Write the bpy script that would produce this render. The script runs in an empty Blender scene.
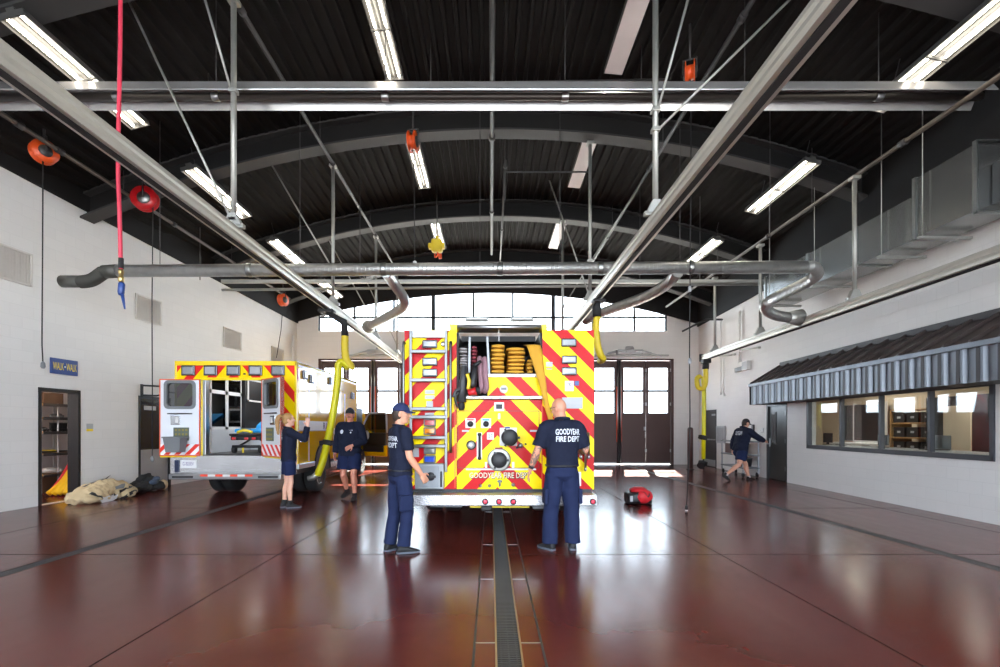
import bpy, bmesh, math, random
from mathutils import Vector, Matrix, Euler
from mathutils.bvhtree import BVHTree
random.seed(7)
C = bpy.context.scene.collection
PI = math.pi
V = Vector
F_PX, VPX, VPY, EYE = 475.0, 491.0, 428.0, 1.45      # lens in pixels, vanishing point, eye height

def px(x, y, d):
    """A pixel of the photograph at distance d becomes a point of the room."""
    return V(((x - VPX) * d / F_PX, d, EYE + (VPY - y) * d / F_PX))
def gd(y): return EYE * F_PX / (y - VPY)              # distance of a floor pixel
def gp(x, y):
    d = gd(y); return V(((x - VPX) * d / F_PX, d, 0))

# ------------------------------------------------------------------ materials
def srgb(r, g, b):
    f = lambda c: (c / 255 / 12.92) if c / 255 <= 0.04045 else ((c / 255 + 0.055) / 1.055) ** 2.4
    return (f(r), f(g), f(b), 1)
class NT:
    def __init__(s, m): s.t = m.node_tree; s.n = s.t.nodes; s.l = s.t.links
    def new(s, typ, **kw):
        n = s.n.new(typ)
        for k, v in kw.items():
            if k in n.inputs: n.inputs[k].default_value = v
            else: setattr(n, k, v)
        return n
    def link(s, a, b): s.l.new(a, b)
    def math(s, op, a, b=None, c=None):
        n = s.n.new('ShaderNodeMath'); n.operation = op
        for i, v in enumerate((a, b, c)):
            if v is None: continue
            if isinstance(v, (int, float)): n.inputs[i].default_value = v
            else: s.l.new(v, n.inputs[i])
        return n.outputs[0]
    def mix(s, fac, a, b):
        n = s.n.new('ShaderNodeMix'); n.data_type = 'RGBA'
        for i, v in ((0, fac), (6, a), (7, b)):
            if isinstance(v, (int, float, tuple)): n.inputs[i].default_value = v
            else: s.l.new(v, n.inputs[i])
        return n.outputs[2]
def base_mat(name):
    m = bpy.data.materials.new(name); m.use_nodes = True
    return m, NT(m), m.node_tree.nodes['Principled BSDF']
def mat(name, col, rough=.5, metal=0., var=.12, scale=6., bump=0., bscale=40., coat=0., spec=.5, stretch=None):
    m, t, b = base_mat(name)
    c2 = tuple(max(0, v * (1 - var)) for v in col[:3]) + (1,)
    tc = t.new('ShaderNodeTexCoord')
    src = tc.outputs['Object']
    if stretch:
        mp = t.new('ShaderNodeMapping'); mp.inputs['Scale'].default_value = stretch
        t.link(src, mp.inputs[0]); src = mp.outputs[0]
    n = t.new('ShaderNodeTexNoise', Scale=scale, Detail=4.); t.link(src, n.inputs['Vector'])
    t.link(t.mix(n.outputs[0], c2, col), b.inputs['Base Color'])
    b.inputs['Roughness'].default_value = rough; b.inputs['Metallic'].default_value = metal
    b.inputs['Coat Weight'].default_value = coat; b.inputs['Specular IOR Level'].default_value = spec
    if bump:
        n2 = t.new('ShaderNodeTexNoise', Scale=bscale, Detail=3.); t.link(src, n2.inputs['Vector'])
        bp = t.new('ShaderNodeBump', Strength=bump, Distance=.02); t.link(n2.outputs[0], bp.inputs['Height'])
        t.link(bp.outputs[0], b.inputs['Normal'])
    return m
def emit(name, col, s):
    m, t, b = base_mat(name)
    b.inputs['Base Color'].default_value = col
    b.inputs['Emission Color'].default_value = col; b.inputs['Emission Strength'].default_value = s
    return m
def glass(name, tint=(1, 1, 1, 1), refl=.12):
    m, t, b = base_mat(name)
    t.n.remove(b)
    o = t.n['Material Output']
    tr = t.new('ShaderNodeBsdfTransparent'); tr.inputs[0].default_value = tint
    gl = t.new('ShaderNodeBsdfGlossy', Roughness=.02)
    ge = t.new('ShaderNodeNewGeometry'); dp = t.new('ShaderNodeVectorMath', operation='DOT_PRODUCT')
    t.link(ge.outputs['Normal'], dp.inputs[0]); t.link(ge.outputs['Incoming'], dp.inputs[1])
    f = t.math('MULTIPLY_ADD', t.math('POWER', t.math('SUBTRACT', 1., t.math('ABSOLUTE', dp.outputs['Value'])), 5.), .9, .02 + refl)
    mx = t.new('ShaderNodeMixShader'); t.link(f, mx.inputs[0]); t.link(tr.outputs[0], mx.inputs[1]); t.link(gl.outputs[0], mx.inputs[2])
    t.link(mx.outputs[0], o.inputs[0])
    return m

# ------------------------------------------------------------------ mesh builder
class MB:
    def __init__(s): s.v = []; s.f = []; s.sm = []; s.cuts = [(0, 0)]
    def cut(s):
        """What follows is a piece of its own."""
        if len(s.v) > s.cuts[-1][0]: s.cuts.append((len(s.v), len(s.f)))
        return s
    def add(s, vs, fs, smooth=False, M=None):
        o = len(s.v)
        s.v += [V(p) if M is None else M @ V(p) for p in vs]
        for f in fs: s.f.append([i + o for i in f]); s.sm.append(smooth)
        return s
    def box(s, x0, x1, y0, y1, z0, z1, M=None, b=0.):
        if x0 > x1: x0, x1 = x1, x0
        if y0 > y1: y0, y1 = y1, y0
        if z0 > z1: z0, z1 = z1, z0
        b = min(b, (x1 - x0) * .45, (y1 - y0) * .45, (z1 - z0) * .45)
        if b <= 0:
            vs = [(x, y, z) for z in (z0, z1) for y in (y0, y1) for x in (x0, x1)]
            return s.add(vs, [(0, 2, 3, 1), (4, 5, 7, 6), (0, 1, 5, 4), (2, 6, 7, 3), (0, 4, 6, 2), (1, 3, 7, 5)], False, M)
        bm = bmesh.new()
        vs = [bm.verts.new(((x0, x1)[i & 1], (y0, y1)[i >> 1 & 1], (z0, z1)[i >> 2 & 1])) for i in range(8)]
        for q in [(0, 2, 3, 1), (4, 5, 7, 6), (0, 1, 5, 4), (2, 6, 7, 3), (0, 4, 6, 2), (1, 3, 7, 5)]: bm.faces.new([vs[i] for i in q])
        bmesh.ops.bevel(bm, geom=bm.edges[:], offset=b, segments=2, affect='EDGES', profile=.5)
        s.bm(bm, M); return s
    def bm(s, bm, M=None, smooth=False):
        bm.verts.index_update()
        s.add([v.co.copy() for v in bm.verts], [[v.index for v in f.verts] for f in bm.faces], smooth, M); bm.free()
    def obox(s, c, rx, ry, rz, R, b=0.):
        """A box of half sizes about c turned by R."""
        return s.box(-rx, rx, -ry, ry, -rz, rz, Matrix.Translation(c) @ R.to_4x4(), b)
    def prism(s, poly, axis, a, b_):
        """poly: 2-D outline; axis 'x': (y,z), 'y': (x,z), 'z': (x,y)."""
        def P(p, t): return {'x': (t, p[0], p[1]), 'y': (p[0], t, p[1]), 'z': (p[0], p[1], t)}[axis]
        n = len(poly)
        vs = [P(p, a) for p in poly] + [P(p, b_) for p in poly]
        fs = [list(range(n))[::-1], list(range(n, 2 * n))] + [(i, (i + 1) % n, n + (i + 1) % n, n + i) for i in range(n)]
        return s.add(vs, fs)
    def tube(s, pts, r, n=10, cap=True, flat=1., up=None, closed=False):
        pts = [V(p) for p in pts]; m = len(pts)
        rs = r if isinstance(r, (list, tuple)) else [r] * m
        rings = []; prev = None
        for i, p in enumerate(pts):
            if closed: t = pts[(i + 1) % m] - pts[i - 1]
            else: t = (pts[min(i + 1, m - 1)] - pts[max(i - 1, 0)])
            t.normalize()
            if prev is None:
                u = V(up) if up else (V((0, 0, 1)) if abs(t.z) < .9 else V((0, 1, 0)))
            else: u = prev
            u = (u - t * u.dot(t)).normalized(); w = t.cross(u); prev = u
            k = rs[i]
            ka, kb = (k if isinstance(k, tuple) else (k, k * flat))
            rings.append([p + u * (ka * math.cos(2 * PI * j / n)) + w * (kb * math.sin(2 * PI * j / n)) for j in range(n)])
        o = len(s.v)
        for q in rings: s.v += q
        for i in range(m if closed else m - 1):
            i2 = (i + 1) % m
            for j in range(n):
                s.f.append([o + i * n + j, o + i2 * n + j, o + i2 * n + (j + 1) % n, o + i * n + (j + 1) % n]); s.sm.append(True)
        if cap and not closed:
            s.f.append([o + j for j in range(n)]); s.sm.append(False)
            s.f.append([o + (m - 1) * n + j for j in range(n)][::-1]); s.sm.append(False)
        return s
    def cyl(s, p0, p1, r0, r1=None, n=16): return s.tube([p0, p1], [r0, r0 if r1 is None else r1], n)
    def lathe(s, prof, c, axis=(0, 0, 1), n=20):
        """prof: list of (radius, height along the axis)."""
        ax = V(axis).normalized(); u = ax.orthogonal().normalized(); w = ax.cross(u); c = V(c)
        o = len(s.v); m = len(prof)
        for r, h in prof:
            for j in range(n):
                a = 2 * PI * j / n; s.v.append(c + ax * h + u * (r * math.cos(a)) + w * (r * math.sin(a)))
        for i in range(m - 1):
            for j in range(n):
                s.f.append([o + i * n + j, o + i * n + (j + 1) % n, o + (i + 1) * n + (j + 1) % n, o + (i + 1) * n + j]); s.sm.append(True)
        if prof[0][0] > 1e-4: s.f.append([o + j for j in range(n)][::-1]); s.sm.append(False)
        if prof[-1][0] > 1e-4: s.f.append([o + (m - 1) * n + j for j in range(n)]); s.sm.append(False)
        return s
    def ell(s, c, rx, ry, rz, n=14, m=10, R=None):
        c = V(c); o = len(s.v); R = R or Matrix.Identity(3)
        s.v.append(c + R @ V((0, 0, -rz)))
        for i in range(1, m):
            a = -PI / 2 + PI * i / m
            for j in range(n):
                b = 2 * PI * j / n; s.v.append(c + R @ V((rx * math.cos(a) * math.cos(b), ry * math.cos(a) * math.sin(b), rz * math.sin(a))))
        s.v.append(c + R @ V((0, 0, rz))); top = len(s.v) - 1
        for j in range(n):
            s.f.append([o, o + 1 + (j + 1) % n, o + 1 + j]); s.sm.append(True)
            q = o + 1 + (m - 2) * n
            s.f.append([top, q + j, q + (j + 1) % n]); s.sm.append(True)
        for i in range(m - 2):
            for j in range(n):
                a0 = o + 1 + i * n
                s.f.append([a0 + j, a0 + (j + 1) % n, a0 + n + (j + 1) % n, a0 + n + j]); s.sm.append(True)
        return s
    def loft(s, rings, cap=True, smooth=True, closed=True):
        n = len(rings[0]); o = len(s.v)
        for r in rings: s.v += [V(p) for p in r]
        for i in range(len(rings) - 1):
            for j in range(n if closed else n - 1):
                s.f.append([o + i * n + j, o + i * n + (j + 1) % n, o + (i + 1) * n + (j + 1) % n, o + (i + 1) * n + j]); s.sm.append(smooth)
        if cap:
            s.f.append([o + j for j in range(n)][::-1]); s.sm.append(False)
            s.f.append([o + (len(rings) - 1) * n + j for j in range(n)]); s.sm.append(False)
        return s
    def build(s, name, m, parent=None, M=None, recalc=True):
        if len(s.cuts) > 1:
            out = []; cs = [c for c in s.cuts if c[0] < len(s.v)] + [(len(s.v), len(s.f))]
            for (v0, f0), (v1, f1) in zip(cs, cs[1:]):
                q = MB(); q.v = s.v[v0:v1]; q.f = [[i - v0 for i in f] for f in s.f[f0:f1]]; q.sm = s.sm[f0:f1]
                out.append(q.build(name, m, parent, M, recalc))
            return out[0]
        me = bpy.data.meshes.new(name)
        vs = [tuple(M @ p) if M is not None else tuple(p) for p in s.v]
        me.from_pydata(vs, [], s.f)
        me.polygons.foreach_set('use_smooth', s.sm)
        if recalc:
            bm = bmesh.new(); bm.from_mesh(me); bmesh.ops.recalc_face_normals(bm, faces=bm.faces[:]); bm.to_mesh(me); bm.free()
        me.update()
        if m is not None: me.materials.append(m)
        o = bpy.data.objects.new(name, me); C.objects.link(o)
        if parent is not None: o.parent = parent
        return o

def tag(o, label=None, cat=None, group=None, kind=None):
    if label: o['label'] = label
    if cat: o['category'] = cat
    if group: o['group'] = group
    if kind: o['kind'] = kind
    return o
def empty(name, loc, label=None, cat=None, group=None, rz=0., kind=None):
    o = bpy.data.objects.new(name, None); C.objects.link(o); o.empty_display_size = .2
    o.location = loc; o.rotation_euler = (0, 0, rz)
    return tag(o, label, cat, group, kind)
def copy_thing(src, loc, rz=None, label=None):
    c = src.copy(); C.objects.link(c); c.location = loc
    if rz is not None: c.rotation_euler = (0, 0, rz)
    if label: c['label'] = label
    def rec(a, b):
        for ch in [q for q in a.children]:
            d = ch.copy(); C.objects.link(d); d.parent = b; d.matrix_parent_inverse = ch.matrix_parent_inverse.copy(); rec(ch, d)
    rec(src, c)
    return c
def smooth_path(pts, k=6, closed=False):
    """Catmull-Rom through the points."""
    pts = [V(p) for p in pts]; out = []; n = len(pts)
    for i in range(n if closed else n - 1):
        g = (lambda j: pts[j % n]) if closed else (lambda j: pts[max(0, min(n - 1, j))])
        a, b, c, d = g(i - 1), g(i), g(i + 1), g(i + 2)
        for j in range(k):
            t = j / k
            out.append(.5 * (2 * b + (c - a) * t + (2 * a - 5 * b + 4 * c - d) * t * t + (3 * b - a - 3 * c + d) * t ** 3))
    if not closed: out.append(pts[-1])
    return out
def text_geo(txt, h, width=None, bold=0.):
    """Letters as flat outline geometry, centred, cap height h: verts (x, y) and faces."""
    cu = bpy.data.curves.new('t', 'FONT'); cu.body = txt; cu.size = 1.; cu.align_x = 'CENTER'; cu.resolution_u = 2; cu.offset = bold
    ob = bpy.data.objects.new('t', cu); C.objects.link(ob)
    bpy.context.view_layer.update()
    dg = bpy.context.evaluated_depsgraph_get(); e = ob.evaluated_get(dg); me = e.to_mesh()
    vs = [v.co.copy() for v in me.vertices]; fs = [list(p.vertices) for p in me.polygons]
    e.to_mesh_clear(); bpy.data.objects.remove(ob); bpy.data.curves.remove(cu)
    x0, x1 = min(v.x for v in vs), max(v.x for v in vs); y0, y1 = min(v.y for v in vs), max(v.y for v in vs)
    sy = h / (y1 - y0); sx = sy if width is None else width / (x1 - x0)
    return [((v.x - (x0 + x1) / 2) * sx, (v.y - (y0 + y1) / 2) * sy) for v in vs], fs
def lettering(name, txt, h, width, c, right, up, m, parent, off=.002, bold=.0):
    """Raised letters on a flat face: c = centre, right/up unit vectors."""
    vs, fs = text_geo(txt, h, width, bold); r, u = V(right).normalized(), V(up).normalized(); n = r.cross(u)
    b = MB(); c = V(c)
    b.add([c + r * x + u * y + n * off for x, y in vs], fs)
    return b.build(name, m, parent, recalc=False)

# common materials
M = {}
M['white_paint'] = mat('white_paint', srgb(226, 224, 222), .55, var=.04)
M['black'] = mat('black', (.012, .012, .014, 1), .5)
M['black_rubber'] = mat('black_rubber', (.015, .015, .016, 1), .75, bump=.15)
M['dark_steel'] = mat('dark_steel', (.035, .032, .032, 1), .5, var=.2)
M['deck'] = mat('deck', (.013, .0115, .011, 1), .8, var=.25, scale=2, spec=.15)
M['galv'] = mat('galv', (.38, .39, .38, 1), .38, 1., var=.32, scale=9, bump=.03)
M['galv_dull'] = mat('galv_dull', (.46, .46, .43, 1), .5, .75, var=.22, scale=5)
M['alu'] = mat('alu', (.40, .41, .42, 1), .32, 1., var=.15, scale=14)
M['alu_track'] = mat('alu_track', (.58, .56, .50, 1), .42, .6, var=.15, scale=3)
M['chrome'] = mat('chrome', (.52, .53, .55, 1), .12, 1., var=.05)
M['steel'] = mat('steel', (.42, .42, .43, 1), .28, 1., var=.15, scale=3)
M['red'] = mat('red', srgb(190, 22, 30), .35, coat=.3)
M['orange'] = mat('orange', srgb(226, 84, 30), .4)
M['yellow'] = mat('yellow', srgb(250, 216, 0), .3, coat=.4, var=.06)
M['amb_yellow'] = mat('amb_yellow', srgb(226, 176, 0), .12, coat=.6, var=.05)
M['hose_yellow'] = mat('hose_yellow', srgb(222, 196, 40), .5, var=.15)
M['grey_plastic'] = mat('grey_plastic', (.17, .18, .19, 1), .5)
M['grey_light'] = mat('grey_light', srgb(170, 172, 176), .5)
M['door_brown'] = mat('door_brown', srgb(74, 50, 46), .45, var=.12, scale=3)
M['window_frame'] = mat('window_frame', (.035, .037, .045, 1), .4)
M['bright_white'] = mat('bright_white', srgb(216, 216, 216), .4, var=.03)
M['sign_blue'] = mat('sign_blue', srgb(38, 66, 130), .4)
M['glass'] = glass('glass', (.96, .98, .98, 1), .03)
M['wood'] = mat('wood', srgb(176, 134, 84), .55, var=.3, scale=3, stretch=(1, 8, 8))
# ------------------------------------------------------------------ the hall
Y0, Y1 = -2.6, 18.85
def xl(y): return -8.45 + .0693 * (y - 8.17)
def xr(y): return 7.163 + .0575 * y
A_L, B_L = V((xl(Y0), Y0, 0)), V((xl(Y1), Y1, 0))
A_R, B_R = V((xr(Y0), Y0, 0)), V((xr(Y1), Y1, 0))
class Wall:
    def __init__(s, A, B):
        s.A = A; s.u = (B - A).normalized(); s.L = (B - A).length; s.ang = math.atan2(s.u.y, s.u.x)
        s.n = V((-s.u.y, s.u.x, 0))
        s.M = Matrix.Translation(A) @ Matrix.Rotation(s.ang, 4, 'Z')
    def hit(s, x, y):
        """Pixel -> (u along the wall, height)."""
        kx = (x - VPX) / F_PX
        # A.x + u*ux = kx*(A.y + u*uy)
        u = (kx * s.A.y - s.A.x) / (s.u.x - kx * s.u.y); d = s.A.y + u * s.u.y
        return u, EYE + (VPY - y) * d / F_PX
    def pt(s, u, z, off=0.): return s.A + s.u * u + s.n * off + V((0, 0, z))
WL, WR = Wall(A_L, B_L), Wall(A_R, B_R)
WB = Wall(V((xl(Y1) - .0, Y1, 0)), V((xr(Y1), Y1, 0)))     # back wall, u along +x, n along +y (outwards)

def wall_mesh(L, z0, z1, holes, t, u_start=0.):
    us = sorted({u_start, L, *[h[0] for h in holes], *[h[1] for h in holes]})
    zs = sorted({z0, z1, *[h[2] for h in holes], *[h[3] for h in holes]})
    solid = lambda i, j: 0 <= i < len(us) - 1 and 0 <= j < len(zs) - 1 and not any(
        h[0] - 1e-6 <= us[i] and us[i + 1] <= h[1] + 1e-6 and h[2] - 1e-6 <= zs[j] and zs[j + 1] <= h[3] + 1e-6 for h in holes)
    b = MB()
    for i in range(len(us) - 1):
        for j in range(len(zs) - 1):
            if not solid(i, j): continue
            a, c, e, g = us[i], us[i + 1], zs[j], zs[j + 1]
            b.add([(a, 0, e), (c, 0, e), (c, 0, g), (a, 0, g)], [(0, 1, 2, 3)])
            b.add([(a, t, e), (c, t, e), (c, t, g), (a, t, g)], [(3, 2, 1, 0)])
            if not solid(i - 1, j): b.add([(a, 0, e), (a, t, e), (a, t, g), (a, 0, g)], [(0, 3, 2, 1)])
            if not solid(i + 1, j): b.add([(c, 0, e), (c, t, e), (c, t, g), (c, 0, g)], [(0, 1, 2, 3)])
            if not solid(i, j - 1): b.add([(a, 0, e), (c, 0, e), (c, t, e), (a, t, e)], [(0, 3, 2, 1)])
            if not solid(i, j + 1): b.add([(a, 0, g), (c, 0, g), (c, t, g), (a, t, g)], [(0, 1, 2, 3)])
    return b

def block_mat(name, col):
    m, t, b = base_mat(name)
    tc = t.new('ShaderNodeTexCoord'); sp = t.new('ShaderNodeSeparateXYZ'); t.link(tc.outputs['Object'], sp.inputs[0])
    cb = t.new('ShaderNodeCombineXYZ'); t.link(sp.outputs[0], cb.inputs[0]); t.link(sp.outputs[2], cb.inputs[1])
    br = t.new('ShaderNodeTexBrick'); t.link(cb.outputs[0], br.inputs['Vector'])
    br.inputs['Scale'].default_value = 1.; br.inputs['Brick Width'].default_value = .406; br.inputs['Row Height'].default_value = .203
    br.inputs['Mortar Size'].default_value = .007; br.inputs['Mortar Smooth'].default_value = .6
    br.inputs['Color1'].default_value = col; br.inputs['Color2'].default_value = tuple(v * .965 for v in col[:3]) + (1,)
    br.inputs['Mortar'].default_value = tuple(v * .93 for v in col[:3]) + (1,)
    t.link(br.outputs['Color'], b.inputs['Base Color']); b.inputs['Roughness'].default_value = .6
    n = t.new('ShaderNodeTexNoise', Scale=90., Detail=3.); t.link(tc.outputs['Object'], n.inputs['Vector'])
    h = t.math('SUBTRACT', t.math('MULTIPLY', n.outputs[0], .12), br.outputs['Fac'])
    bp = t.new('ShaderNodeBump', Strength=.35, Distance=.004); t.link(h, bp.inputs['Height']); t.link(bp.outputs[0], b.inputs['Normal'])
    return m
M['block'] = block_mat('painted_block', (.69, .672, .655, 1))

# floor: stained and sealed concrete, its saw-cut joints are in the material
def floor_mat():
    m, t, b = base_mat('stained_concrete')
    tc = t.new('ShaderNodeTexCoord'); sp = t.new('ShaderNodeSeparateXYZ'); t.link(tc.outputs['Object'], sp.inputs[0])
    n1 = t.new('ShaderNodeTexNoise', Scale=.55, Detail=5., Roughness=.6); t.link(tc.outputs['Object'], n1.inputs['Vector'])
    mp = t.new('ShaderNodeMapping'); mp.inputs['Scale'].default_value = (5., .5, 1); t.link(tc.outputs['Object'], mp.inputs[0])
    n2 = t.new('ShaderNodeTexNoise', Scale=1.2, Detail=6., Roughness=.65); t.link(mp.outputs[0], n2.inputs['Vector'])
    n3 = t.new('ShaderNodeTexNoise', Scale=9., Detail=5.); t.link(tc.outputs['Object'], n3.inputs['Vector'])
    r1 = t.new('ShaderNodeValToRGB'); t.link(n1.outputs[0], r1.inputs[0])
    r1.color_ramp.elements[0].position = .3; r1.color_ramp.elements[0].color = (.078, .0135, .0105, 1)
    r1.color_ramp.elements[1].position = .72; r1.color_ramp.elements[1].color = (.155, .030, .020, 1)
    c = t.mix(t.math('MULTIPLY', n2.outputs[0], .35), r1.outputs[0], (.07, .009, .005, 1))
    c = t.mix(t.math('MULTIPLY', n3.outputs[0], .25), c, (.075, .015, .008, 1))
    if True:
        pass
    # saw cuts
    def near(val, at, w): return t.math('LESS_THAN', t.math('ABSOLUTE', t.math('SUBTRACT', val, at)), w)
    j = None
    for o, at in ([(0, -2.44), (0, 2.63), (0, -6.6), (0, 7.0)] + [(1, y) for y in (2.1, 5.45, 8.6, 11.7, 14.8)]):
        k = near(sp.outputs[o], at, .007); j = k if j is None else t.math('MAXIMUM', j, k)
    c = t.mix(t.math('MULTIPLY', j, .8), c, (.035, .025, .022, 1))
    t.link(c, b.inputs['Base Color'])
    rr = t.math('MULTIPLY_ADD', n2.outputs[0], .12, .115); rr = t.math('MULTIPLY_ADD', n3.outputs[0], .06, rr)
    t.link(rr, b.inputs['Roughness'])
    b.inputs['Specular IOR Level'].default_value = .22
    b.inputs['Coat Weight'].default_value = .05; b.inputs['Coat Roughness'].default_value = .16
    h = t.math('ADD', t.math('MULTIPLY', n3.outputs[0], .5), t.math('MULTIPLY', n2.outputs[0], .5))
    bp = t.new('ShaderNodeBump', Strength=.02, Distance=.01); t.link(h, bp.inputs['Height']); t.link(bp.outputs[0], b.inputs['Normal'])
    return m
M['floor'] = floor_mat()
# the floor slab, cut out where the three trench drains run
DRAINS = [-4.85, .115, 5.22]; DW = .088
b = MB(); xs = [-9.3] + [v for x in DRAINS for v in (x - DW, x + DW)] + [8.6]
for i in range(0, len(xs) - 1, 2): b.box(xs[i], xs[i + 1], Y0, Y1 + .1, -.25, 0)
for x in DRAINS: b.box(x - DW, x + DW, Y0, Y1 + .1, -.25, -.12)
tag(b.build('floor', M['floor']), kind='structure')
M['apron'] = mat('apron', (.52, .50, .47, 1), .8, var=.15, scale=1.5, bump=.1)
b = MB(); b.box(-40, 40, Y1 + .1, 70, -.3, -.02); b.box(-40, 40, -45, Y0, -.3, -.02)
tag(b.build('driveway', M['apron']), kind='structure')

# saw-cut control joints of the slab
M['joint'] = mat('joint', (.018, .014, .013, 1), .9, spec=.05)
for x in (-2.44, 2.63, -6.7, 7.05):
    b = MB(); b.box(x - .006, x + .006, Y0, Y1 - .1, -.01, .0008); tag(b.build('floor_joint', M['joint']), kind='structure')
for y in (2.1, 5.45, 8.6, 11.7, 14.8):
    b = MB(); e_ = [-7.6 if y > 8 else -8.4] + [v for x in DRAINS for v in (x - DW, x + DW)] + [7.4]
    for i in range(0, len(e_) - 1, 2): b.box(e_[i], e_[i + 1], y - .006, y + .006, -.01, .0008)
    tag(b.build('floor_joint', M['joint']), kind='structure')

# side walls
dl0, dl1 = WL.hit(38, 400)[0], WL.hit(80, 400)[0]
dm0, dm1 = WL.hit(138.3, 400)[0], WL.hit(170.5, 400)[0]
ZD = 2.12; ZDL = 2.21
b = wall_mesh(WL.L, 0, 7.4, [(dl0, dl1, 0, ZDL), (dm0, dm1, 0, ZDL)], .2)
o = b.build('wall_left', M['block']); o.matrix_world = WL.M; tag(o, kind='structure')
wr0, wr1 = WR.hit(994.8, 400)[0], WR.hit(807.6, 400)[0]
dr0, dr1 = WR.hit(787, 440)[0], WR.hit(767, 440)[0]
db0, db1 = WR.hit(716.5, 440)[0], WR.hit(703, 440)[0]
WZ0, WZ1 = .96, 2.15
b = wall_mesh(WR.L, 0, 7.4, [(wr0, wr1, WZ0, WZ1), (dr0, dr1, 0, ZD), (db0, db1, 0, ZD)], -.2)
o = b.build('wall_right', M['block']); o.matrix_world = WR.M; tag(o, kind='structure')

# back wall with three folding-door bays and the arched clerestory
BAYS = [-4.70, .2, 5.10]; BW = 2.16; BZ = 4.2
uo = WB.A.x
SILL = 5.25
b = wall_mesh(WB.L, 0, SILL, [(x - BW - uo, x + BW - uo, 0, BZ) for x in BAYS], .25)
b.add([(0, 0, SILL), (-6.87 - uo, 0, SILL), (-6.87 - uo, 0, 7.6), (0, 0, 7.6)], [(0, 1, 2, 3)])
b.add([(7.0 - uo, 0, SILL), (WB.L, 0, SILL), (WB.L, 0, 7.6), (7.0 - uo, 0, 7.6)], [(0, 1, 2, 3)])
for q in (-6.87 - uo, 7.0 - uo): b.add([(q, 0, SILL), (q, .25, SILL), (q, .25, 7.6), (q, 0, 7.6)], [(0, 1, 2, 3)])
o = b.build('wall_back', M['block'], recalc=False); o.matrix_world = WB.M; tag(o, kind='structure')
b = MB(); b.box(-6.87, 7.0, Y1 - .03, Y1 + .28, SILL - .02, SILL + .05)
tag(b.build('trim_1', M['white_paint']), kind='structure')
# front wall behind the photographer with the three open bays
b = wall_mesh(17.4, 0, 8.4, [(x - BW + 9.3, x + BW + 9.3, 0, BZ + .15) for x in BAYS] + [(2.0, 15.6, 5.3, 6.6)], -.25)
o = b.build('wall_front', M['block']); o.location = (-9.3, Y0, 0); tag(o, kind='structure')

# roof: arched ribbed deck, arched beams, eave fascias
XC = .2
def arc(x, zc, sag=1.65): return EYE + zc - sag * ((x - XC) / 8.2) ** 2
prof = []; p = .2; x = -9.6
while x < 9.2:
    for dx, dz in ((0, 0), (.02, -.075), (.07, -.075), (.09, 0)): prof.append((x + dx, arc(x + dx, 6.62) + dz))
    x += p
b = MB(); n = len(prof)
lo = [(q[0], y, q[1]) for y in (Y0 - .3, Y1 + .3) for q in prof]; o0 = len(lo)
hi = [(q[0], y, arc(q[0], 6.75)) for y in (Y0 - .3, Y1 + .3) for q in prof]
b.add(lo, [(i, i + 1, n + i + 1, n + i) for i in range(n - 1)])
b.add(hi, [(i, i + 1, n + i + 1, n + i) for i in range(n - 1)])
tag(b.build('ceiling', M['deck'], recalc=False), kind='structure')
b = MB(); b.loft([[(x, Y1 + .28, arc(x, 6.72)), (x, Y1 + 3.2, arc(x, 6.72)), (x, Y1 + 3.2, arc(x, 6.80)), (x, Y1 + .28, arc(x, 6.80))] for x in [-9.6 + 18.8 * i / 48 for i in range(49)]], smooth=False)
tag(b.build('sun_block_eave', M['deck']), kind='structure')  # unseen overhang added to keep the clerestory sun off the floor
BEAMS = [2.3, 5.95, 9.8, 13.75, 17.5]
M['beam'] = mat('beam', (.014, .013, .013, 1), .7, var=.15, spec=.2)
M['beam_flange_lit'] = mat('beam_flange_lit', (.042, .040, .040, 1), .6, var=.1, spec=.3)  # lighter than the web: light caught by the flange is put into the colour
for yb in BEAMS:
    w = MB(); fl = MB(); N = 48
    xs = [xl(yb) - .1 + (xr(yb) - xl(yb) + .2) * i / N for i in range(N + 1)]
    for i in range(N):
        a, c = xs[i], xs[i + 1]
        za, zc = arc(a, 6.08), arc(c, 6.08); ta, tc_ = arc(a, 6.6), arc(c, 6.6)
        w.add([(a, yb, za), (c, yb, zc), (c, yb, tc_), (a, yb, ta)], [(0, 1, 2, 3)])
    rings = [[(x, yb - .16, arc(x, 6.06)), (x, yb + .16, arc(x, 6.06)), (x, yb + .16, arc(x, 6.10)), (x, yb - .16, arc(x, 6.10))] for x in xs]
    fl.loft(rings, smooth=False)
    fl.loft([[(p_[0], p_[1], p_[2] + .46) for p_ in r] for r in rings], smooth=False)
    r = empty('roof_beam', (0, 0, 0), kind='structure')
    w.build('web', M['beam'], r); fl.build('flange', M['beam_flange_lit'], r)
def fascia(W, sgn):
    b = MB(); zA, zB = (5.93 + .034 * 10.8, 5.60) if sgn > 0 else (5.36, 5.46)
    for off0, off1 in ((-.02 * sgn, -.07 * sgn),):
        vs = [W.pt(0, zA, off0), W.pt(W.L, zB, off0), W.pt(W.L, 7.3, off0), W.pt(0, 7.3, off0),
              W.pt(0, zA, off1), W.pt(W.L, zB, off1), W.pt(W.L, 7.3, off1), W.pt(0, 7.3, off1)]
        b.add(vs, [(0, 1, 2, 3), (4, 7, 6, 5), (0, 4, 5, 1), (1, 5, 6, 2), (2, 6, 7, 3), (3, 7, 4, 0)])
    return b
tag(fascia(WL, 1).build('trim_2', M['beam']), kind='structure')
tag(fascia(WR, -1).build('trim_3', M['beam']), kind='structure')
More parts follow.
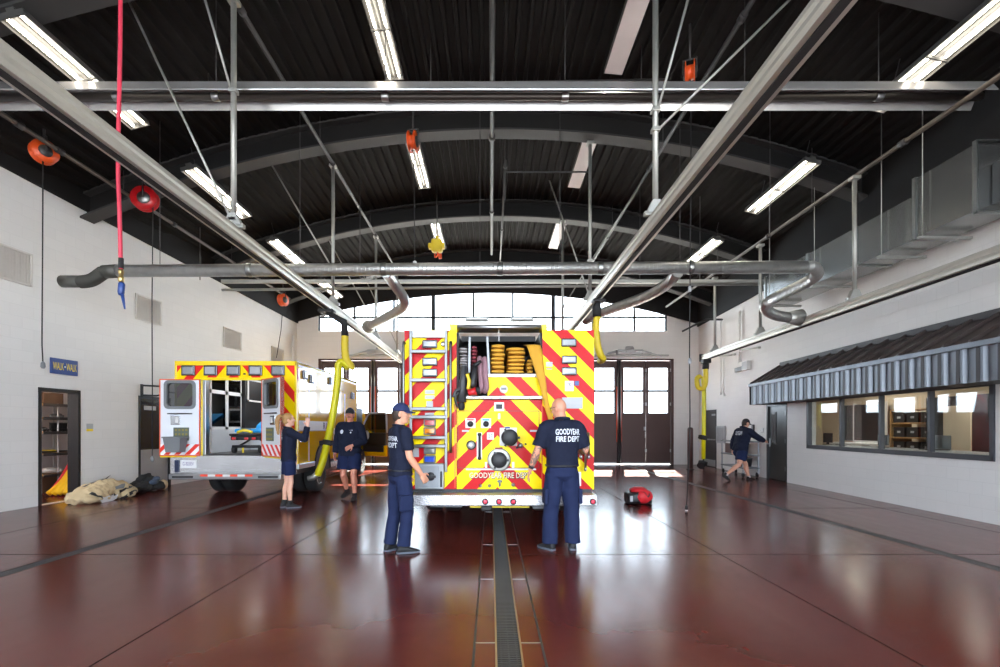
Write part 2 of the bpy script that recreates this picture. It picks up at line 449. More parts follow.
# dark gable fascia above the clerestory
def clz(x): return 6.80 - .92 * ((x - .1) / 7.) ** 2
b = MB(); N = 60; rings = []
for i in range(N + 1):
    x = xl(Y1) + .02 + (xr(Y1) - xl(Y1) - .04) * i / N
    zb = clz(x)
    rings.append([(x, Y1 - .06, zb), (x, Y1 + .02, zb), (x, Y1 + .02, arc(x, 6.7)), (x, Y1 - .06, arc(x, 6.7))])
b.loft(rings, smooth=False)
tag(b.build('trim_4', M['beam']), kind='structure')

# clerestory window: panes, mullions
r = empty('window_1', (0, Y1 + .1, SILL + .05), kind='structure')
mx = [(318 - VPX) / 25.2 + 1.58 * i for i in range(10)]
mx = [-6.85] + [(p_ - VPX) / 25.2 for p_ in (354, 393.5, 433, 473.5, 513, 553.5, 593, 635)] + [6.98]
zt = 1.45 + (428 - 317) / 25.2
b = MB()
for i, x in enumerate(mx):
    w = .08 if i in (3, 6) else .042
    top = clz(max(-6.8, min(6.9, x))) + .05
    b.box(x - w, x + w, -.03, .04, 0, top - SILL - .05)
b.box(-6.85, 6.98, -.03, .03, zt - SILL - .05 - .035, zt - SILL - .05 + .035)
b.build('mullion', M['window_frame'], r)
b = MB(); b.box(-6.87, 7.0, .045, .052, 0, 1.7)
b.build('pane', M['glass'], r)

# folding bay doors at the back: four brown leaves each, four lights per leaf pair
def bay_door(cx, nme):
    r = empty(nme, (cx, Y1 + .12, 0), kind='structure')
    f = MB(); f.box(-BW, -BW + .1, -.1, .1, 0, BZ); f.box(BW - .1, BW, -.1, .1, 0, BZ); f.box(-BW, BW, -.1, .1, BZ - .06, BZ)
    f.build('door_frame', M['door_brown'], r)
    lw = (2 * BW - .2 - .16) / 4
    starts = [-BW + .1, -BW + .1 + lw, .08, .08 + lw]
    for k, x0 in enumerate(starts):
        x1 = x0 + lw; lf = MB(); m_ = .11
        lf.box(x0 + .008, x1 - .008, -.045, .045, .015, 1.98, b=.006)          # solid lower panel
        for a, c in ((x0 + .008, x0 + m_), (x1 - m_, x1 - .008)): lf.box(a, c, -.045, .045, 1.98, 4.12)
        for a, c in ((1.98, 2.05), (2.88, 2.97), (3.84, 4.12)): lf.box(x0 + .008, x1 - .008, -.044, .044, a, c)
        leaf = lf.build('leaf', M['door_brown'], r)
        g = MB(); g.box(x0 + m_, x1 - m_, -.006, .006, 2.05, 2.88); g.box(x0 + m_, x1 - m_, -.006, .006, 2.97, 3.84)
        g.build('pane', M['glass'], leaf)
        s = MB(); s.box(x0 + .02, x1 - .02, -.055, -.044, .025, .085); s.build('bottom_seal', M['alu'], leaf)
    p = MB(); p.box(-.082, .082, .0, .04, .015, 4.14); p.build('centre_seal', M['black_rubber'], r)
    p = MB()
    for x in (-.06, .06): p.tube([(x, -.1, .02), (x, -.1, 4.14)], .022, 8)
    p.build('cremone_rod', M['steel'], r)
    p = MB()
    for x in (-.09, .09): p.box(x - .018, x + .018, -.075, -.045, .9, 3.1)
    p.build('edge_strip', M['orange'], r)
    h = MB()
    for x in (-BW + .1, -BW + .1 + lw, .08 + lw, BW - .1):
        for z in (.55, 2.4, 3.75): h.box(x - .035, x + .035, -.07, -.04, z - .06, z + .06); h.cyl((x, -.07, z - .07), (x, -.07, z + .07), .014)
    h.build('hinge', M['steel'], r)
    k = MB(); k.box(.08 + lw - .09, .08 + lw - .02, -.08, -.045, 1.35, 1.5); k.tube([(.08 + lw - .05, -.1, 1.05), (.08 + lw - .05, -.1, 1.3)], .014, 8)
    k.build('latch', M['alu'], r)
    return r
for i, cx in enumerate(BAYS): bay_door(cx, 'door_%d' % (i + 1))

# door operators above the bays
def operator(cx, lab):
    r = empty('door_operator', (cx, Y1 - .12, BZ + .02), lab, 'door opener', 'folding door operators')
    b = MB(); b.box(-1.55, 1.55, -.06, .1, .06, .12, b=.01); b.build('header_rail', M['galv_dull'], r)
    b = MB(); b.box(-.5, .5, -.2, .11, .125, .30, b=.03)
    b.tube([(-.85, -.05, .15), (-.5, -.08, .24)], .05, 10); b.tube([(.85, -.05, .15), (.5, -.08, .24)], .05, 10)
    b.build('housing', M['grey_light'], r)
    b = MB(); b.lathe([(.001, 0), (.16, .0), (.18, .05), (.14, .13), (.02, .15)], (0, -.05, .30), n=18); b.build('motor', M['grey_light'], r)
    b = MB()
    for s in (-1, 1): b.tube(smooth_path([(s * .15, -.22, .22), (s * .7, -.3, .14), (s * 1.2, -.22, .02)], 5), .022, 8)
    b.build('arm', M['steel'], r)
operator(BAYS[0] + .35, 'grey motor unit over the brown folding doors behind the ambulance')
operator(BAYS[2] + .35, 'grey motor unit over the brown folding doors right of the fire engine')

# trench drains: grate bars, gold edge angles, two saw-cut grooves of the middle one
M['grate'] = mat('grate', (.085, .085, .085, 1), .45, .6, var=.3)
M['brass_edge'] = mat('brass_edge', (.42, .30, .17, 1), .4, .6, var=.2)
dl = ['steel trench drain grating down the middle, running under the fire engine',
      'steel trench drain running along the floor towards the ambulance', 'steel trench drain along the floor below the office windows']
for k, (x, lab) in enumerate(zip((.115, -4.85, 5.22), dl)):
    r = empty('trench_drain', (x, 0, 0), kind='structure')
    b = MB(); y = Y0 + .02; pitch = .028
    while y < Y1 - .1:
        pitch = .028 if y < 7 else .056
        b.box(-DW + .012, DW - .012, y, y + pitch * .55, -.03, -.004); y += pitch
    for q in (-.05, 0, .05): b.box(q - .004, q + .004, Y0, Y1 - .1, -.035, -.008)
    b.build('grate', M['grate'], r)
    b = MB()
    for q in (-DW, DW - .013): b.box(q, q + .013, Y0, Y1 - .1, -.04, .002)
    b.build('edge_angle', M['brass_edge'] if k == 0 else M['dark_steel'], r)
    if k == 0:
        b = MB()
        for q in (-.225, .225):
            b.box(q - .008, q + .008, Y0, Y1 - .1, -.01, .0016)
        b.build('joint_strip', M['dark_steel'], r)
        b = MB()
        for y in (3.2, 4.55, 5.9, 8.2):
            b.box(-.22, -DW, y, y + .012, -.01, .0016); b.box(DW, .22, y, y + .012, -.01, .0016)
        b.build('cross_joint', M['steel'], r)
# ------------------------------------------------------------------ strip lights
M['lamp'] = emit('lamp', (1, .92, .78, 1), 15.)
M['lamp_off'] = mat('lamp_off', srgb(205, 192, 190), .22, var=.12, scale=5)
M['tray'] = mat('tray', (.06, .058, .055, 1), .45, var=.05)
def strip_light(lit, L=2.1):
    r = empty('strip_light', (0, 0, 0))
    b = MB(); b.box(-.165, .165, -L / 2, L / 2, .06, .075); b.box(-.05, .05, -L / 2, L / 2, .075, .13)
    for s in (-1, 1):
        b.add([(s * .165, -L / 2, .07), (s * .165, L / 2, .07), (s * .15, L / 2, .0), (s * .15, -L / 2, .0)], [(0, 1, 2, 3)])
        b.box(-.16, .16, s * L / 2 - .01, s * L / 2 + .01, .0, .075)
    b.box(-.16, .16, -.012, .012, -.004, .02)
    b.add([(-.02, -L / 2, .06), (-.02, L / 2, .06), (0, L / 2, .02), (0, -L / 2, .02), (.02, L / 2, .06), (.02, -L / 2, .06)], [(0, 1, 2, 3), (3, 2, 4, 5)])
    b.build('housing', M['tray'], r)
    if lit:
        for x in (-.085, .085):
            for s in (-1, 1):
                a = MB(); a.tube([(x, s * .03, .035), (x, s * (L / 2 - .03), .035)], .017, 8); a.build('lamp_tube', M['lamp'], r)
    else:
        a = MB(); a.box(-.155, .155, -L / 2 + .01, L / 2 - .01, -.014, .0, b=.006); a.build('diffuser', M['lamp_off'], r)
    a = MB()
    for s in (-1, 1): a.cut(); a.tube([(0, s * L * .36, .12), (0, s * L * .36, .62)], .007, 6)
    a.build('hanger_rod', M['dark_steel'], r)
    return r
LIT, OFF = strip_light(True), strip_light(False)
used = set()
rowsL = [(-5.78, [(6.78, 2.4), (10.15, 2.4), (13.6, 2.4), (17.1, 1)], 4.95, True, 'row nearest the left wall'),
         (-1.70, [(7.35, 2.4), (11.15, 2.4), (15.3, 2.4)], 6.15, True, 'row left of the middle drain'),
         (2.12, [(7.2, 2.4), (11.1, 2.4), (15.2, 2.4)], 6.15, False, 'row right of the middle drain'),
         (6.05, [(6.45, 2.4), (10.0, 2.4), (13.7, 2.4), (17.2, 1)], 5.0, True, 'row nearest the right wall')]
nth = ['first', 'second', 'third', 'last']
for X, ys, Z, lit, lab in rowsL:
    for k, (y, L) in enumerate(ys):
        z = EYE + Z; src = LIT if lit else OFF
        label = ('%s %s strip light from the front in the %s' % (nth[k], 'glowing' if lit else 'unlit whitish', lab))
        if src.name not in used:
            used.add(src.name); o = src; o.location = (X, y, z); o['label'] = label
        else: o = copy_thing(src, (X, y, z), None, label)
        tag(o, None, 'light', 'ceiling strip lights')
        # tilt with the roof
        o.rotation_euler = (0, math.atan(2 * 1.65 / 8.2 ** 2 * (X - XC)) * .9, 0)

# ------------------------------------------------------------------ radiant tube heater across the hall
r = empty('tube_heater', (0, 6.74, EYE + 4.70), 'long radiant tube heater with polished reflector crossing the whole hall near the top', 'heater')
b = MB(); pr = [(-.19, -.02), (-.185, -.035), (-.08, .135), (.085, .135), (.19, -.07), (.195, -.055), (.095, .15), (-.095, .15)]
b.prism(pr, 'x', -7.6, 7.0); b.build('reflector', mat('heater_reflector', (.50, .49, .48, 1), .25, .55, var=.3, scale=1.2), r)
b = MB(); b.cyl((-7.5, 0, .0), (6.95, 0, 0), .052, n=14)
b.build('burner_tube', mat('burner_tube', (.05, .04, .036, 1), .4, .5, var=.4, scale=2), r)
for x in (-5.3, -3.9, -1.50, 1.05, 3.6, 5.5):
    b = MB()
    b.lathe([(.058, -.05), (.062, -.04), (.062, .04), (.058, .05)], (x, 0, 0), (1, 0, 0), 14)
    b.build('clamp', M['alu'], r)
    b = MB(); b.tube([(x, 0, .11), (x, 0, arc(x, 6.6) - EYE - 4.70)], .006, 6); b.build('hanger_chain', M['dark_steel'], r)
# thin strut pipe just before the heater
r = empty('sprinkler_pipe', (0, 7.9, EYE + 5.7), 'thin dark pipe running sideways just behind the long tube heater', 'pipe')
b = MB(); b.tube([(-6.6, 0, -.25), (-2, 0, 0), (2.9, 0, .09), (2.9, .05, .1)], .022, 8); b.build('pipe_run', M['dark_steel'], r)
b = MB()
for x in (-4.7, -1.0, 0.05, 2.5): b.cut(); b.tube([(x, 0, -.1), (x, 0, arc(x, 6.62) - EYE - 5.83)], .007, 6)
b.build('hanger_rod', M['dark_steel'], r)

# lengthwise roof pipes
def long_pipe(X, Z, y0, y1, rad, m, lab, coup=()):
    r = empty('roof_pipe', (X, y0, EYE + Z), lab, 'pipe', 'lengthwise pipes under the roof')
    b = MB(); b.cyl((0, 0, 0), (0, y1 - y0, 0), rad, n=10); b.build('pipe_run', m, r)
    b = MB()
    for y in coup: b.cut(); b.cyl((0, y - y0 - .06, 0), (0, y - y0 + .06, 0), rad * 1.5, n=10)
    for y in BEAMS[1:]:
        if y0 < y < y1: b.cut(); b.tube([(0, y - y0 - .3, 0), (0, y - y0 - .3, max(.1, arc(X, 6.55) - EYE - Z))], .008, 6)
    b.build('coupling', M['dark_steel'], r)
    return r
M['roof_pipe'] = mat('roof_pipe', (.05, .05, .05, 1), .55, .0)
long_pipe(.02, 5.93, Y0 + .2, 16.2, .045, M['roof_pipe'], 'dark pipe running lengthwise along the top of the roof', (4, 9.7, 13))
long_pipe(.32, 5.85, 10.4, 17.2, .03, M['roof_pipe'], 'short thin dark pipe beside the ridge pipe with a crossing arm', (10.6, 14))
long_pipe(-3.42, 5.72, Y0 + .2, 17.3, .035, M['roof_pipe'], 'dark lengthwise pipe above the left exhaust track', (6.5, 10.3, 14))
long_pipe(3.44, 5.62, Y0 + .2, 17.3, .035, M['roof_pipe'], 'dark lengthwise pipe right of the middle exhaust track posts', (6.5, 10.3, 14))
M['rust_pipe'] = mat('rust_pipe', (.09, .068, .052, 1), .55, .0, var=.3)
long_pipe(-7.35, 4.72, Y0 + .2, 17.4, .035, M['rust_pipe'], 'brownish lengthwise pipe high up along the left wall', (7.4, 8.1, 11))
long_pipe(6.42, 4.44, Y0 + .2, 17.4, .035, M['rust_pipe'], 'brownish lengthwise pipe high up along the right wall', (7.4, 11))

r = empty('crossing_arm', px(505, 172, 10.4), 'thin dark pipe arm running sideways from the ridge pipe towards the right', 'pipe')
b = MB(); b.tube([(0, 0, -.6), (0, 0, 0), (px(592, 172, 10.4) - px(505, 172, 10.4)).to_tuple()], .018, 8); b.build('pipe_run', M['roof_pipe'], r)
b = MB(); b.tube([(0, 0, .0), (0, 0, .7)], .012, 6); b.build('hanger_rod', M['dark_steel'], r)

# ------------------------------------------------------------------ exhaust tracks
def exhaust_track(X, Z, y0, y1, posts, lab, side, yaw=0., round_=False, hx=.075, hz=.10):
    r = empty('exhaust_track', (X, y0, EYE + Z), lab, 'exhaust track', 'vehicle exhaust tracks', rz=-yaw)
    L = y1 - y0
    b = MB()
    if round_: b.cyl((0, 0, 0), (0, L, 0), .095, n=18)
    else:
        pr = [(-hx, -hz), (-hx * .35, -hz), (-hx * .35, -hz * .8), (hx * .35, -hz * .8), (hx * .35, -hz), (hx, -hz), (hx * 1.12, -hz * .55), (hx, -hz * .1),
              (hx * .9, 0), (hx * 1.05, hz * .3), (hx * .95, hz * .75), (hx * .6, hz), (-hx * .6, hz), (-hx * .95, hz * .75), (-hx * 1.05, hz * .3), (-hx * .9, 0), (-hx, -hz * .1), (-hx * 1.12, -hz * .55)]
        b.prism(pr, 'y', 0, L)
    b.build('rail', M['alu_track'] if not round_ else M['white_paint'], r)
    if True:
        s = MB(); s.box(-hx * .42, hx * .42, 0, L, -hz - .012, -hz + .012); s.build('slot_seal', M['black_rubber'], r)
    e = MB(); e.box(-hx * 1.2, hx * 1.2, -.015, .012, -hz * 1.1, hz * 1.1, b=.008); e.cut(); e.box(-hx * 1.5, hx * 1.5, L - .012, L + .06, -hz * 1.5, hz * 1.2, b=.008)
    e.build('end_cap', M['black_rubber'], r)
    for (y, braces) in posts:
        yy = y - y0; xw = X + math.sin(yaw) * yy
        top = (arc(xw, 6.04) - EYE - Z) if side != 'wall' else 2.2
        p = MB(); p.cyl((0, yy, hz + .1), (0, yy, top), .036, n=12); p.box(-.07, .07, yy - .07, yy + .07, top - .04, top + .02, b=.01)
        post = p.build('hanger_post', M['galv_dull'], r)
        f = MB(); f.prism([(-.12, hz), (.12, hz), (.045, hz + .16), (-.045, hz + .16)], 'y', yy - .05, yy + .05); f.box(-.14, .14, yy - .035, yy + .035, hz - .03, hz + .02)
        f.build('bracket', M['galv_dull'], post)
        for (z0, dx, dy, z1) in braces:
            q = MB(); q.tube([(0.03 * (1 if dx > 0 else -1), yy, z0), (dx, yy + dy, z1)], .016, 8); q.box(-.05, .05, yy - .05, yy + .05, z0 - .025, z0 + .025, b=.006)
            q.build('brace', M['galv_dull'], r)
    return r
exhaust_track(-3.44, 2.6, Y0 + .6, 18.4,
              [(6.35, [(.18, -1.4, 0, 3.1), (1.9, -.3, -.3, 3.2)]), (10.35, [(.9, -1.45, .1, 3.3)]), (14.2, [(.5, -1.4, -.4, 3.1)]), (17.4, [(.5, -1.2, -.3, 3.)])],
              'aluminium exhaust track on posts left of the fire engine, running above the ambulance side', 'left')
exhaust_track(2.07, 2.6, Y0 + .6, 16.8,
              [(5.98, [(1.15, 2.05, .0, 3.15), (1.4, .5, -.2, 3.25)]), (9.93, [(.9, 1.5, 0, 3.2), (.2, -.7, 1.2, 3.2)]), (13.7, [(.9, 1.4, 0, 3.2)])],
              'aluminium exhaust track on posts passing over the right edge of the fire engine', 'right')
exhaust_track(6.2, 2.16, 3.72, 14.53, [(8.28, []), (11.34, []), (13.8, [])],
              'pale exhaust track fixed along the right wall above the awning', 'wall', yaw=math.atan(.03), hx=.09, hz=.085)

# ------------------------------------------------------------------ round exhaust duct across the hall
def spiral_mat():
    m, t, b = base_mat('spiral_duct')
    tc = t.new('ShaderNodeTexCoord'); w = t.new('ShaderNodeTexWave', Scale=4.2, Distortion=0.); w.bands_direction = 'X'
    t.link(tc.outputs['Object'], w.inputs[0])
    n = t.new('ShaderNodeTexNoise', Scale=8.); t.link(tc.outputs['Object'], n.inputs['Vector'])
    t.link(t.mix(n.outputs[0], (.40, .405, .40, 1), (.62, .62, .60, 1)), b.inputs['Base Color'])
    b.inputs['Metallic'].default_value = .85; b.inputs['Roughness'].default_value = .38
    h = t.math('POWER', w.outputs['Fac'], 12.)
    bp = t.new('ShaderNodeBump', Strength=.5, Distance=.01); t.link(h, bp.inputs['Height']); t.link(bp.outputs[0], b.inputs['Normal'])
    return m
M['spiral'] = spiral_mat()
r = empty('exhaust_duct', (0, 0, 0), 'round galvanised exhaust duct crossing the hall above the fire engine', 'duct')
dd = 8.72; RD = .112
b = MB(); b.cyl(px(118, 271, dd), px(806, 267, dd), RD, n=20); b.build('main_duct', M['spiral'], r)
pL = [px(118, 271, dd), px(104, 272, dd), px(92, 280, dd), px(80, 282, dd), px(62, 281.5, dd)]
b = MB(); b.tube(smooth_path(pL[1:4], 5), .115, 16); b.build('flexible_end', mat('flex_dark', (.05, .05, .044, 1), .6), r)
b = MB(); b.cyl(px(84, 281.5, dd), px(62, 281.5, dd), .108, n=18); b.cut(); b.cyl(px(118, 271, dd), px(104, 272, dd), .118, n=18); b.build('end_cuff', mat('cuff_dark', (.10, .10, .09, 1), .5, .3), r)
br = [px(806, 267, dd), px(814, 268, dd + .02), px(817, 275, dd + .25), px(805, 283, dd + .45), px(770, 301, 9.25), px(766, 309, 9.4), px(775, 315, 9.5), px(788, 317.5, 9.6)]
b = MB(); b.tube(smooth_path(br, 5), .105, 16)
b.build('branch_duct', M['spiral'], r)
b = MB(); b.tube([px(786, 317.5, 9.6), px(800, 317.5, 9.65)], [.1, .17], 14); b.build('hood', M['galv_dull'], r)
for pts in ([px(386, 272, dd), px(392, 281, dd + .5), px(403, 297, 9.6), px(404, 305, 9.9), px(396, 312, 10.4), px(368, 327, 12.2)],
            [px(678, 272, dd), px(668, 283, dd + .35), px(655, 292, 9.4), px(640, 299, 9.8), px(612, 309, 10.6), px(585, 318.5, 11.6)]):
    b = MB(); b.tube(smooth_path(pts, 5), .105, 16); q = b.build('branch_duct', M['spiral'], r)
    b = MB(); e = V(pts[-1]); d_ = (e - V(pts[-2])).normalized(); b.tube([e - d_ * .3, e - d_ * .05], [.11, .17], 14); b.build('hood', M['galv_dull'], q)
b = MB()
for x in (250, 384, 500, 600, 690): b.cut(); b.lathe([(.118, -.05), (.122, -.03), (.122, .03), (.118, .05)], px(x, 271 - (x - 118) * 4 / 688, dd), (1, 0, 0), 18)
b.build('coupling_ring', M['galv'], r)
b = MB()
for x in (160, 300, 480, 560, 680, 770):
    b.cut(); p = px(x, 269, dd); b.tube([p, V((p.x, p.y, arc(p.x, 6.6)))], .006, 6)
b.build('hanger_rod', M['dark_steel'], r)
# the second, thinner run further back: a pair of cross rails
r = empty('cross_strut', (0, 0, 0), 'pair of thin steel struts crossing the hall just behind the round duct', 'strut')
b = MB()
b.cyl(px(222, 290, 12.2), px(765, 284, 12.2), .035, n=8); b.box(px(222, 285, 12.2).x, px(765, 285, 12.2).x, 12.15, 12.25, EYE + 3.72, EYE + 3.80)
b.build('rail', M['galv_dull'], r)
b = MB()
for x in (200, 360, 640, 700):
    b.cut(); p = px(x, 285, 12.2); b.tube([V((p.x, 12.2, EYE + 3.8)), V((p.x, 12.2, arc(p.x, 6.6)))], .012, 6)
b.build('hanger_rod', M['dark_steel'], r)
r = empty('gas_pipe', (0, 0, 0), 'thin yellow pipe running sideways high up behind the round duct', 'pipe')
b = MB(); b.cyl(px(240, 280, 13.3), px(470, 283.5, 13.3), .022, n=8); b.build('pipe_run', M['hose_yellow'], r)

# ------------------------------------------------------------------ rectangular air duct along the right wall
M['sheet'] = mat('sheet', (.36, .37, .365, 1), .24, .9, var=.4, scale=1.6, stretch=(1, 1, .3))
r = empty('air_duct', (0, 0, 0), 'rectangular galvanised air duct hung along the top of the right wall', 'duct')
XD = 6.8
def dsec(x0, x1, y0, y1, z0, z1):
    b = MB(); b.box(x0, x1, y0, y1, EYE + z0, EYE + z1); return b
o = dsec(XD, 7.45, 7.63, 11.77, 3.03, 3.73); s1 = o.build('duct_section', M['sheet'], r)
o = dsec(XD, 7.42, 6.68, 7.61, 3.05, 3.99); o.build('duct_section', M['sheet'], r)
o = dsec(XD + .23, 7.36, 4.66, 6.66, 3.14, 3.71); o.build('duct_section', M['sheet'], r)
b = MB()
for y, z0, z1 in ((7.62, 3.01, 4.01), (8.85, 3.01, 3.75), (10.2, 3.01, 3.75), (11.77, 3.01, 3.75), (6.66, 3.01, 4.03)):
    b.cut(); x0, x1, zz0, zz1 = XD - .022, 7.46, EYE + z0, EYE + z1
    b.box(x0, x0 + .02, y - .03, y + .03, zz0, zz1); b.box(x0, x1, y - .03, y + .03, zz0, zz0 + .02); b.box(x0, x1, y - .03, y + .03, zz1 - .02, zz1)
b.build('flange', M['galv'], r)
for y, z in ((7.42, 2.99), (8.2, 2.97), (9.9, 2.97), (11.5, 2.97)):
    b = MB(); b.box(6.68, 7.5, y - .03, y + .03, EYE + z - .04, EYE + z)
    for x in (6.74,): b.tube([(x, y, EYE + z - .02), (x, y, arc(x, 6.55))], .007, 6)
    b.build('trapeze_hanger', M['galv_dull'], r)

# ------------------------------------------------------------------ cord reels and hanging lines
def reel(name, c, axis, rad, m, mh, cord_pts, lab, cat='reel', end='plug', cord_m=None, cord_r=.010):
    c = V(c); r = empty(name, c, lab, cat, 'ceiling cord reels'); ax = V(axis).normalized()
    b = MB(); b.lathe([(.02, -.075), (rad, -.07), (rad * 1.0, -.055), (rad * .62, -.05), (rad * .62, .05), (rad, .055), (rad, .07), (.02, .075)], (0, 0, 0), ax, 22)
    b.build('spool', m, r)
    b = MB(); b.lathe([(.001, -.095), (rad * .45, -.10), (rad * .52, -.07), (rad * .52, .07), (rad * .45, .10), (.001, .095)], (0, 0, 0), ax, 16); b.build('hub', mh, r)
    b = MB(); sd = V((0, 0, 1)).cross(ax).normalized()
    b.tube([ax * -.1, ax * -.1 + V((0, 0, rad * 1.25)), ax * .1 + V((0, 0, rad * 1.25)), ax * .1], .014, 6)
    b.tube([V((0, 0, rad * 1.25)), V((0, 0, arc(c.x, 6.5) - c.z))], .018, 6)
    b.build('bracket', M['dark_steel'], r)
    if cord_pts:
        b = MB(); b.tube([V(p) - c for p in cord_pts], cord_r, 6); cd = b.build('cord', cord_m or M['black_rubber'], r)
        e = V(cord_pts[-1]) - c
        b = MB()
        if end == 'plug':
            b.lathe([(.012, .06), (.03, .03), (.035, -.03), (.02, -.06)], e, (0, 0, 1), 10); b.build('plug', M['grey_plastic'], cd)
        elif end == 'ball':
            b.ell(e + V((0, 0, -.02)), .04, .04, .045); b.build('plug', M['bright_white'], cd)
    return r
dO = 8.0
reel('cord_reel', px(44, 152, dO), (.85, -.5, .0), .19, M['orange'], M['dark_steel'],
     [px(43, 160, dO), px(42.5, 260, dO), px(42, 345, dO), px(43, 365, dO)], 'orange cord reel by the left wall, its black cord hanging beside the blue sign')
reel('cord_reel', px(145, 199, 9.6), (.25, -1, .0), .24, M['red'], M['galv'],
     [px(153, 206, 9.6), px(152, 300, 9.6), px(152.3, 380, 9.6), px(152.3, 459, 9.6)], 'red cord reel with silver hub, its cord hanging past the steel kick-plate door')
reel('cord_reel', px(413, 142, 9.3), (1, -.15, 0), .2, M['orange'], M['dark_steel'],
     [px(414, 150, 9.3), px(414.5, 220, 9.3), px(414.8, 262, 9.3)], 'orange cord reel hanging in front of a glowing strip light over the fire engine', end='ball')
reel('cord_reel', px(690, 73, 7.4), (.9, -.4, 0), .17, M['orange'], M['dark_steel'],
     [px(690, 80, 7.4), px(691, 84, 7.4)], 'orange cord reel just above the long tube heater on the right', end='none')
reel('cord_reel', px(283, 300, 15.5), (1, -.3, 0), .2, M['orange'], M['dark_steel'],
     [px(283, 306, 15.5), px(281, 330, 15.5), px(276.5, 358, 15.5)], 'small far orange cord reel above the back of the ambulance', end='none')
# yellow balance hoist
c0 = px(437, 246, 12.6)
r = empty('tool_balancer', c0, 'yellow spring balancer hanging above the middle of the fire engine', 'hoist')
b = MB(); b.box(-.15, .15, -.12, .12, -.17, .17, b=.06); b.box(-.23, .2, -.09, .09, -.08, .06, b=.03); b.cyl((0, 0, .1), (0, 0, .26), .04); b.build('housing', M['hose_yellow'], r)
b = MB(); b.tube(smooth_path([(0, 0, -.15), (.02, 0, -.24), (-.05, 0, -.3), (-.06, 0, -.2)], 5), .02, 8); b.box(.04, .13, -.04, .04, -.34, -.2, b=.02); b.build('hook', M['orange'], r)
b = MB(); b.tube([(0, 0, .24), (0, 0, arc(c0.x, 6.5) - c0.z)], .018, 6); b.build('hanger_rod', M['dark_steel'], r)
# red air hose with a coupling
d_ = 5.5
pts = smooth_path([px(120, -30, d_), px(120.5, 0, d_), px(120, 60, d_), px(118, 160, d_), px(119.5, 210, d_), px(121, 272, d_)], 5)
r = empty('air_hose', pts[-1], 'red air hose hanging straight down in front of the left wall', 'hose')
b = MB(); b.tube([p - pts[-1] for p in pts], .022, 10)
b.build('hose_line', mat('pink_hose', srgb(214, 60, 84), .4), r)
b = MB(); b.tube([(0, 0, .16), (0, 0, .04)], .028, 10); b.build('sleeve', M['black_rubber'], r)
b = MB(); b.lathe([(.024, .03), (.03, .0), (.022, -.05), (.03, -.06), (.03, -.11), (.018, -.12)], (0, 0, 0), (0, 0, 1), 12); b.build('coupler', mat('brass', (.7, .5, .2, 1), .3, 1.), r)
b = MB(); b.lathe([(.022, -.12), (.034, -.14), (.034, -.24), (.024, -.27)], (.02, 0, 0), (.08, 0, 1), 12); b.tube([(.015, 0, -.26), (.045, 0, -.43)], [.02, .008], 8); b.build('nozzle', M['sign_blue'], r)
# long pendant cable on the right
dp = gd(511)
pts = [px(690.5, 60, dp), px(691, 150, dp), px(690, 285, dp), px(689.5, 362, dp), px(690, 420, dp), px(688.5, 470, dp), px(686.5, 508, dp)]
top = V((pts[0].x, pts[0].y, arc(pts[0].x, 6.5)))
r = empty('pendant_cable', pts[-1] + V((0, 0, 0)), 'long black pendant cable hanging to the floor right of the red bag', 'cable')
o_ = pts[-1]
b = MB(); b.tube([p - o_ for p in [top] + smooth_path(pts, 4)], .0105, 8); b.build('cable', M['black_rubber'], r)
b = MB()
for y in (289, 361): b.lathe([(.018, -.05), (.028, -.03), (.028, .03), (.018, .05)], px(689.8, y, dp) - o_, (0, 0, 1), 10)
b.build('connector', M['grey_light'], r)
b = MB(); b.lathe([(.012, .05), (.026, .03), (.026, -.02), (.02, -.03)], (0, 0, 0), (0, 0, 1), 10); b.build('plug', M['black_rubber'], r)
b = MB(); b.lathe([(.02, -.03), (.024, -.04), (.018, -.06)], (0, 0, 0), (0, 0, 1), 10); b.build('plug_tip', M['bright_white'], r)

# ------------------------------------------------------------------ yellow tailpipe hoses
def ring_hose(pts, rad, k=6, n=14):
    p = smooth_path(pts, k); return MB().tube(p, [rad * (1 if i % 2 else .94) for i in range(len(p))], n)
# over the ambulance
d1 = 9.95
r = empty('exhaust_hose', px(345, 320, d1), 'yellow exhaust hose running from the left track down to the ambulance tailpipe', 'hose', 'yellow exhaust hoses')
O = px(345, 320, d1); rel = lambda L: [V(p) - O for p in L]
zr = EYE + 2.6 - .125
b = MB(); b.box(-.14, .14, -.12, .12, zr - O.z - .06, zr - O.z, b=.02)
for s in (-1, 1): b.cyl((s * .13, -.1, zr - O.z - .03), (s * .13, .1, zr - O.z - .03), .035)
T = V((-3.44 - O.x, 0, 0))
for i in range(len(b.v)): b.v[i] = b.v[i] + T
b.build('trolley', M['black'], r)
b = MB(); b.tube(rel([V((-3.44, d1, zr - .05)), px(344, 322, d1), px(345, 336, d1)]), [.05, .075, .075], 14); b.build('cuff', M['black_rubber'], r)
b = ring_hose(rel([px(345, 336, d1), px(345, 350, d1), px(346.5, 360, d1), px(351, 366, d1), px(350, 369, d1)]), .078, 8); b.build('upper_hose', M['hose_yellow'], r)
M['tube_yellow'] = mat('tube_yellow', srgb(214, 206, 10), .4, var=.1)
dA = 9.9; dB = 9.75
b = MB(); b.tube(rel(smooth_path([px(349, 368, d1), px(343, 362, d1), px(338.5, 365, d1), px(338, 376, d1), px(335.5, 398, dA), px(331, 425, dA), px(327, 443, dA), px(322.5, 462, dB), px(317.5, 475, dB)], 6)), .075, 14); b.build('lower_hose', M['tube_yellow'], r)
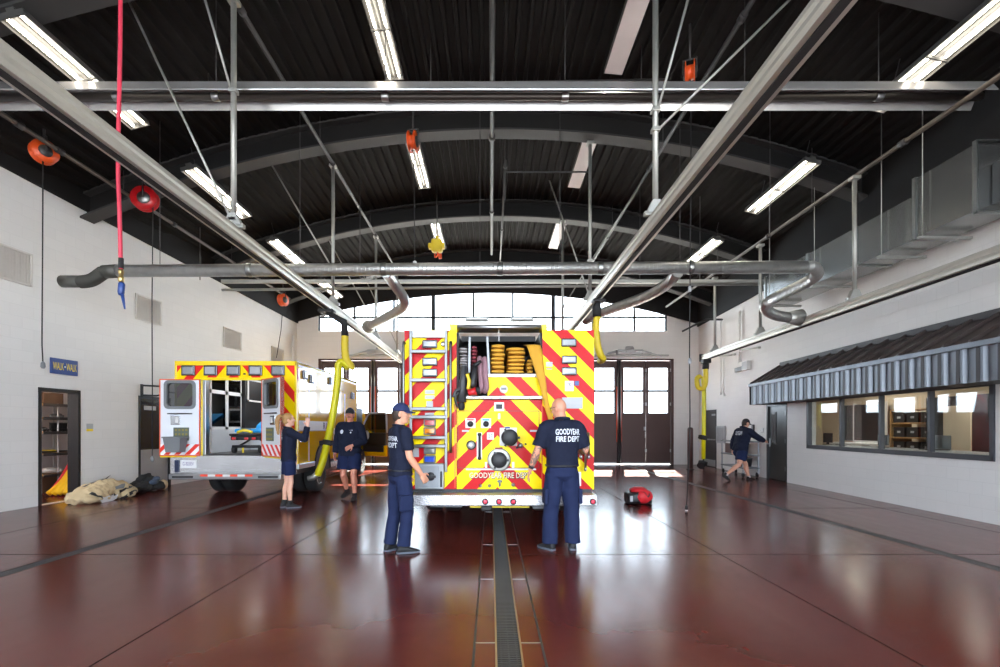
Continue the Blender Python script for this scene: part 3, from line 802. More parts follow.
b = MB(); b.lathe([(.085, -.05), (.1, -.04), (.1, .05), (.085, .06)], px(327, 443, dA) - O, (px(331, 425, dA) - px(322.5, 462, dB)), 14); b.box(-.15, .17, -.06, .06, -.05, .05, Matrix.Translation(px(327, 443, dA) - O), b=.02); b.build('collar', M['black_rubber'], r)
b = MB(); b.tube(rel([px(318.5, 473, dB), px(313, 477.5, dB), px(308, 478.5, dB)]), [.075, .06, .05], 14); b.build('tailpipe_nozzle', M['galv_dull'], r)
# right of the fire engine
d2 = 9.15
O = px(597, 310, d2)
r = empty('exhaust_hose', O, 'yellow exhaust hose dangling beside the top right corner of the fire engine', 'hose', 'yellow exhaust hoses')
b = MB(); b.box(-.12, .12, -.1, .1, -.06, 0, Matrix.Translation(V((2.07, d2, zr)) - O), b=.02); b.build('trolley', M['black'], r)
b = MB(); b.tube(rel([V((2.07, d2, zr - .05)), px(596.5, 307, d2), px(597, 317, d2)]), [.05, .085, .08], 14); b.build('cuff', M['black_rubber'], r)
b = ring_hose(rel([px(597, 317, d2), px(596, 330, d2), px(597.5, 345, d2), px(600.5, 355, d2), px(603, 359, d2 + .1), px(600, 361, d2 + .3)]), .07, 8); b.build('hose_line', M['hose_yellow'], r)
# in the back right corner
d3 = 14.1
O = px(706, 362, d3)
r = empty('exhaust_hose', O, 'yellow exhaust hose looped and hanging by the side door in the back right corner', 'hose', 'yellow exhaust hoses')
b = MB(); b.box(-.12, .12, -.1, .1, -.04, .085, b=.02); b.build('trolley', M['black'], r)
b = MB(); b.tube(rel([px(706, 363, d3), px(705.5, 369, d3)]), .09, 12); b.build('cuff', M['black_rubber'], r)
b = ring_hose(rel([px(705.5, 369, d3), px(705.5, 383, d3), px(702.5, 388.5, d3), px(698, 387, d3), px(696.8, 379, d3), px(700, 376.2, d3 + .05)]), .07, 8); b.build('upper_hose', M['hose_yellow'], r)
b = MB(); b.tube(rel([px(703, 376.5, d3 + .1), px(703.8, 390, d3 + .1), px(703.8, 430, d3 + .1), px(703.4, 459, d3 + .1)]), .06, 12); b.build('lower_hose', M['tube_yellow'], r)
b = MB()
for y in (437.5, 463): b.lathe([(.07, -.07), (.13, -.05), (.13, .05), (.07, .07)], px(702.8, y, d3 + .1) - O, (.25, 0, 1), 12)
b.tube(rel([px(702.8, 463, d3 + .1), px(700.5, 466, d3)]), [.1, .11], 12)
b.build('collar', M['black_rubber'], r)
# ------------------------------------------------------------------ fire engine, seen from behind
def chevron(name, x0, period, off, frac=.46, slope=1., c1=None, c2=None, rough=.3):
    m, t, b = base_mat(name)
    tc = t.new('ShaderNodeTexCoord'); sp = t.new('ShaderNodeSeparateXYZ'); t.link(tc.outputs['Object'], sp.inputs[0])
    ax = t.math('ABSOLUTE', t.math('SUBTRACT', sp.outputs[0], x0))
    v = t.math('ADD', sp.outputs[2], t.math('MULTIPLY', ax, slope))
    fr = t.math('FRACT', t.math('DIVIDE', t.math('SUBTRACT', v, off), period))
    red = t.math('GREATER_THAN', fr, 1 - frac)
    n = t.new('ShaderNodeTexNoise', Scale=14., Detail=3.); t.link(tc.outputs['Object'], n.inputs['Vector'])
    ca = t.mix(n.outputs[0], c1 or srgb(243, 212, 0), c1 or srgb(250, 224, 4)); cb = t.mix(n.outputs[0], c2 or srgb(178, 8, 18), c2 or srgb(188, 14, 24))
    t.link(t.mix(red, ca, cb), b.inputs['Base Color'])
    b.inputs['Roughness'].default_value = rough; b.inputs['Specular IOR Level'].default_value = .16
    return m
EX, EY = .106, 6.3
def q(x, y, dy=0.):
    """Pixel on the rear face (or dy in front of it) -> local (x, z)."""
    d = EY - dy; return (x - VPX) * d / F_PX - EX, EYE + (VPY - y) * d / F_PX
eng = empty('fire_engine', (EX, EY, 0), 'fire engine seen from behind with red and yellow chevron stripes and hose bed', 'fire engine')
cR = chevron('chevron_right', -.02, .444, .123); cL = chevron('chevron_left', -.02, .444, .024); cC = chevron('chevron_mid', -.02, .444, .224)
M['eng_red'] = mat('eng_red', srgb(176, 14, 22), .2, coat=.6, var=.05)
M['ladder_alu'] = mat('ladder_alu', (.17, .175, .18, 1), .35, 1., var=.2, scale=20)
def tread_mat():
    m, t, b = base_mat('tread_plate')
    tc = t.new('ShaderNodeTexCoord'); mp = t.new('ShaderNodeMapping'); mp.inputs['Rotation'].default_value = (PI / 4, PI / 4, PI / 4); mp.inputs['Scale'].default_value = (1, 1, 1)
    t.link(tc.outputs['Object'], mp.inputs[0])
    c = t.new('ShaderNodeTexChecker', Scale=52.); t.link(mp.outputs[0], c.inputs[0])
    c.inputs[1].default_value = (.62, .62, .64, 1); c.inputs[2].default_value = (.36, .36, .38, 1)
    t.link(c.outputs[0], b.inputs['Base Color']); b.inputs['Metallic'].default_value = .75; b.inputs['Roughness'].default_value = .32
    bp = t.new('ShaderNodeBump', Strength=.35, Distance=.004); t.link(c.outputs[1], bp.inputs['Height']); t.link(bp.outputs[0], b.inputs['Normal'])
    return m
M['plate'] = tread_mat()
xl0, xl1 = q(404.5, 0)[0], q(456.5, 0)[0]; xr0, xr1 = q(542.5, 0)[0], q(594, 0)[0]
zt = q(0, 330)[1]; zb = .635
# body: two side blocks, header, floor of the hose bed, nose and cab
b = MB(); b.box(xl0, xl1, .012, 6.6, zb, zt, b=.02); b.build('body_side', M['eng_red'], eng)
b = MB(); b.box(xr0, xr1, .012, 6.6, zb, zt, b=.02); b.build('body_side', M['eng_red'], eng)
b = MB(); b.box(xl1, xr0, .1, 6.6, zb, 1.80); b.box(xl1, xr0, 2.6, 6.6, 1.80, 2.88); b.build('hose_bed_floor', M['dark_steel'], eng)
b = MB(); b.box(xl0, xl1, 0, .012, zb, zt); b.build('rear_panel', cL, eng)
b = MB(); b.box(xr0, xr1, 0, .012, zb, zt); b.build('rear_panel', cR, eng)
b = MB(); b.box(xl1 + .005, xr0 - .005, .0, .1, zb, q(0, 400)[1]); b.build('tailgate_panel', cC, eng)
x0m = q(487.5, 0)[0]
b = MB(); b.box(x0m, xr0 - .006, .04, .12, q(0, 399)[1], q(0, 377)[1]); b.build('upper_panel', cC, eng)
b = MB(); b.box(x0m, xr0 - .006, .02, 2.6, q(0, 377)[1], q(0, 373.5)[1], b=.006); b.build('bed_lip', M['plate'], eng)
# seams
seam = mat('seam', srgb(120, 20, 20), .5)
b = MB()
for x in (455, 542): a = q(x, 0)[0]; b.box(a - .006, a + .006, -.008, .01, zb + .02, q(0, 404)[1]); b.cut()
b.build('panel_seam', M['orange'], eng)
b = MB(); a0, a1 = q(458, 0)[0], q(539, 0)[0]; z0, z1 = q(0, 468)[1], q(0, 411)[1]; w = .005
b.box(a0, a1, -.004, .0, z1 - w, z1 + w); b.box(a0 - w, a0 + w, -.004, 0, z0, z1); b.box(a1 - w, a1 + w, -.004, 0, z0, z1); b.box(a0, a1, -.004, 0, z0 - w, z0 + w)
b.build('panel_seam', seam, eng)
b = MB(); b.box(q(466, 0)[0], q(536, 0)[0], -.012, 0, q(0, 470)[1], q(0, 468.5)[1]); b.build('panel_strip', M['bright_white'], eng)
lettering('lettering', 'GOODYEAR FIRE DEPT', .075, .80, (q(499.5, 0)[0], -.006, q(0, 475.2)[1]), (1, 0, 0), (0, 0, 1), mat('letter_gold', srgb(214, 196, 170), .5, var=.1), eng, .0035, .012)
lettering('lettering_outline', 'GOODYEAR FIRE DEPT', .088, .815, (q(499.5, 0)[0] + .004, -.006, q(0, 475.2)[1] - .003), (1, 0, 0), (0, 0, 1), M['black'], eng, .0015, .03)  # larger black letters behind the gold ones form their outline
# header over the hose bed with two work lights
b = MB(); b.box(q(449, 0)[0], q(547.5, 0)[0], .04, .5, q(0, 325.5)[1], q(0, 319)[1], b=.01); b.build('header', M['galv_dull'], eng)
b = MB()
for a0, a1 in ((449.5, 457), (542, 547.5)): b.box(q(a0, 0)[0], q(a1, 0)[0], .03, .35, zt - .02, q(0, 324)[1], b=.006); b.cut()
b.build('corner_post', M['yellow'], eng)
b = MB(); b.cyl((q(458, 0)[0], -.02, q(0, 327.5)[1]), (q(541, 0)[0], -.02, q(0, 327.5)[1]), .03, n=12); b.build('cover_roller', M['alu'], eng)
b = MB()
for a0, a1 in ((465.5, 488), (511, 533.5)): b.box(q(a0, 0)[0], q(a1, 0)[0], .0, .12, q(0, 320.5)[1], q(0, 316)[1], b=.02); b.cut()
b.build('work_light', M['galv'], eng)
b = MB(); b.box(xl1, xr0, 1.0, 2.6, 2.78, 2.86); b.build('bed_cover', M['black'], eng)
b = MB(); b.box(xl1 + .002, xl1 + .02, .1, 2.6, 1.8, 2.74); b.cut(); b.box(xr0 - .02, xr0 - .002, .1, 2.6, 1.8, 2.74); b.build('bed_wall', M['black'], eng)
b = MB()
for (xa, ya, xb, yb) in ((469.5, 336, 469.0, 372), (487.2, 335.5, 489.2, 375)):
    p0, p1 = q(xa, ya), q(xb, yb); b.prism([(p0[0] - .014, p0[1]), (p0[0] + .014, p0[1]), (p1[0] + .014, p1[1]), (p1[0] - .014, p1[1])], 'y', .06, .14); b.cut()
b.build('bed_divider', M['ladder_alu'], eng)
b = MB(); a = q(499, 0)[0]; b.box(a - .004, a + .004, .02, .025, q(0, 341)[1], q(0, 325)[1]); b.build('pull_strap', M['bright_white'], eng)
b = MB(); b.box(q(476, 0)[0], q(484, 0)[0], 2.4, 2.5, q(0, 352)[1], q(0, 340)[1]); b.cut(); b.box(q(514, 0)[0], q(527, 0)[0], 2.4, 2.5, q(0, 345)[1], q(0, 336)[1]); b.build('bed_light', M['grey_plastic'], eng)
# tread step bar under the hose bed and rear step
b = MB(); b.box(q(466, 0)[0], q(544.5, 0)[0], -.07, .06, q(0, 399.5)[1], q(0, 396)[1], b=.012); b.build('tread_bar', M['plate'], eng)
b = MB(); b.box(-1.258, 1.238, -.3, .12, .465, .602, b=.012); b.build('rear_step', M['plate'], eng)
b = MB(); b.box(-1.25, 1.23, -.01, .03, .60, .64); b.build('step_gap', M['black'], eng)
b = MB(); b.box(-1.12, 1.12, .12, 7.0, .50, .64); b.build('chassis', M['black'], eng)
for x in (485.2, 499, 513.3, 592.8):
    a, z = q(x, 501.7, .3); c = MB(); c.lathe([(.04, -.012), (.04, .0), (.001, .0)], (a, -.3, z), (0, 1, 0), 16); ring = c.build('marker_lamp', M['black_rubber'], eng)
    c = MB(); c.lathe([(.001, -.022), (.02, -.02), (.028, -.012)], (a, -.3, z), (0, 1, 0), 14); c.build('lens', mat('red_lens', srgb(238, 60, 84), .2, coat=.5), ring)
b = MB(); b.box(q(470, 0)[0], q(529, 0)[0], -.05, .1, .40, .47); b.build('tow_frame', M['hose_yellow'], eng)
b = MB(); b.box(q(481, 0)[0], q(492, 0)[0], -.08, .0, .36, .44, b=.02); b.build('tow_eye', M['black'], eng)
b = MB(); b.box(q(430, 0)[0], q(462, 0)[0], 0, .3, .40, .46); b.cut(); b.box(q(533, 0)[0], q(560, 0)[0], 0, .3, .38, .46); b.build('mud_bracket', M['grey_plastic'], eng)
# wheels
def wheel(name, c, rad, wd, parent, dual=False, face=1, hubm=None):
    """A tyre with rim turned towards +-x, centred at c."""
    c = V(c); out = []
    for k in range(2 if dual else 1):
        cc = c + V((-face * k * wd * 1.12, 0, 0)); ax = (face, 0, 0)
        b = MB(); b.lathe([(rad * .58, -wd * .42), (rad * .72, -wd * .5), (rad * .93, -wd * .47), (rad, -wd * .34), (rad, wd * .34), (rad * .93, wd * .47), (rad * .72, wd * .5), (rad * .58, wd * .42)], cc, ax, 32)
        t_ = b.build(name, M['black_rubber'], parent)
        b = MB(); b.lathe([(rad * .6, -wd * .4), (rad * .6, wd * .40), (rad * .54, wd * .44), (rad * .48, wd * .12), (rad * .3, wd * .05), (rad * .28, wd * .4), (rad * .18, wd * .46), (.001, wd * .46)], cc, ax, 24)
        b.build('rim', hubm or M['alu'], t_)
        b = MB()
        for j in range(8):
            a = 2 * PI * j / 8; b.cyl(cc + V((face * wd * .06, rad * .4 * math.cos(a), rad * .4 * math.sin(a))), cc + V((face * wd * .12, rad * .4 * math.cos(a), rad * .4 * math.sin(a))), rad * .035, n=6)
        b.build('lug_nut', M['chrome'], t_)
    return
for s in (-1, 1):
    wheel('tyre', (s * 1.08, 2.1, .53), .53, .28, eng, True, s)
    wheel('tyre', (s * 1.08, 7.4, .53), .53, .30, eng, False, s)
b = MB(); b.cyl((-1., 2.1, .53), (1., 2.1, .53), .09); b.ell((0, 2.1, .53), .22, .2, .2); b.build('axle', M['black'], eng)
# cab
b = MB(); cabp = [(6.65, .6), (9.0, .6), (9.2, .75), (9.15, 1.6), (8.9, 2.75), (8.6, 2.95), (6.8, 2.95), (6.65, 2.85)]
b.prism(cabp, 'x', -1.2, 1.2); b.build('cab', M['eng_red'], eng)
b = MB()
for s in (-1, 1): b.box(s * 1.2, s * 1.208, 7.0, 7.8, 1.8, 2.6); b.box(s * 1.2, s * 1.208, 8.0, 8.6, 1.8, 2.6)
b.prism([(9.165, 1.65), (8.93, 2.65), (8.95, 2.66), (9.185, 1.66)], 'x', -1.05, 1.05)
b.build('window', M['black'], eng)
b = MB()
for s in (-1, 1):
    for y0, y1 in ((.35, 1.5), (2.8, 4.2), (4.35, 6.3)): b.box(s * 1.25, s * 1.268, y0, y1, 1.25, 2.6, b=.008); b.cut()
b.build('roller_shutter', M['alu'], eng)
# ladder and grab rails on the left column
b = MB()
for x in (410.8, 446): a = q(x, 0, .07)[0]; b.box(a - .018, a + .018, -.09, -.055, q(0, 472, .07)[1], q(0, 330, .07)[1], b=.006); b.cut()
b.build('ladder_stile', M['ladder_alu'], eng)
b = MB()
for y in (351.7, 380.2, 408.8, 417, 437.5, 446): z = q(0, y, .07)[1]; b.box(q(411, 0, .07)[0], q(446, 0, .07)[0], -.11, -.04, z - .022, z + .022, b=.006); b.cut()
b.build('ladder_rung', M['ladder_alu'], eng)
b = MB()
for x, y0, y1 in ((403.5, 342, 436), (450.6, 342, 452)):
    a0 = q(x, y0, .1); a1 = q(x, y1, .1)
    b.tube([(a0[0], -.0, a0[1]), (a0[0], -.09, a0[1]), (a0[0], -.1, a0[1] - .03), (a1[0], -.1, a1[1] + .03), (a1[0], -.09, a1[1]), (a1[0], 0, a1[1])], .017, 8); b.cut()
b.build('grab_rail', M['ladder_alu'], eng)
b = MB(); b.box(q(412, 0)[0], q(445.5, 0)[0], -.05, -.0, q(0, 338.3)[1], q(0, 331)[1], b=.006); b.build('name_plate', M['alu'], eng)
# light clusters
M['bezel'] = mat('bezel', (.13, .13, .14, 1), .25, .8)
M['lens_clear'] = mat('lens_clear', (.34, .36, .38, 1), .15, .45, var=.25, scale=30, coat=.5)
def lamp_unit(x, y, w_=15., h_=8.4, lens=None, par=None, qf=None, bz=None, dy=0.):
    par = par or eng; qf = qf or q
    (a0, z1), (a1, z0) = qf(x - w_ / 2, y - h_ / 2), qf(x + w_ / 2, y + h_ / 2)
    c = MB(); c.box(a0, a1, dy - .045, dy, z0, z1, b=.014); o = c.build('light_unit', bz or M['bezel'], par)
    m_ = .16 * (z1 - z0)
    c = MB(); c.box(a0 + m_, a1 - m_, dy - .058, dy - .04, z0 + m_, z1 - m_, b=.012); c.build('lens', lens or M['lens_clear'], o)
    return o
for x, y in ((430, 344.5), (430, 362), (430, 373), (568.6, 343), (569, 360), (569, 371.5)): lamp_unit(x, y)
lens_r = mat('lens_red', srgb(170, 10, 24), .15, coat=.6); lens_a = mat('lens_amber', srgb(224, 130, 0), .15, coat=.6)
lens_b = mat('lens_blue', srgb(10, 70, 200), .15, coat=.6); lens_k = mat('lens_smoke', (.14, .15, .14, 1), .15, coat=.6)
for y, l in ((422.8, lens_r), (431, lens_a), (450.5, lens_k), (459, lens_b)): lamp_unit(430, y, 12, 7.6, l, bz=M['grey_plastic'])
b = MB(); a, z = q(443.2, 344.2); b.lathe([(.036, 0), (.036, -.01), (.02, -.018), (.001, -.018)], (a, 0, z), (0, 1, 0), 14); b.build('badge', M['chrome'], eng)
def plate(x0, y0, x1, y1, m, name='sticker', par=None, qf=None, t_=.004, y=0.):
    par = par or eng; qf = qf or q; (a0, zz1), (a1, zz0) = qf(x0, y0), qf(x1, y1)
    c = MB(); c.box(a0, a1, y - t_, y, zz0, zz1); return c.build(name, m, par)
for r_ in ((425, 390, 434.5, 394), (425, 395.3, 434.5, 399), (426.5, 401, 433, 407), (425, 412.8, 434, 416)): plate(*r_, M['grey_light'])
plate(546, 362, 552.5, 366.5, M['grey_light']); plate(546.5, 368, 552, 369.6, mat('pink_sticker', srgb(240, 130, 140), .5))
s_ = plate(565, 381, 573.5, 391, M['bright_white'], 'sticker')
lettering('lettering', 'TK', .05, .06, (q(569.2, 0)[0], -.005, q(0, 384.5)[1]), (1, 0, 0), (0, 0, 1), M['black'], s_, .001, .02)
plate(574.5, 381, 579, 385.5, M['sign_blue']); plate(562, 397.5, 582.5, 408.5, M['grey_light'], 'blank_plate')
plate(411.5, 448, 419, 457, M['grey_light'], 'blank_plate')
# equipment box at the foot of the ladder
(a0, z1), (a1, z0) = q(415, 463.5, .1), q(444, 489, .1)
b = MB(); b.box(a0, a1, -.13, 0, z0, z1, b=.014); bx = b.build('equipment_box', mat('box_grey', (.30, .32, .34, 1), .4, .3), eng)
b = MB(); b.box(a0 + .02, a1 - .06, -.14, -.125, z0 + .03, z1 - .03, b=.005); b.build('box_lid', mat('box_grey_lid', (.25, .27, .29, 1), .4, .3), bx)
b = MB(); b.box(a1 - .045, a1 - .02, -.15, -.12, z0 + .03, z1 - .1, b=.006); b.build('latch', M['black'], bx)
b = MB(); c0 = (a0 + a1) / 2; b.lathe([(.001, -.15), (.05, -.15), (.06, -.135)], (c0 + .02, 0, (z0 + z1) / 2), (0, 1, 0), 16); b.box(c0 - .05, c0 + .09, -.165, -.145, (z0 + z1) / 2 - .015, (z0 + z1) / 2 + .015, Matrix.Identity(4)); b.build('knob', M['black'], bx)
# pump intakes, gauge, valves on the tailgate
def intake(x, y, r_, plate_m, rp, sq=False):
    a, z = q(x, y); c = MB()
    if sq: c.box(a - rp, a + rp * .75, -.012, 0, z - rp * .85, z + rp, b=.004)
    else: c.lathe([(rp, 0), (rp, -.014), (rp * .85, -.018), (.001, -.018)], (a, 0, z), (0, 1, 0), 28)
    p = c.build('intake_plate', plate_m, eng)
    c = MB(); c.lathe([(r_ * 1.05, -.01), (r_ * 1.05, -.05), (r_ * .92, -.06), (r_ * .92, -.09), (r_ * 1.02, -.1), (r_ * 1.02, -.135), (r_ * .9, -.15), (.001, -.152)], (a, 0, z), (0, 1, 0), 24)
    for k in range(3):
        an = PI / 2 + k * 2 * PI / 3; c.box(-.014, .014, -.145, -.09, r_ * .9, r_ * 1.25, Matrix.Translation((a, 0, z)) @ Matrix.Rotation(an, 4, 'Y'), b=.004)
    c.build('intake_cap', M['black'], p); return p
p = intake(509.5, 437.5, .105, M['bright_white'], .13, True); plate(505, 426.6, 510, 428.5, M['sign_blue'], 'tag', p, y=-.013)
p = intake(499, 459.7, .10, M['galv_dull'], .155); plate(495, 447.3, 502.5, 449.3, mat('tag_red', srgb(120, 10, 20), .5), 'tag', p, y=-.02)
a, z = q(471.2, 445); c = MB(); c.lathe([(.064, 0), (.064, -.03), (.05, -.035), (.044, -.03)], (a, 0, z), (0, 1, 0), 22); g = c.build('pressure_gauge', M['black'], eng)
c = MB(); c.lathe([(.048, -.0315), (.001, -.032)], (a, 0, z), (0, 1, 0), 20); c.build('dial', M['bright_white'], g)
for x, m_ in ((470.5, M['red']), (486, mat('label_blue', srgb(70, 160, 210), .5))):
    pl = plate(x - 5, 418.5, x + 5, 428, M['bright_white'], 'valve_plate', t_=.01); plate(x - 3.5, 419, x + 3.5, 420.6, m_, 'tag', pl, y=-.011)
    a, z = q(x, 424); c = MB(); c.lathe([(.036, -.01), (.04, -.04), (.03, -.07), (.001, -.075)], (a, 0, z), (0, 1, 0), 16); c.build('valve_knob', M['black'], pl)
pl = plate(476.8, 432.5, 482, 459, M['bright_white'], 'slide_plate', t_=.008)
a0 = q(479.6, 434.5); a1 = q(479.6, 458); c = MB(); c.tube([(a0[0], -.03, a0[1]), (a1[0], -.03, a1[1])], .016, 8); c.ell((a0[0], -.035, a0[1]), .025, .02, .025); c.ell((a1[0], -.035, a1[1]), .025, .02, .025); c.build('slide_handle', M['black'], pl)
s_ = plate(487, 432.5, 493.8, 439.5, M['bright_white'])
lettering('lettering', '27', .05, .06, (q(490.4, 0)[0], -.005, q(0, 436)[1]), (1, 0, 0), (0, 0, 1), M['black'], s_, .001)
plate(462, 430, 469, 431.8, M['grey_light']); plate(530, 430, 537, 431.8, M['grey_light']); plate(512, 462, 514.2, 468, M['bright_white']); plate(485, 462, 487.2, 468, M['bright_white']); plate(498, 413.5, 500.2, 419, M['bright_white'])
pl = plate(494.2, 402.5, 504, 411, M['bright_white'], 'camera_frame', t_=.02); plate(496, 404.3, 502.2, 409, M['black'], 'screen', pl, y=-.021)
a, z = q(503.8, 389); c = MB(); c.lathe([(.055, .04), (.055, .025), (.03, .015), (.001, .015)], (a, 0, z), (0, 1, 0), 20); eb = c.build('round_emblem', M['bright_white'], eng); c = MB(); c.box(a - .035, a + .035, .008, .014, z - .012, z + .02); c.build('emblem_bar', M['grey_plastic'], eb)
def valve(x, y, r_=.03, m_=None):
    a, z = q(x, y); c = MB(); c.lathe([(r_, 0), (r_ * .8, -.03), (r_ * .9, -.035), (r_ * .9, -.055), (.001, -.06)], (a, 0, z), (0, 1, 0), 14); c.build('drain_valve', m_ or M['steel'], eng)
for x, y, r_ in ((480.5, 485.5, .022), (489.5, 485.5, .022), (513, 484.5, .025), (520.5, 445.5, .034), (517, 447.5, .018), (525.5, 444, .012)): valve(x, y, r_, M['steel'] if r_ > .02 else M['black'])
a, z = q(499.7, 481); c = MB(); c.tube([(a - .03, -.03, z), (a + .03, -.03, z)], .014, 8); c.tube([(a, -.03, z), (a, -.03, z - .07)], .012, 8); c.cyl((a, 0, z), (a, -.03, z), .016); c.build('drain_valve', M['grey_plastic'], eng)
# tool holder right of the standing man
a, z = q(583, 440); c = MB(); c.box(a - .05, a + .06, -.05, 0, z - .1, z + .1, b=.01); th = c.build('tool_holder', M['grey_plastic'], eng)
c = MB()
for dx, l in ((-.04, .22), (.02, .38), (.06, .22)): c.tube([(a + dx, -.07, z + .1), (a + dx, -.07, z - l)], [.012, .016], 8); c.ell((a + dx, -.07, z - l), .022, .02, .03); c.cut()
c.build('hanging_tool', M['steel'], th)
plate(577.5, 472, 581, 486, M['bright_white']); plate(588.5, 490, 592, 494, M['orange'], 'reflector')

# ------------------------------------------------------------------ hoses lying in the bed (things of their own)
M['hose_tan'] = mat('hose_tan', srgb(206, 152, 40), .75, var=.25, scale=12, bump=.3, bscale=120)
M['hose_grey'] = mat('hose_grey', srgb(150, 146, 146), .8, var=.25, scale=12, bump=.3, bscale=120)
M['hose_pink'] = mat('hose_pink', srgb(150, 112, 122), .8, var=.25, scale=12, bump=.3, bscale=120)
M['hose_maroon'] = mat('hose_maroon', srgb(128, 44, 56), .8, var=.25, scale=12, bump=.3, bscale=120)
def flat_fold(b, x, w_, z, h_, y0, y1, tw=0.):
    """One flaked length of flattened hose, its bend towards the viewer."""
    pts = [(x - w_ * .02, y1, z), (x, y0 + .1, z), (x + tw * .3, y0 + .03, z + .004), (x + tw, y0, z)]
    b.tube(pts, [(h_ / 2, w_ / 2)] * 2 + [(h_ / 2 * .9, w_ / 2 * .98), (h_ / 2 * .4, w_ / 2 * .9)], 12, up=(0, 0, 1))
zf = q(0, 373.5)[1]
ht = empty('fire_hose', (EX + .25, EY + .2, zf + .002), 'wide tan fire hose stacked in folds in the hose bed, its end draped down', 'hose', 'fire hoses on the engine')
hb = MB(); O = V((.25, .2, zf + .002))
rnd = random.Random(3)
for x0, x1, top, n_ in ((490.6, 505.6, 343, 7), (506.5, 526.3, 346.5, 7), (526.8, 534, 358, 4)):
    a0, a1 = q(x0, 0)[0], q(x1, 0)[0]; H = (q(0, top)[1] - zf) / n_
    for k in range(n_):
        j = rnd.uniform(-.012, .012)
        flat_fold(hb, (a0 + a1) / 2 + j, (a1 - a0) * rnd.uniform(.90, .97), zf + .006 + H * (k + .5), H * .96, rnd.uniform(.03, .12), 1.6); hb.cut()
for i in range(len(hb.v)): hb.v[i] = hb.v[i] - O
hb.build('hose_fold', M['hose_tan'], ht)
pw = [(530, 345.5, .45, 14), (532.5, 345.3, .10, 14), (534, 346.5, .03, 14), (536, 354, -.01, 13), (539, 367, -.05, 10), (542, 381, -.09, 7.5), (544, 391, -.11, 5.8), (545, 397, -.115, 5), (546.8, 406, -.10, 5), (549.5, 415, -.09, 5.2), (553.5, 428, -.09, 5)]
rings = []
for x, y, dy, w_ in pw:
    a, z = q(x, y, -dy); h_ = w_ / 75.4 / 2; p_ = V((a, dy, z)) - O; nrm = V((0, 0, .011)) if dy > .05 else V((0, -.011, .004))
    rings.append([p_ + V((-h_, 0, 0)) + nrm * .4, p_ + V((-h_ * .5, 0, 0)) + nrm, p_ + V((h_ * .5, 0, 0)) + nrm, p_ + V((h_, 0, 0)) + nrm * .4, p_ + V((h_, 0, 0)) - nrm * .4, p_ + V((h_ * .5, 0, 0)) - nrm, p_ + V((-h_ * .5, 0, 0)) - nrm, p_ + V((-h_, 0, 0)) - nrm * .4])
hb = MB()
cols = [smooth_path([r_[k] for r_ in rings], 4) for k in range(8)]
hb.loft([[c_[i] for c_ in cols] for i in range(len(cols[0]))], smooth=True)
hb.build('draped_length', M['hose_tan'], ht)
z18 = 1.865
hg = empty('fire_hose', (EX - .48, EY + .3, z18), 'grey fire hose stacked at the far left of the hose bed', 'hose', 'fire hoses on the engine')
O = V((-.48, .3, z18)); hb = MB()
a0, a1 = q(458.6, 0)[0], q(467.6, 0)[0]; n_ = 17; H = (q(0, 347)[1] - z18) / n_
for k in range(n_): flat_fold(hb, (a0 + a1) / 2 + rnd.uniform(-.006, .006), (a1 - a0), z18 + .003 + H * (k + .5), H * .95, rnd.uniform(.04, .12), 1.4); hb.cut()
for i in range(len(hb.v)): hb.v[i] = hb.v[i] - O
hb.build('hose_fold', M['hose_grey'], hg)
hm = empty('fire_hose', (EX - .33, EY + .3, z18), 'dull red and pink fire hose stacked between the two bed dividers', 'hose', 'fire hoses on the engine')
O = V((-.33, .3, z18)); hb = MB(); a0, a1 = q(470.8, 0)[0], q(476.6, 0)[0]; n_ = 15; H = (q(0, 344.5)[1] - z18) / n_
for k in range(n_): flat_fold(hb, (a0 + a1) / 2, (a1 - a0), z18 + .003 + H * (k + .5), H * .95, rnd.uniform(.06, .14), 1.4); hb.cut()
for i in range(len(hb.v)): hb.v[i] = hb.v[i] - O
hb.build('hose_fold', M['hose_maroon'], hm)
hk = empty('fire_hose', (EX - .19, EY + .1, z18), 'pinkish grey fire hose hanging in a thick loop left of the striped panel', 'hose', 'fire hoses on the engine')
O = V((-.19, .1, z18)); hb = MB()
for dx, top, dy in ((479.5, 357, .0), (484.5, 357.5, -.02)):
    pts = [V((q(dx, 0)[0], .5, q(0, top + 1)[1])), V((q(dx, 0)[0], .12, q(0, top)[1])), V((q(dx + .4, 0)[0], .02 + dy, q(0, top + 5)[1])), V((q(dx + 1, 0)[0], -.02 + dy, q(0, 376)[1])), V((q(dx + 2, 0)[0], -.05 + dy, q(0, 388)[1])), V((q(dx - .5, 0)[0], -.09 + dy, q(0, 392.5)[1]))]
    hb.tube(smooth_path([p - O for p in pts], 5), [(.035, .035)] * 26, 12, up=(0, -1, .2)); hb.cut()
hb.build('hose_loop', M['hose_pink'], hk)
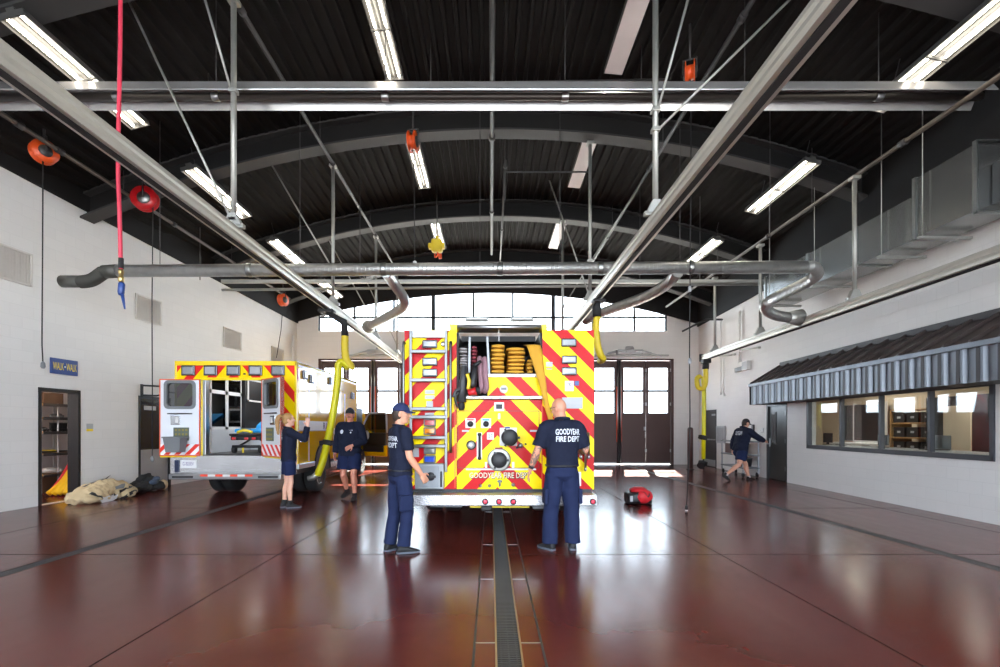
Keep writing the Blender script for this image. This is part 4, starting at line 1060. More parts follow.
# nozzles and grips hanging from the bed
nz = empty('hose_nozzle', (EX - .42, EY - .07, q(0, 384)[1]), 'black hose nozzle with pistol grip hanging over the left end of the tread bar', 'nozzle', 'hose nozzles')
O = V((-.42, -.07, q(0, 384)[1]))
def N(x, y, dy=.1): a, z = q(x, y, dy); return V((a, -dy, z)) - O
hb = MB(); hb.tube([N(464, 366), N(463, 380), N(462.5, 388), N(461.5, 402)], [.04, .045, .055, .06], 14); hb.tube(smooth_path([N(460, 389, .15), N(456, 391, .17), N(453.5, 397, .17), N(456, 394, .17)], 4), .022, 8); hb.build('nozzle_body', mat('nozzle_dark', (.04, .042, .046, 1), .5), nz)
hb = MB(); hb.lathe([(.035, -.02), (.045, 0), (.045, .05), (.03, .08)], N(461.2, 404), (0.05, 0, -1), 14); hb.build('bumper_tip', M['black_rubber'], nz)
hb = MB(); hb.tube(smooth_path([N(459, 392, .16), N(455.5, 398, .17), N(457.5, 407, .16)], 4), .016, 8); hb.build('pistol_grip', M['black'], nz)
nz2 = empty('hose_nozzle', (EX - .36, EY - .1, q(0, 384)[1]), 'black hose nozzle with yellow bail handle above the left end of the tread bar', 'nozzle', 'hose nozzles')
O = V((-.36, -.1, q(0, 384)[1]))
hb = MB(); hb.tube([N(475, 364, .08), N(474, 376, .1), N(472.5, 384, .12), N(471.5, 388, .12)], [.03, .045, .05, .04], 14); hb.tube([N(474, 366, .1), N(481, 361, .1)], [.03, .02], 10); hb.build('nozzle_body', M['black'], nz2)
hb = MB(); hb.tube(smooth_path([N(467, 374, .16), N(469, 381, .17), N(468, 389, .16)], 4), .024, 8); hb.build('bail_handle', M['hose_yellow'], nz2)
nz3 = empty('hose_nozzle', (EX - .27, EY - .1, q(0, 392)[1]), 'red and black hose nozzle lying just above the tread bar', 'nozzle', 'hose nozzles')
O = V((-.27, -.1, q(0, 392)[1]))
hb = MB(); hb.tube([N(468, 393, .23), N(472, 392, .23), N(476, 391, .23)], [.045, .04, .05], 14); hb.build('nozzle_body', M['red'], nz3)
hb = MB(); hb.tube([N(476.5, 391, .23), N(480, 390.5, .23)], [.05, .045], 14); hb.build('bumper_tip', M['black_rubber'], nz3)
# ------------------------------------------------------------------ ambulance with open rear doors
AX, AY = -5.10, 9.5
def qa(x, y, dy=0.):
    d = AY - dy; return (x - VPX) * d / F_PX - AX, EYE + (VPY - y) * d / F_PX
amb = empty('ambulance', (AX, AY, 0), 'yellow box ambulance with both rear doors open and chevrons over the doorway', 'ambulance')
XL, XR = qa(175, 0)[0], qa(297, 0)[0]; ZB, ZT = .93, qa(0, 361)[1]; LEN = 4.25
OL, OR = qa(203.5, 0)[0], qa(272, 0)[0]; OT = qa(0, 379.8)[1]; OB = qa(0, 455)[1]
cA = chevron('chevron_ambulance', -.04, .53, .47, frac=.42, slope=1.22, c1=srgb(250, 214, 0), c2=srgb(226, 44, 40), rough=.35)
M['amb_in'] = mat('amb_in', srgb(196, 200, 206), .45)
# shell
b = MB(); b.box(XL, XL + .06, .06, LEN, .70, ZT, b=.02); b.build('side_wall', M['amb_yellow'], amb)
b = MB(); b.box(XR - .06, XR, .06, LEN, .70, ZT, b=.02); b.build('side_wall', M['amb_yellow'], amb)
b = MB(); b.box(XL, XR, .0, LEN, ZT - .06, ZT, b=.02); b.build('roof', M['amb_yellow'], amb)
b = MB(); b.box(XL + .06, XR - .06, .06, LEN, ZB - .1, ZB); b.build('floor_pan', M['dark_steel'], amb)
b = MB(); b.box(XL, XR, LEN - .06, LEN, ZB, ZT); b.build('front_bulkhead', M['amb_in'], amb)
b = MB(); b.box(XR - .075, XR - .062, .08, LEN - .07, ZB, ZT - .07); b.cut(); b.box(XL + .062, XL + .075, .08, LEN - .07, ZB, ZT - .07); b.build('inner_lining', M['amb_in'], amb)
# rear frame: yellow edges, chevron fields
b = MB(); b.box(XL, XR, 0, .07, OT, ZT - .02); b.build('rear_header', cA, amb)
b = MB(); b.box(OR, XR - .03, 0, .07, ZB, OT); b.cut(); b.box(XL + .03, OL, 0, .07, ZB, OT); b.build('rear_pillar', cA, amb)
b = MB()
for x0, x1, z0, z1 in ((XL, XL + .04, ZB, ZT), (XR - .045, XR, ZB, ZT), (XL, XR, ZT - .09, ZT), (OL - .02, OR + .02, OT - .01, OT + .045), (OL - .05, OL - .012, OB, OT), (OR + .012, OR + .05, OB, OT)):
    b.box(x0, x1, -.02, .03, z0, z1, b=.01); b.cut()
b.build('edge_trim', M['yellow'], amb)
b = MB()
for x0, x1, z0, z1 in ((OL - .012, OL + .05, OB, OT), (OR - .03, OR + .012, OB, OT)): b.box(x0, x1, -.012, .12, z0, z1, b=.008); b.cut()
b.build('door_jamb', M['alu'], amb)
for k, x in enumerate((189, 211.3, 234, 256, 278.5)): lamp_unit(x, 370.6, 13.5, 10.4, None if k % 2 == 0 else M['grey_light'], amb, qa)
b = MB(); a, z = qa(244.8, 374); b.box(a - .02, a + .02, -.02, 0, z - .015, z + .015); b.build('camera_eye', M['black'], amb)
# stripes material for the lower edge of the doors
cD = chevron('door_stripes', -6., .2, .02, frac=.5, slope=1., c1=srgb(236, 236, 240), c2=srgb(226, 60, 50)); 
cD2 = chevron('door_stripes_mirrored', 6., .2, .02, frac=.5, slope=1., c1=srgb(236, 236, 240), c2=srgb(226, 60, 50))
M['door_in'] = mat('door_in', srgb(226, 230, 236), .3, .1, var=.12, scale=2.5)
M['tinted'] = glass('tinted', (.10, .11, .12, 1), .10)
def rear_door(hx, W, ang, flip, lab_stripe):
    """Built in the plane x = 0..W from the hinge, its inner face towards -y."""
    H0, H1 = OB - .015, OT + .005
    T = Matrix.Translation((hx, -.035, 0)) @ Matrix.Rotation(ang, 4, 'Z')
    sx = (lambda v: -v) if flip else (lambda v: v)
    def bx(c, x0, x1, y0, y1, z0, z1, b=0.): c.box(sx(x0), sx(x1), y0, y1, z0, z1, b=b)
    wz0, wz1 = 1.86, 2.36; wx0, wx1 = .12 * W / .8, W - .13 * W / .8
    c = MB()
    bx(c, 0, W, -.03, .03, H0, wz0); bx(c, 0, W, -.03, .03, wz1, H1); bx(c, 0, wx0, -.03, .03, wz0, wz1); bx(c, wx1, W, -.03, .03, wz0, wz1)
    o = c.build('rear_door', M['door_in'], amb); o.matrix_local = T
    c = MB()
    for x0, x1, z0, z1 in ((0, .02, H0, H1), (W - .02, W, H0, H1), (0, W, H0, H0 + .02), (0, W, H1 - .02, H1)): bx(c, x0, x1, -.036, .034, z0, z1)
    c.build('edge_seal', M['orange'], o)
    c = MB()
    bx(c, -.01, W + .01, .01, .05, H0 - .03, H0 + .004); bx(c, -.01, .012, .01, .05, H0 - .03, H1)
    c.build('outer_edge', M['yellow'], o)
    def rr(x0, x1, z0, z1, r, n=5):
        out = []
        for cx_, cz_, a0 in ((x1 - r, z1 - r, 0), (x0 + r, z1 - r, 90), (x0 + r, z0 + r, 180), (x1 - r, z0 + r, 270)):
            for k in range(n + 1): a = math.radians(a0 + 90 * k / n); out.append((cx_ + r * math.cos(a), cz_ + r * math.sin(a)))
        return out
    ou = rr(wx0 - .035, wx1 + .035, wz0 - .035, wz1 + .035, .09); inn = rr(wx0 + .02, wx1 - .02, wz0 + .02, wz1 - .02, .06)
    c = MB(); c.loft([[(sx(p[0]), y, p[1]) for p in L] for L, y in ((ou, -.03), (ou, -.05), (inn, -.05), (inn, .03))], cap=False, smooth=False); c.build('window_frame', M['grey_plastic'], o)
    c = MB(); c.add([(sx(p[0]), -.0, p[1]) for p in inn], [list(range(len(inn)))]); c.build('window_pane', M['tinted'], o)
    c = MB(); x0, x1 = .2 * W, .8 * W; c.tube([(sx(x0), -.03, 1.735), (sx(x0 + .02), -.06, 1.735), (sx(x1 - .02), -.06, 1.735), (sx(x1), -.03, 1.735)], .012, 8); c.build('grab_bar', M['dark_steel'], o)
    c = MB(); bx(c, .48 * W, .72 * W, -.045, -.03, 1.51, 1.69, b=.012); lt = c.build('latch_plate', M['chrome'], o)
    c = MB(); bx(c, .53 * W, .6 * W, -.06, -.04, 1.55, 1.66, b=.01); c.build('latch_lever', M['bright_white'], lt)
    c = MB(); bx(c, .27 * W, .65 * W, -.045, -.03, 1.20, 1.46, b=.004); pk = c.build('supply_pocket', mat('pocket', srgb(96, 102, 90), .6), o)
    c = MB()
    for i in range(4):
        for j in range(3):
            xx = W * (.30 + .085 * i); zz = 1.22 + .085 * j; bx(c, xx, xx + .035, -.055, -.045, zz, zz + .04)
    c.build('pocket_item', mat('pocket_item', srgb(150, 140, 70), .6, var=.5, scale=30), pk)
    c = MB(); bx(c, .02, W - .02, -.034, -.03, H0 + .025, H0 + .235); c.build('stripe_board', cD2 if flip else cD, o)
    return o, T
dL, TL = rear_door(OL - .03, .78, math.radians(3), True, 0)
dR, TR = rear_door(OR - .16, .86, math.radians(-42), False, 0)
# bin hung on the left door
c0 = TL @ V((-.37, -.185, 0)); bz = qa(0, 451.5)[1]
bn = empty('waste_bin', (AX + c0.x, AY + c0.y - .02, bz), 'small dark grey waste bin hung on the open left ambulance door', 'bin')
b = MB(); b.loft([[(sx * w_, sy * d_, z) for sx, sy in ((-1, -1), (1, -1), (1, 1), (-1, 1))] for w_, d_, z in ((.135, .09, 0), (.17, .115, .29), (.17, .115, .29), (.155, .10, .29), (.125, .08, .02))], smooth=False); b.build('bin_body', M['grey_plastic'], bn)
b = MB(); b.tube([(-.18, -.12, .29), (.18, -.12, .29), (.18, .12, .29), (-.18, .12, .29)], .012, 8, closed=True); b.build('bin_rim', M['grey_plastic'], bn)
# kick panel, plate, bumper
b = MB(); b.box(qa(171, 0)[0], XR - .02, -.03, .06, qa(0, 474)[1], OB - .01, b=.01); b.build('kick_panel', mat('brushed', (.85, .85, .86, 1), .25, .9, var=.45, scale=2.2, bump=.05), amb)
pl = plate(181.5, 460, 197.5, 468, M['bright_white'], 'number_plate', amb, qa, .008, -.03); lettering('lettering', 'G-823EV', .07, .22, (qa(189.5, 0)[0], -.041, qa(0, 463.6)[1]), (1, 0, 0), (0, 0, 1), mat('plate_ink', srgb(90, 60, 130), .5), pl, .001)
b = MB(); a0, a1 = qa(176, 0)[0], qa(180.5, 0)[0]; b.box(a0, a1, -.05, -.03, qa(0, 472)[1], qa(0, 460)[1], b=.008); b.build('plate_light', mat('navy', srgb(24, 34, 64), .4), amb)
b = MB(); b.box(qa(169, 0, .3)[0], qa(281, 0, .3)[0], -.32, .0, qa(0, 479.5, .3)[1], qa(0, 474, .3)[1], b=.012); bp_ = b.build('rear_bumper', M['alu'], amb)
b = MB()
for x0, x1 in ((172, 193), (258, 278)): b.box(qa(x0, 0, .32)[0], qa(x1, 0, .32)[0], -.326, -.31, qa(0, 478, .32)[1], qa(0, 476, .32)[1], b=.004); b.cut()
b.build('bumper_pad', M['black_rubber'], bp_)
b = MB(); w_ = 52 / 7
reds, whites = MB(), MB()
for k in range(7):
    t_ = reds if k % 2 == 0 else whites
    x0, x1 = qa(200.5 + w_ * k, 0, .32)[0], qa(200.5 + w_ * (k + 1), 0, .32)[0]; t_.box(x0, x1, -.328, -.318, qa(0, 476.6, .32)[1], qa(0, 474.4, .32)[1]); t_.cut()
reds.build('reflector_red', mat('refl_red', srgb(238, 76, 52), .3), bp_); whites.build('reflector_white', M['bright_white'], bp_)
b = MB(); b.box(XL + .12, XR - .12, .1, LEN, .5, ZB - .1); b.build('chassis', M['black'], amb)
b = MB(); b.box(XR - .1, XR + .02, .05, .95, .62, .72, b=.01); b.build('running_board', M['alu'], amb)
b = MB(); b.box(XR - .12, XR + .02, 1.95, 3.9, .52, .62, b=.01); b.build('running_board', M['plate'], amb)
# wheels and arches
wy = 1.42
for s, X in ((1, XR - .16), (-1, XL + .16)): wheel('tyre', (X, wy, .40), .40, .25, amb, True, s, M['chrome'])
for s, X in ((1, XR - .28), (-1, XL + .28)): wheel('tyre', (X, 5.4, .40), .40, .25, amb, False, s, M['chrome'])
b = MB()
for s, X in ((1, XR), (-1, XL)):
    arcp = [(wy + .5 * math.cos(a), .48 + .62 * math.sin(a)) for a in [PI * k / 14 for k in range(15)]]
    b.prism(arcp, 'x', X - .02 * s, X + .008 * s); b.cut()
b.build('wheel_arch', M['black'], amb)
b = MB()
arcp = [(wy + .5 * math.cos(a), .48 + .62 * math.sin(a)) for a in [PI * k / 14 for k in range(15)]]
b.tube([(XR + .01, p[0], p[1]) for p in arcp], .022, 8); b.build('fender_trim', M['black_rubber'], amb)
# right side: white band, doors seams, lights, handle
b = MB(); b.box(XR, XR + .004, .1, 2.1, 1.40, 1.60); b.build('white_band', M['bright_white'], amb)
b = MB(); b.add([(XR + .003, 2.1, 1.40), (XR + .003, 2.1, 1.60), (XR + .003, 2.55, 1.2), (XR + .003, 3.0, .95), (XR + .003, 2.75, .95)], [(0, 1, 2, 3, 4)]); b.build('white_swoosh', M['bright_white'], amb)
lettering('lettering', 'R182', .16, .5, (XR + .006, 1.72, 1.50), (0, 1, 0), (0, 0, 1), M['black'], amb, .002, .02)
b = MB()
for y in (.62, 2.2, 3.1): b.box(XR - .002, XR + .006, y - .008, y + .008, .75, 2.35); b.cut()
b.build('compartment_seam', M['alu'], amb)
b = MB(); b.box(XR - .01, XR + .012, 0.05, LEN, ZT - .1, ZT - .07); b.cut(); b.box(XR - .01, XR + .008, 0.05, LEN, 1.385, 1.40); b.build('drip_rail', M['alu'], amb)
for y, z, s in ((.25, 2.55, .2), (.62, 2.5, .2), (1.85, 2.58, .13), (3.6, 2.35, .24)):
    c = MB(); c.box(XR, XR + .05, y, y + s, z - .09, z + .09, b=.015); o = c.build('side_light', M['bezel'], amb)
    c = MB(); c.box(XR + .045, XR + .06, y + .03, y + s - .03, z - .065, z + .065, b=.01); c.build('lens', lens_k, o)
c = MB(); c.box(XR, XR + .025, .14, .26, 1.16, 1.3, b=.01); o = c.build('door_handle', M['chrome'], amb)
c = MB(); c.box(XR + .02, XR + .032, .17, .23, 1.19, 1.27); c.build('handle_grip', M['black'], o)
# interior: cabinets on both sides, rear cabinets, counter
c = MB(); c.box(XL + .06, XL + .52, .35, 1.9, ZB, 1.42); c.build('bench', M['amb_in'], amb)
for k, y in enumerate((.35, .98)):
    c = MB(); x1 = XL + .50
    c.box(XL + .06, XL + .1, y, y + .6, 1.45, 2.62); 
    for (y0, y1, z0, z1) in ((y, y + .05, 1.42, 2.65), (y + .55, y + .6, 1.42, 2.65), (y, y + .6, 1.42, 1.48), (y, y + .6, 2.18, 2.26), (y, y + .6, 2.58, 2.65)): c.box(XL + .1, x1, y0, y1, z0, z1)
    cb = c.build('cabinet', M['bright_white'], amb)
    c = MB(); c.box(x1 + .001, x1 + .007, y + .05, y + .55, 1.48, 2.18); c.cut(); c.box(x1 + .001, x1 + .007, y + .05, y + .55, 2.26, 2.58); c.build('sliding_pane', M['tinted'], cb)
    c = MB()
    for z in (1.50, 1.82): c.box(XL + .14, x1 - .05, y + .08, y + .52, z, z + .2, b=.01); c.cut()
    c.build('supply_bin', mat('bin_blue', srgb(30, 60, 150), .5), cb)
c = MB(); c.box(XL + .09, XL + 1.1, 1.95, 3.9, ZB, 1.44); c.box(-.35, .2, 3.3, 4.1, ZB, 1.55, b=.01); c.build('counter', M['amb_in'], amb)
c = MB(); c.box(XL + .08, XL + .55, 1.65, 4.05, 1.45, 2.66); c.build('equipment_wall', M['black'], amb)
c = MB()
for y0, y1, z0, z1 in ((1.75, 3.4, 2.08, 2.12), (1.75, 3.4, 2.58, 2.62), (1.75, 1.79, 2.08, 2.62), (3.36, 3.4, 2.08, 2.62)): c.box(XL + .55, XL + .57, y0, y1, z0, z1)
c.build('cabinet_frame', M['bright_white'], amb)
c = MB(); c.box(-.55, .75, 3.55, 4.15, 2.0, 2.62); c.build('front_cabinet', M['dark_steel'], amb)
c = MB()
for x0, x1, z0, z1 in ((-.55, .75, 2.0, 2.05), (-.55, .75, 2.57, 2.62), (-.55, -.5, 2.0, 2.62), (.45, .5, 2.0, 2.62)): c.box(x0, x1, 3.52, 3.56, z0, z1)
c.build('cabinet_frame', M['alu'], amb)
c = MB(); c.box(-.9, XR - .08, 4.1, 4.16, ZB, 2.0); c.build('bulkhead_panel', M['black'], amb)
c = MB(); c.box(-.42, .0, 2.3, 2.4, 1.58, 1.93, b=.02); mo = c.build('monitor', M['bright_white'], amb); c = MB(); c.box(-.37, -.05, 2.285, 2.3, 1.63, 1.88); c.build('screen', M['black'], mo)
c = MB(); c.box(.72, XR - .06, .5, 3.4, ZB, 1.35); c.build('squad_bench', M['amb_in'], amb)
# cab, bonnet, open cab door
b = MB(); b.prism([(LEN + .05, .6), (7.0, .6), (7.25, .75), (7.2, 1.25), (6.3, 1.42), (5.75, 2.1), (5.4, 2.2), (LEN + .05, 2.25)], 'x', -1.0, 1.0); b.build('cab', M['amb_yellow'], amb)
b = MB(); b.prism([(6.27, 1.45), (5.78, 2.06), (5.80, 2.07), (6.29, 1.46)], 'x', -.9, .9); b.box(1.0, 1.006, 4.5, 5.6, 1.4, 2.05); b.build('window', M['black'], amb)
# open front door, hinged ahead, swung towards the hall
hd = 15.6; rel = lambda x, y, d: px(x, y, d) - V((AX, AY, 0))
dh = rel(361, 440, 15.4); df = rel(387, 440, 14.7)
u_ = V((df.x - dh.x, df.y - dh.y, 0)); W_ = u_.length; u_.normalize()
TM = Matrix.Translation((dh.x, dh.y, 0)) @ Matrix.Rotation(math.atan2(u_.y, u_.x), 4, 'Z')
c = MB(); c.box(0, W_, -.04, .04, .56, .92, b=.03); o = c.build('cab_door', M['amb_yellow'], amb); o.matrix_local = TM
c = MB(); c.box(.02, W_ - .02, -.06, .0, .9, 1.3, b=.03); c.box(.1, W_ - .1, -.08, -.03, .7, .92, b=.02); c.build('door_card', M['black'], o)
c = MB(); c.tube([(0, 0, 1.3), (.1, 0, 1.52), (.34, 0, 1.86), (.45, 0, 1.92), (W_ - .1, 0, 1.92), (W_ - .03, 0, 1.86), (W_ - .0, 0, 1.3)], .028, 8); c.build('window_frame', M['grey_light'], o)
c = MB(); c.add([(0.02, 0, 1.3), (.12, 0, 1.52), (.36, 0, 1.85), (.45, 0, 1.9), (W_ - .1, 0, 1.9), (W_ - .05, 0, 1.84), (W_ - .02, 0, 1.3)], [tuple(range(7))]); c.build('window_pane', M['tinted'], o)
c = MB(); c.ell((.42, -.12, 1.22), .10, .06, .15); c.build('door_mirror', M['grey_light'], o)
# stretcher inside
st = empty('stretcher', (AX + .12, AY + .12, ZB + .003), 'ambulance stretcher with blue mattress and black frame inside the open rear doorway', 'stretcher')
b = MB(); b.box(-.28, .28, .1, 1.75, .42, .50, b=.03); b.loft([[(-.28, 1.0, .5), (.28, 1.0, .5), (.28, 1.05, .58), (-.28, 1.05, .58)], [(-.28, 1.7, .78), (.28, 1.7, .78), (.28, 1.68, .86), (-.28, 1.68, .86)]], smooth=False); b.build('mattress', mat('mattress_blue', srgb(20, 150, 220), .5), st)
b = MB()
for s in (-1, 1): b.tube([(s * .3, 0, .38), (s * .3, 1.8, .38)], .025, 8); b.tube([(s * .26, .1, .1), (s * .22, 1.0, .36)], .022, 8); b.tube([(s * .26, 1.6, .1), (s * .22, .8, .36)], .022, 8)
b.tube([(-.3, 0, .38), (-.2, -.06, .38), (.2, -.06, .38), (.3, 0, .38)], .026, 8); b.box(-.3, .3, .0, .1, .27, .36, b=.02); b.box(-.24, .24, .2, 1.7, .34, .41); b.tube([(-.28, .05, .14), (.28, .05, .14)], .03, 8)
b.build('frame', M['black'], st)
b = MB(); b.tube(smooth_path([(-.15, .0, .43), (0, -.05, .47), (.15, 0, .43)], 4), .03, 8); b.build('push_handle', M['hose_yellow'], st)
b = MB()
for x in (-.2, .05, .2): b.box(x - .035, x + .035, -.07, -.03, .28, .33, b=.008); b.cut()
b.build('release_lever', M['red'], st)
b = MB()
for x in (-.27, .27):
    for y in (.1, 1.6): b.lathe([(.04, -.025), (.075, -.025), (.075, .025), (.04, .025)], (x, y, .077), (1, 0, 0), 16); b.cut()
b.build('castor', M['black_rubber'], st)
b = MB(); b.box(-.03, .0, -.06, -.04, .02, .12); b.build('floor_lock', M['hose_yellow'], st)

c = MB(); c.box(-.35, .35, .5, 3.2, ZT - .085, ZT - .062, b=.006); c.build('fill_panel', emit('amb_fill', (1, .98, .95, 1), 3.), amb)  # glowing panel added to brighten the dark interior
# ------------------------------------------------------------------ people
def finish(b, name, m, parent, vox=.007, smooth=3, folds=0., fscale=.1, seed=0):
    """Fuse the pieces of b into one continuous skin."""
    me = bpy.data.meshes.new(name); me.from_pydata([tuple(p) for p in b.v], [], b.f); me.update()
    bm = bmesh.new(); bm.from_mesh(me); bmesh.ops.recalc_face_normals(bm, faces=bm.faces[:]); bm.to_mesh(me); bm.free()
    o = bpy.data.objects.new(name, me); C.objects.link(o)
    r = o.modifiers.new('r', 'REMESH'); r.mode = 'VOXEL'; r.voxel_size = vox; r.use_smooth_shade = True
    s = o.modifiers.new('s', 'SMOOTH'); s.factor = .5; s.iterations = smooth
    if folds:
        t = bpy.data.textures.new('folds', 'CLOUDS'); t.noise_scale = fscale; t.noise_depth = 1
        d = o.modifiers.new('d', 'DISPLACE'); d.texture = t; d.strength = folds; d.mid_level = .5; d.texture_coords = 'LOCAL'
        s = o.modifiers.new('s2', 'SMOOTH'); s.factor = .5; s.iterations = 1
    bpy.context.view_layer.update()
    dg = bpy.context.evaluated_depsgraph_get()
    nm = bpy.data.meshes.new_from_object(o.evaluated_get(dg)); bpy.data.objects.remove(o); bpy.data.meshes.remove(me)
    nm.name = name; nm.materials.clear(); nm.materials.append(m)
    nm.polygons.foreach_set('use_smooth', [True] * len(nm.polygons)); nm.update()
    o = bpy.data.objects.new(name, nm); C.objects.link(o)
    if parent is not None: o.parent = parent
    return o
def cap(b, p0, p1, r0, r1, n=14):
    p0, p1 = V(p0), V(p1); b.tube([p0.lerp(p1, t) for t in (0, .33, .66, 1)], [r0 + (r1 - r0) * t for t in (0, .33, .66, 1)], n)
    b.ell(p0, r0, r0, r0, 12, 8); b.ell(p1, r1, r1, r1, 12, 8)
M['navy_cloth'] = mat('navy_cloth', srgb(26, 31, 50), .85, var=.25, scale=8, bump=.25, bscale=30, spec=.2)
M['navy_trouser'] = mat('navy_trouser', srgb(30, 39, 70), .85, var=.22, scale=8, bump=.25, bscale=30, spec=.2)
M['navy_short'] = mat('navy_short', srgb(28, 38, 72), .85, var=.2, scale=8, bump=.25, bscale=30, spec=.2)
M['cap_navy'] = mat('cap_navy', srgb(28, 40, 84), .8, var=.15)
M['cap_black'] = mat('cap_black', srgb(24, 24, 28), .8, var=.15)
M['shoe'] = mat('shoe', srgb(26, 27, 30), .7)
M['sole'] = mat('sole', srgb(90, 96, 108), .7)
M['print'] = mat('print', srgb(215, 220, 228), .7, var=.08)
M['sock'] = mat('sock', srgb(22, 22, 24), .9); M['sock_w'] = mat('sock_white', srgb(200, 200, 205), .9)
def skin(nm, c, tattoo=False):
    m, t, b = base_mat(nm)
    tc = t.new('ShaderNodeTexCoord'); n = t.new('ShaderNodeTexNoise', Scale=14., Detail=4.); t.link(tc.outputs['Object'], n.inputs[0])
    c2 = tuple(v * k for v, k in zip(c[:3], (.86, .74, .70))) + (1,)
    col = t.mix(n.outputs[0], c2, c)
    if tattoo:
        sp = t.new('ShaderNodeSeparateXYZ'); t.link(tc.outputs['Object'], sp.inputs[0])
        zone = t.math('MULTIPLY', t.math('LESS_THAN', sp.outputs[2], 1.22), t.math('GREATER_THAN', sp.outputs[2], .97))
        n2 = t.new('ShaderNodeTexNoise', Scale=30., Detail=5.); t.link(tc.outputs['Object'], n2.inputs[0])
        k = t.math('MULTIPLY', zone, t.math('MULTIPLY', t.math('GREATER_THAN', n2.outputs[0], .47), .7))
        col = t.mix(k, col, (.06, .075, .08, 1))
    t.link(col, b.inputs['Base Color']); b.inputs['Roughness'].default_value = .5
    b.inputs['Subsurface Weight'].default_value = .08; b.inputs['Subsurface Radius'].default_value = (.01, .004, .003)
    return m
SKIN = [skin('skin_a', srgb(214, 158, 130)), skin('skin_b', srgb(206, 146, 120), True), skin('skin_c', srgb(224, 176, 152)), skin('skin_d', srgb(208, 140, 116)), skin('skin_e', srgb(214, 164, 140))]

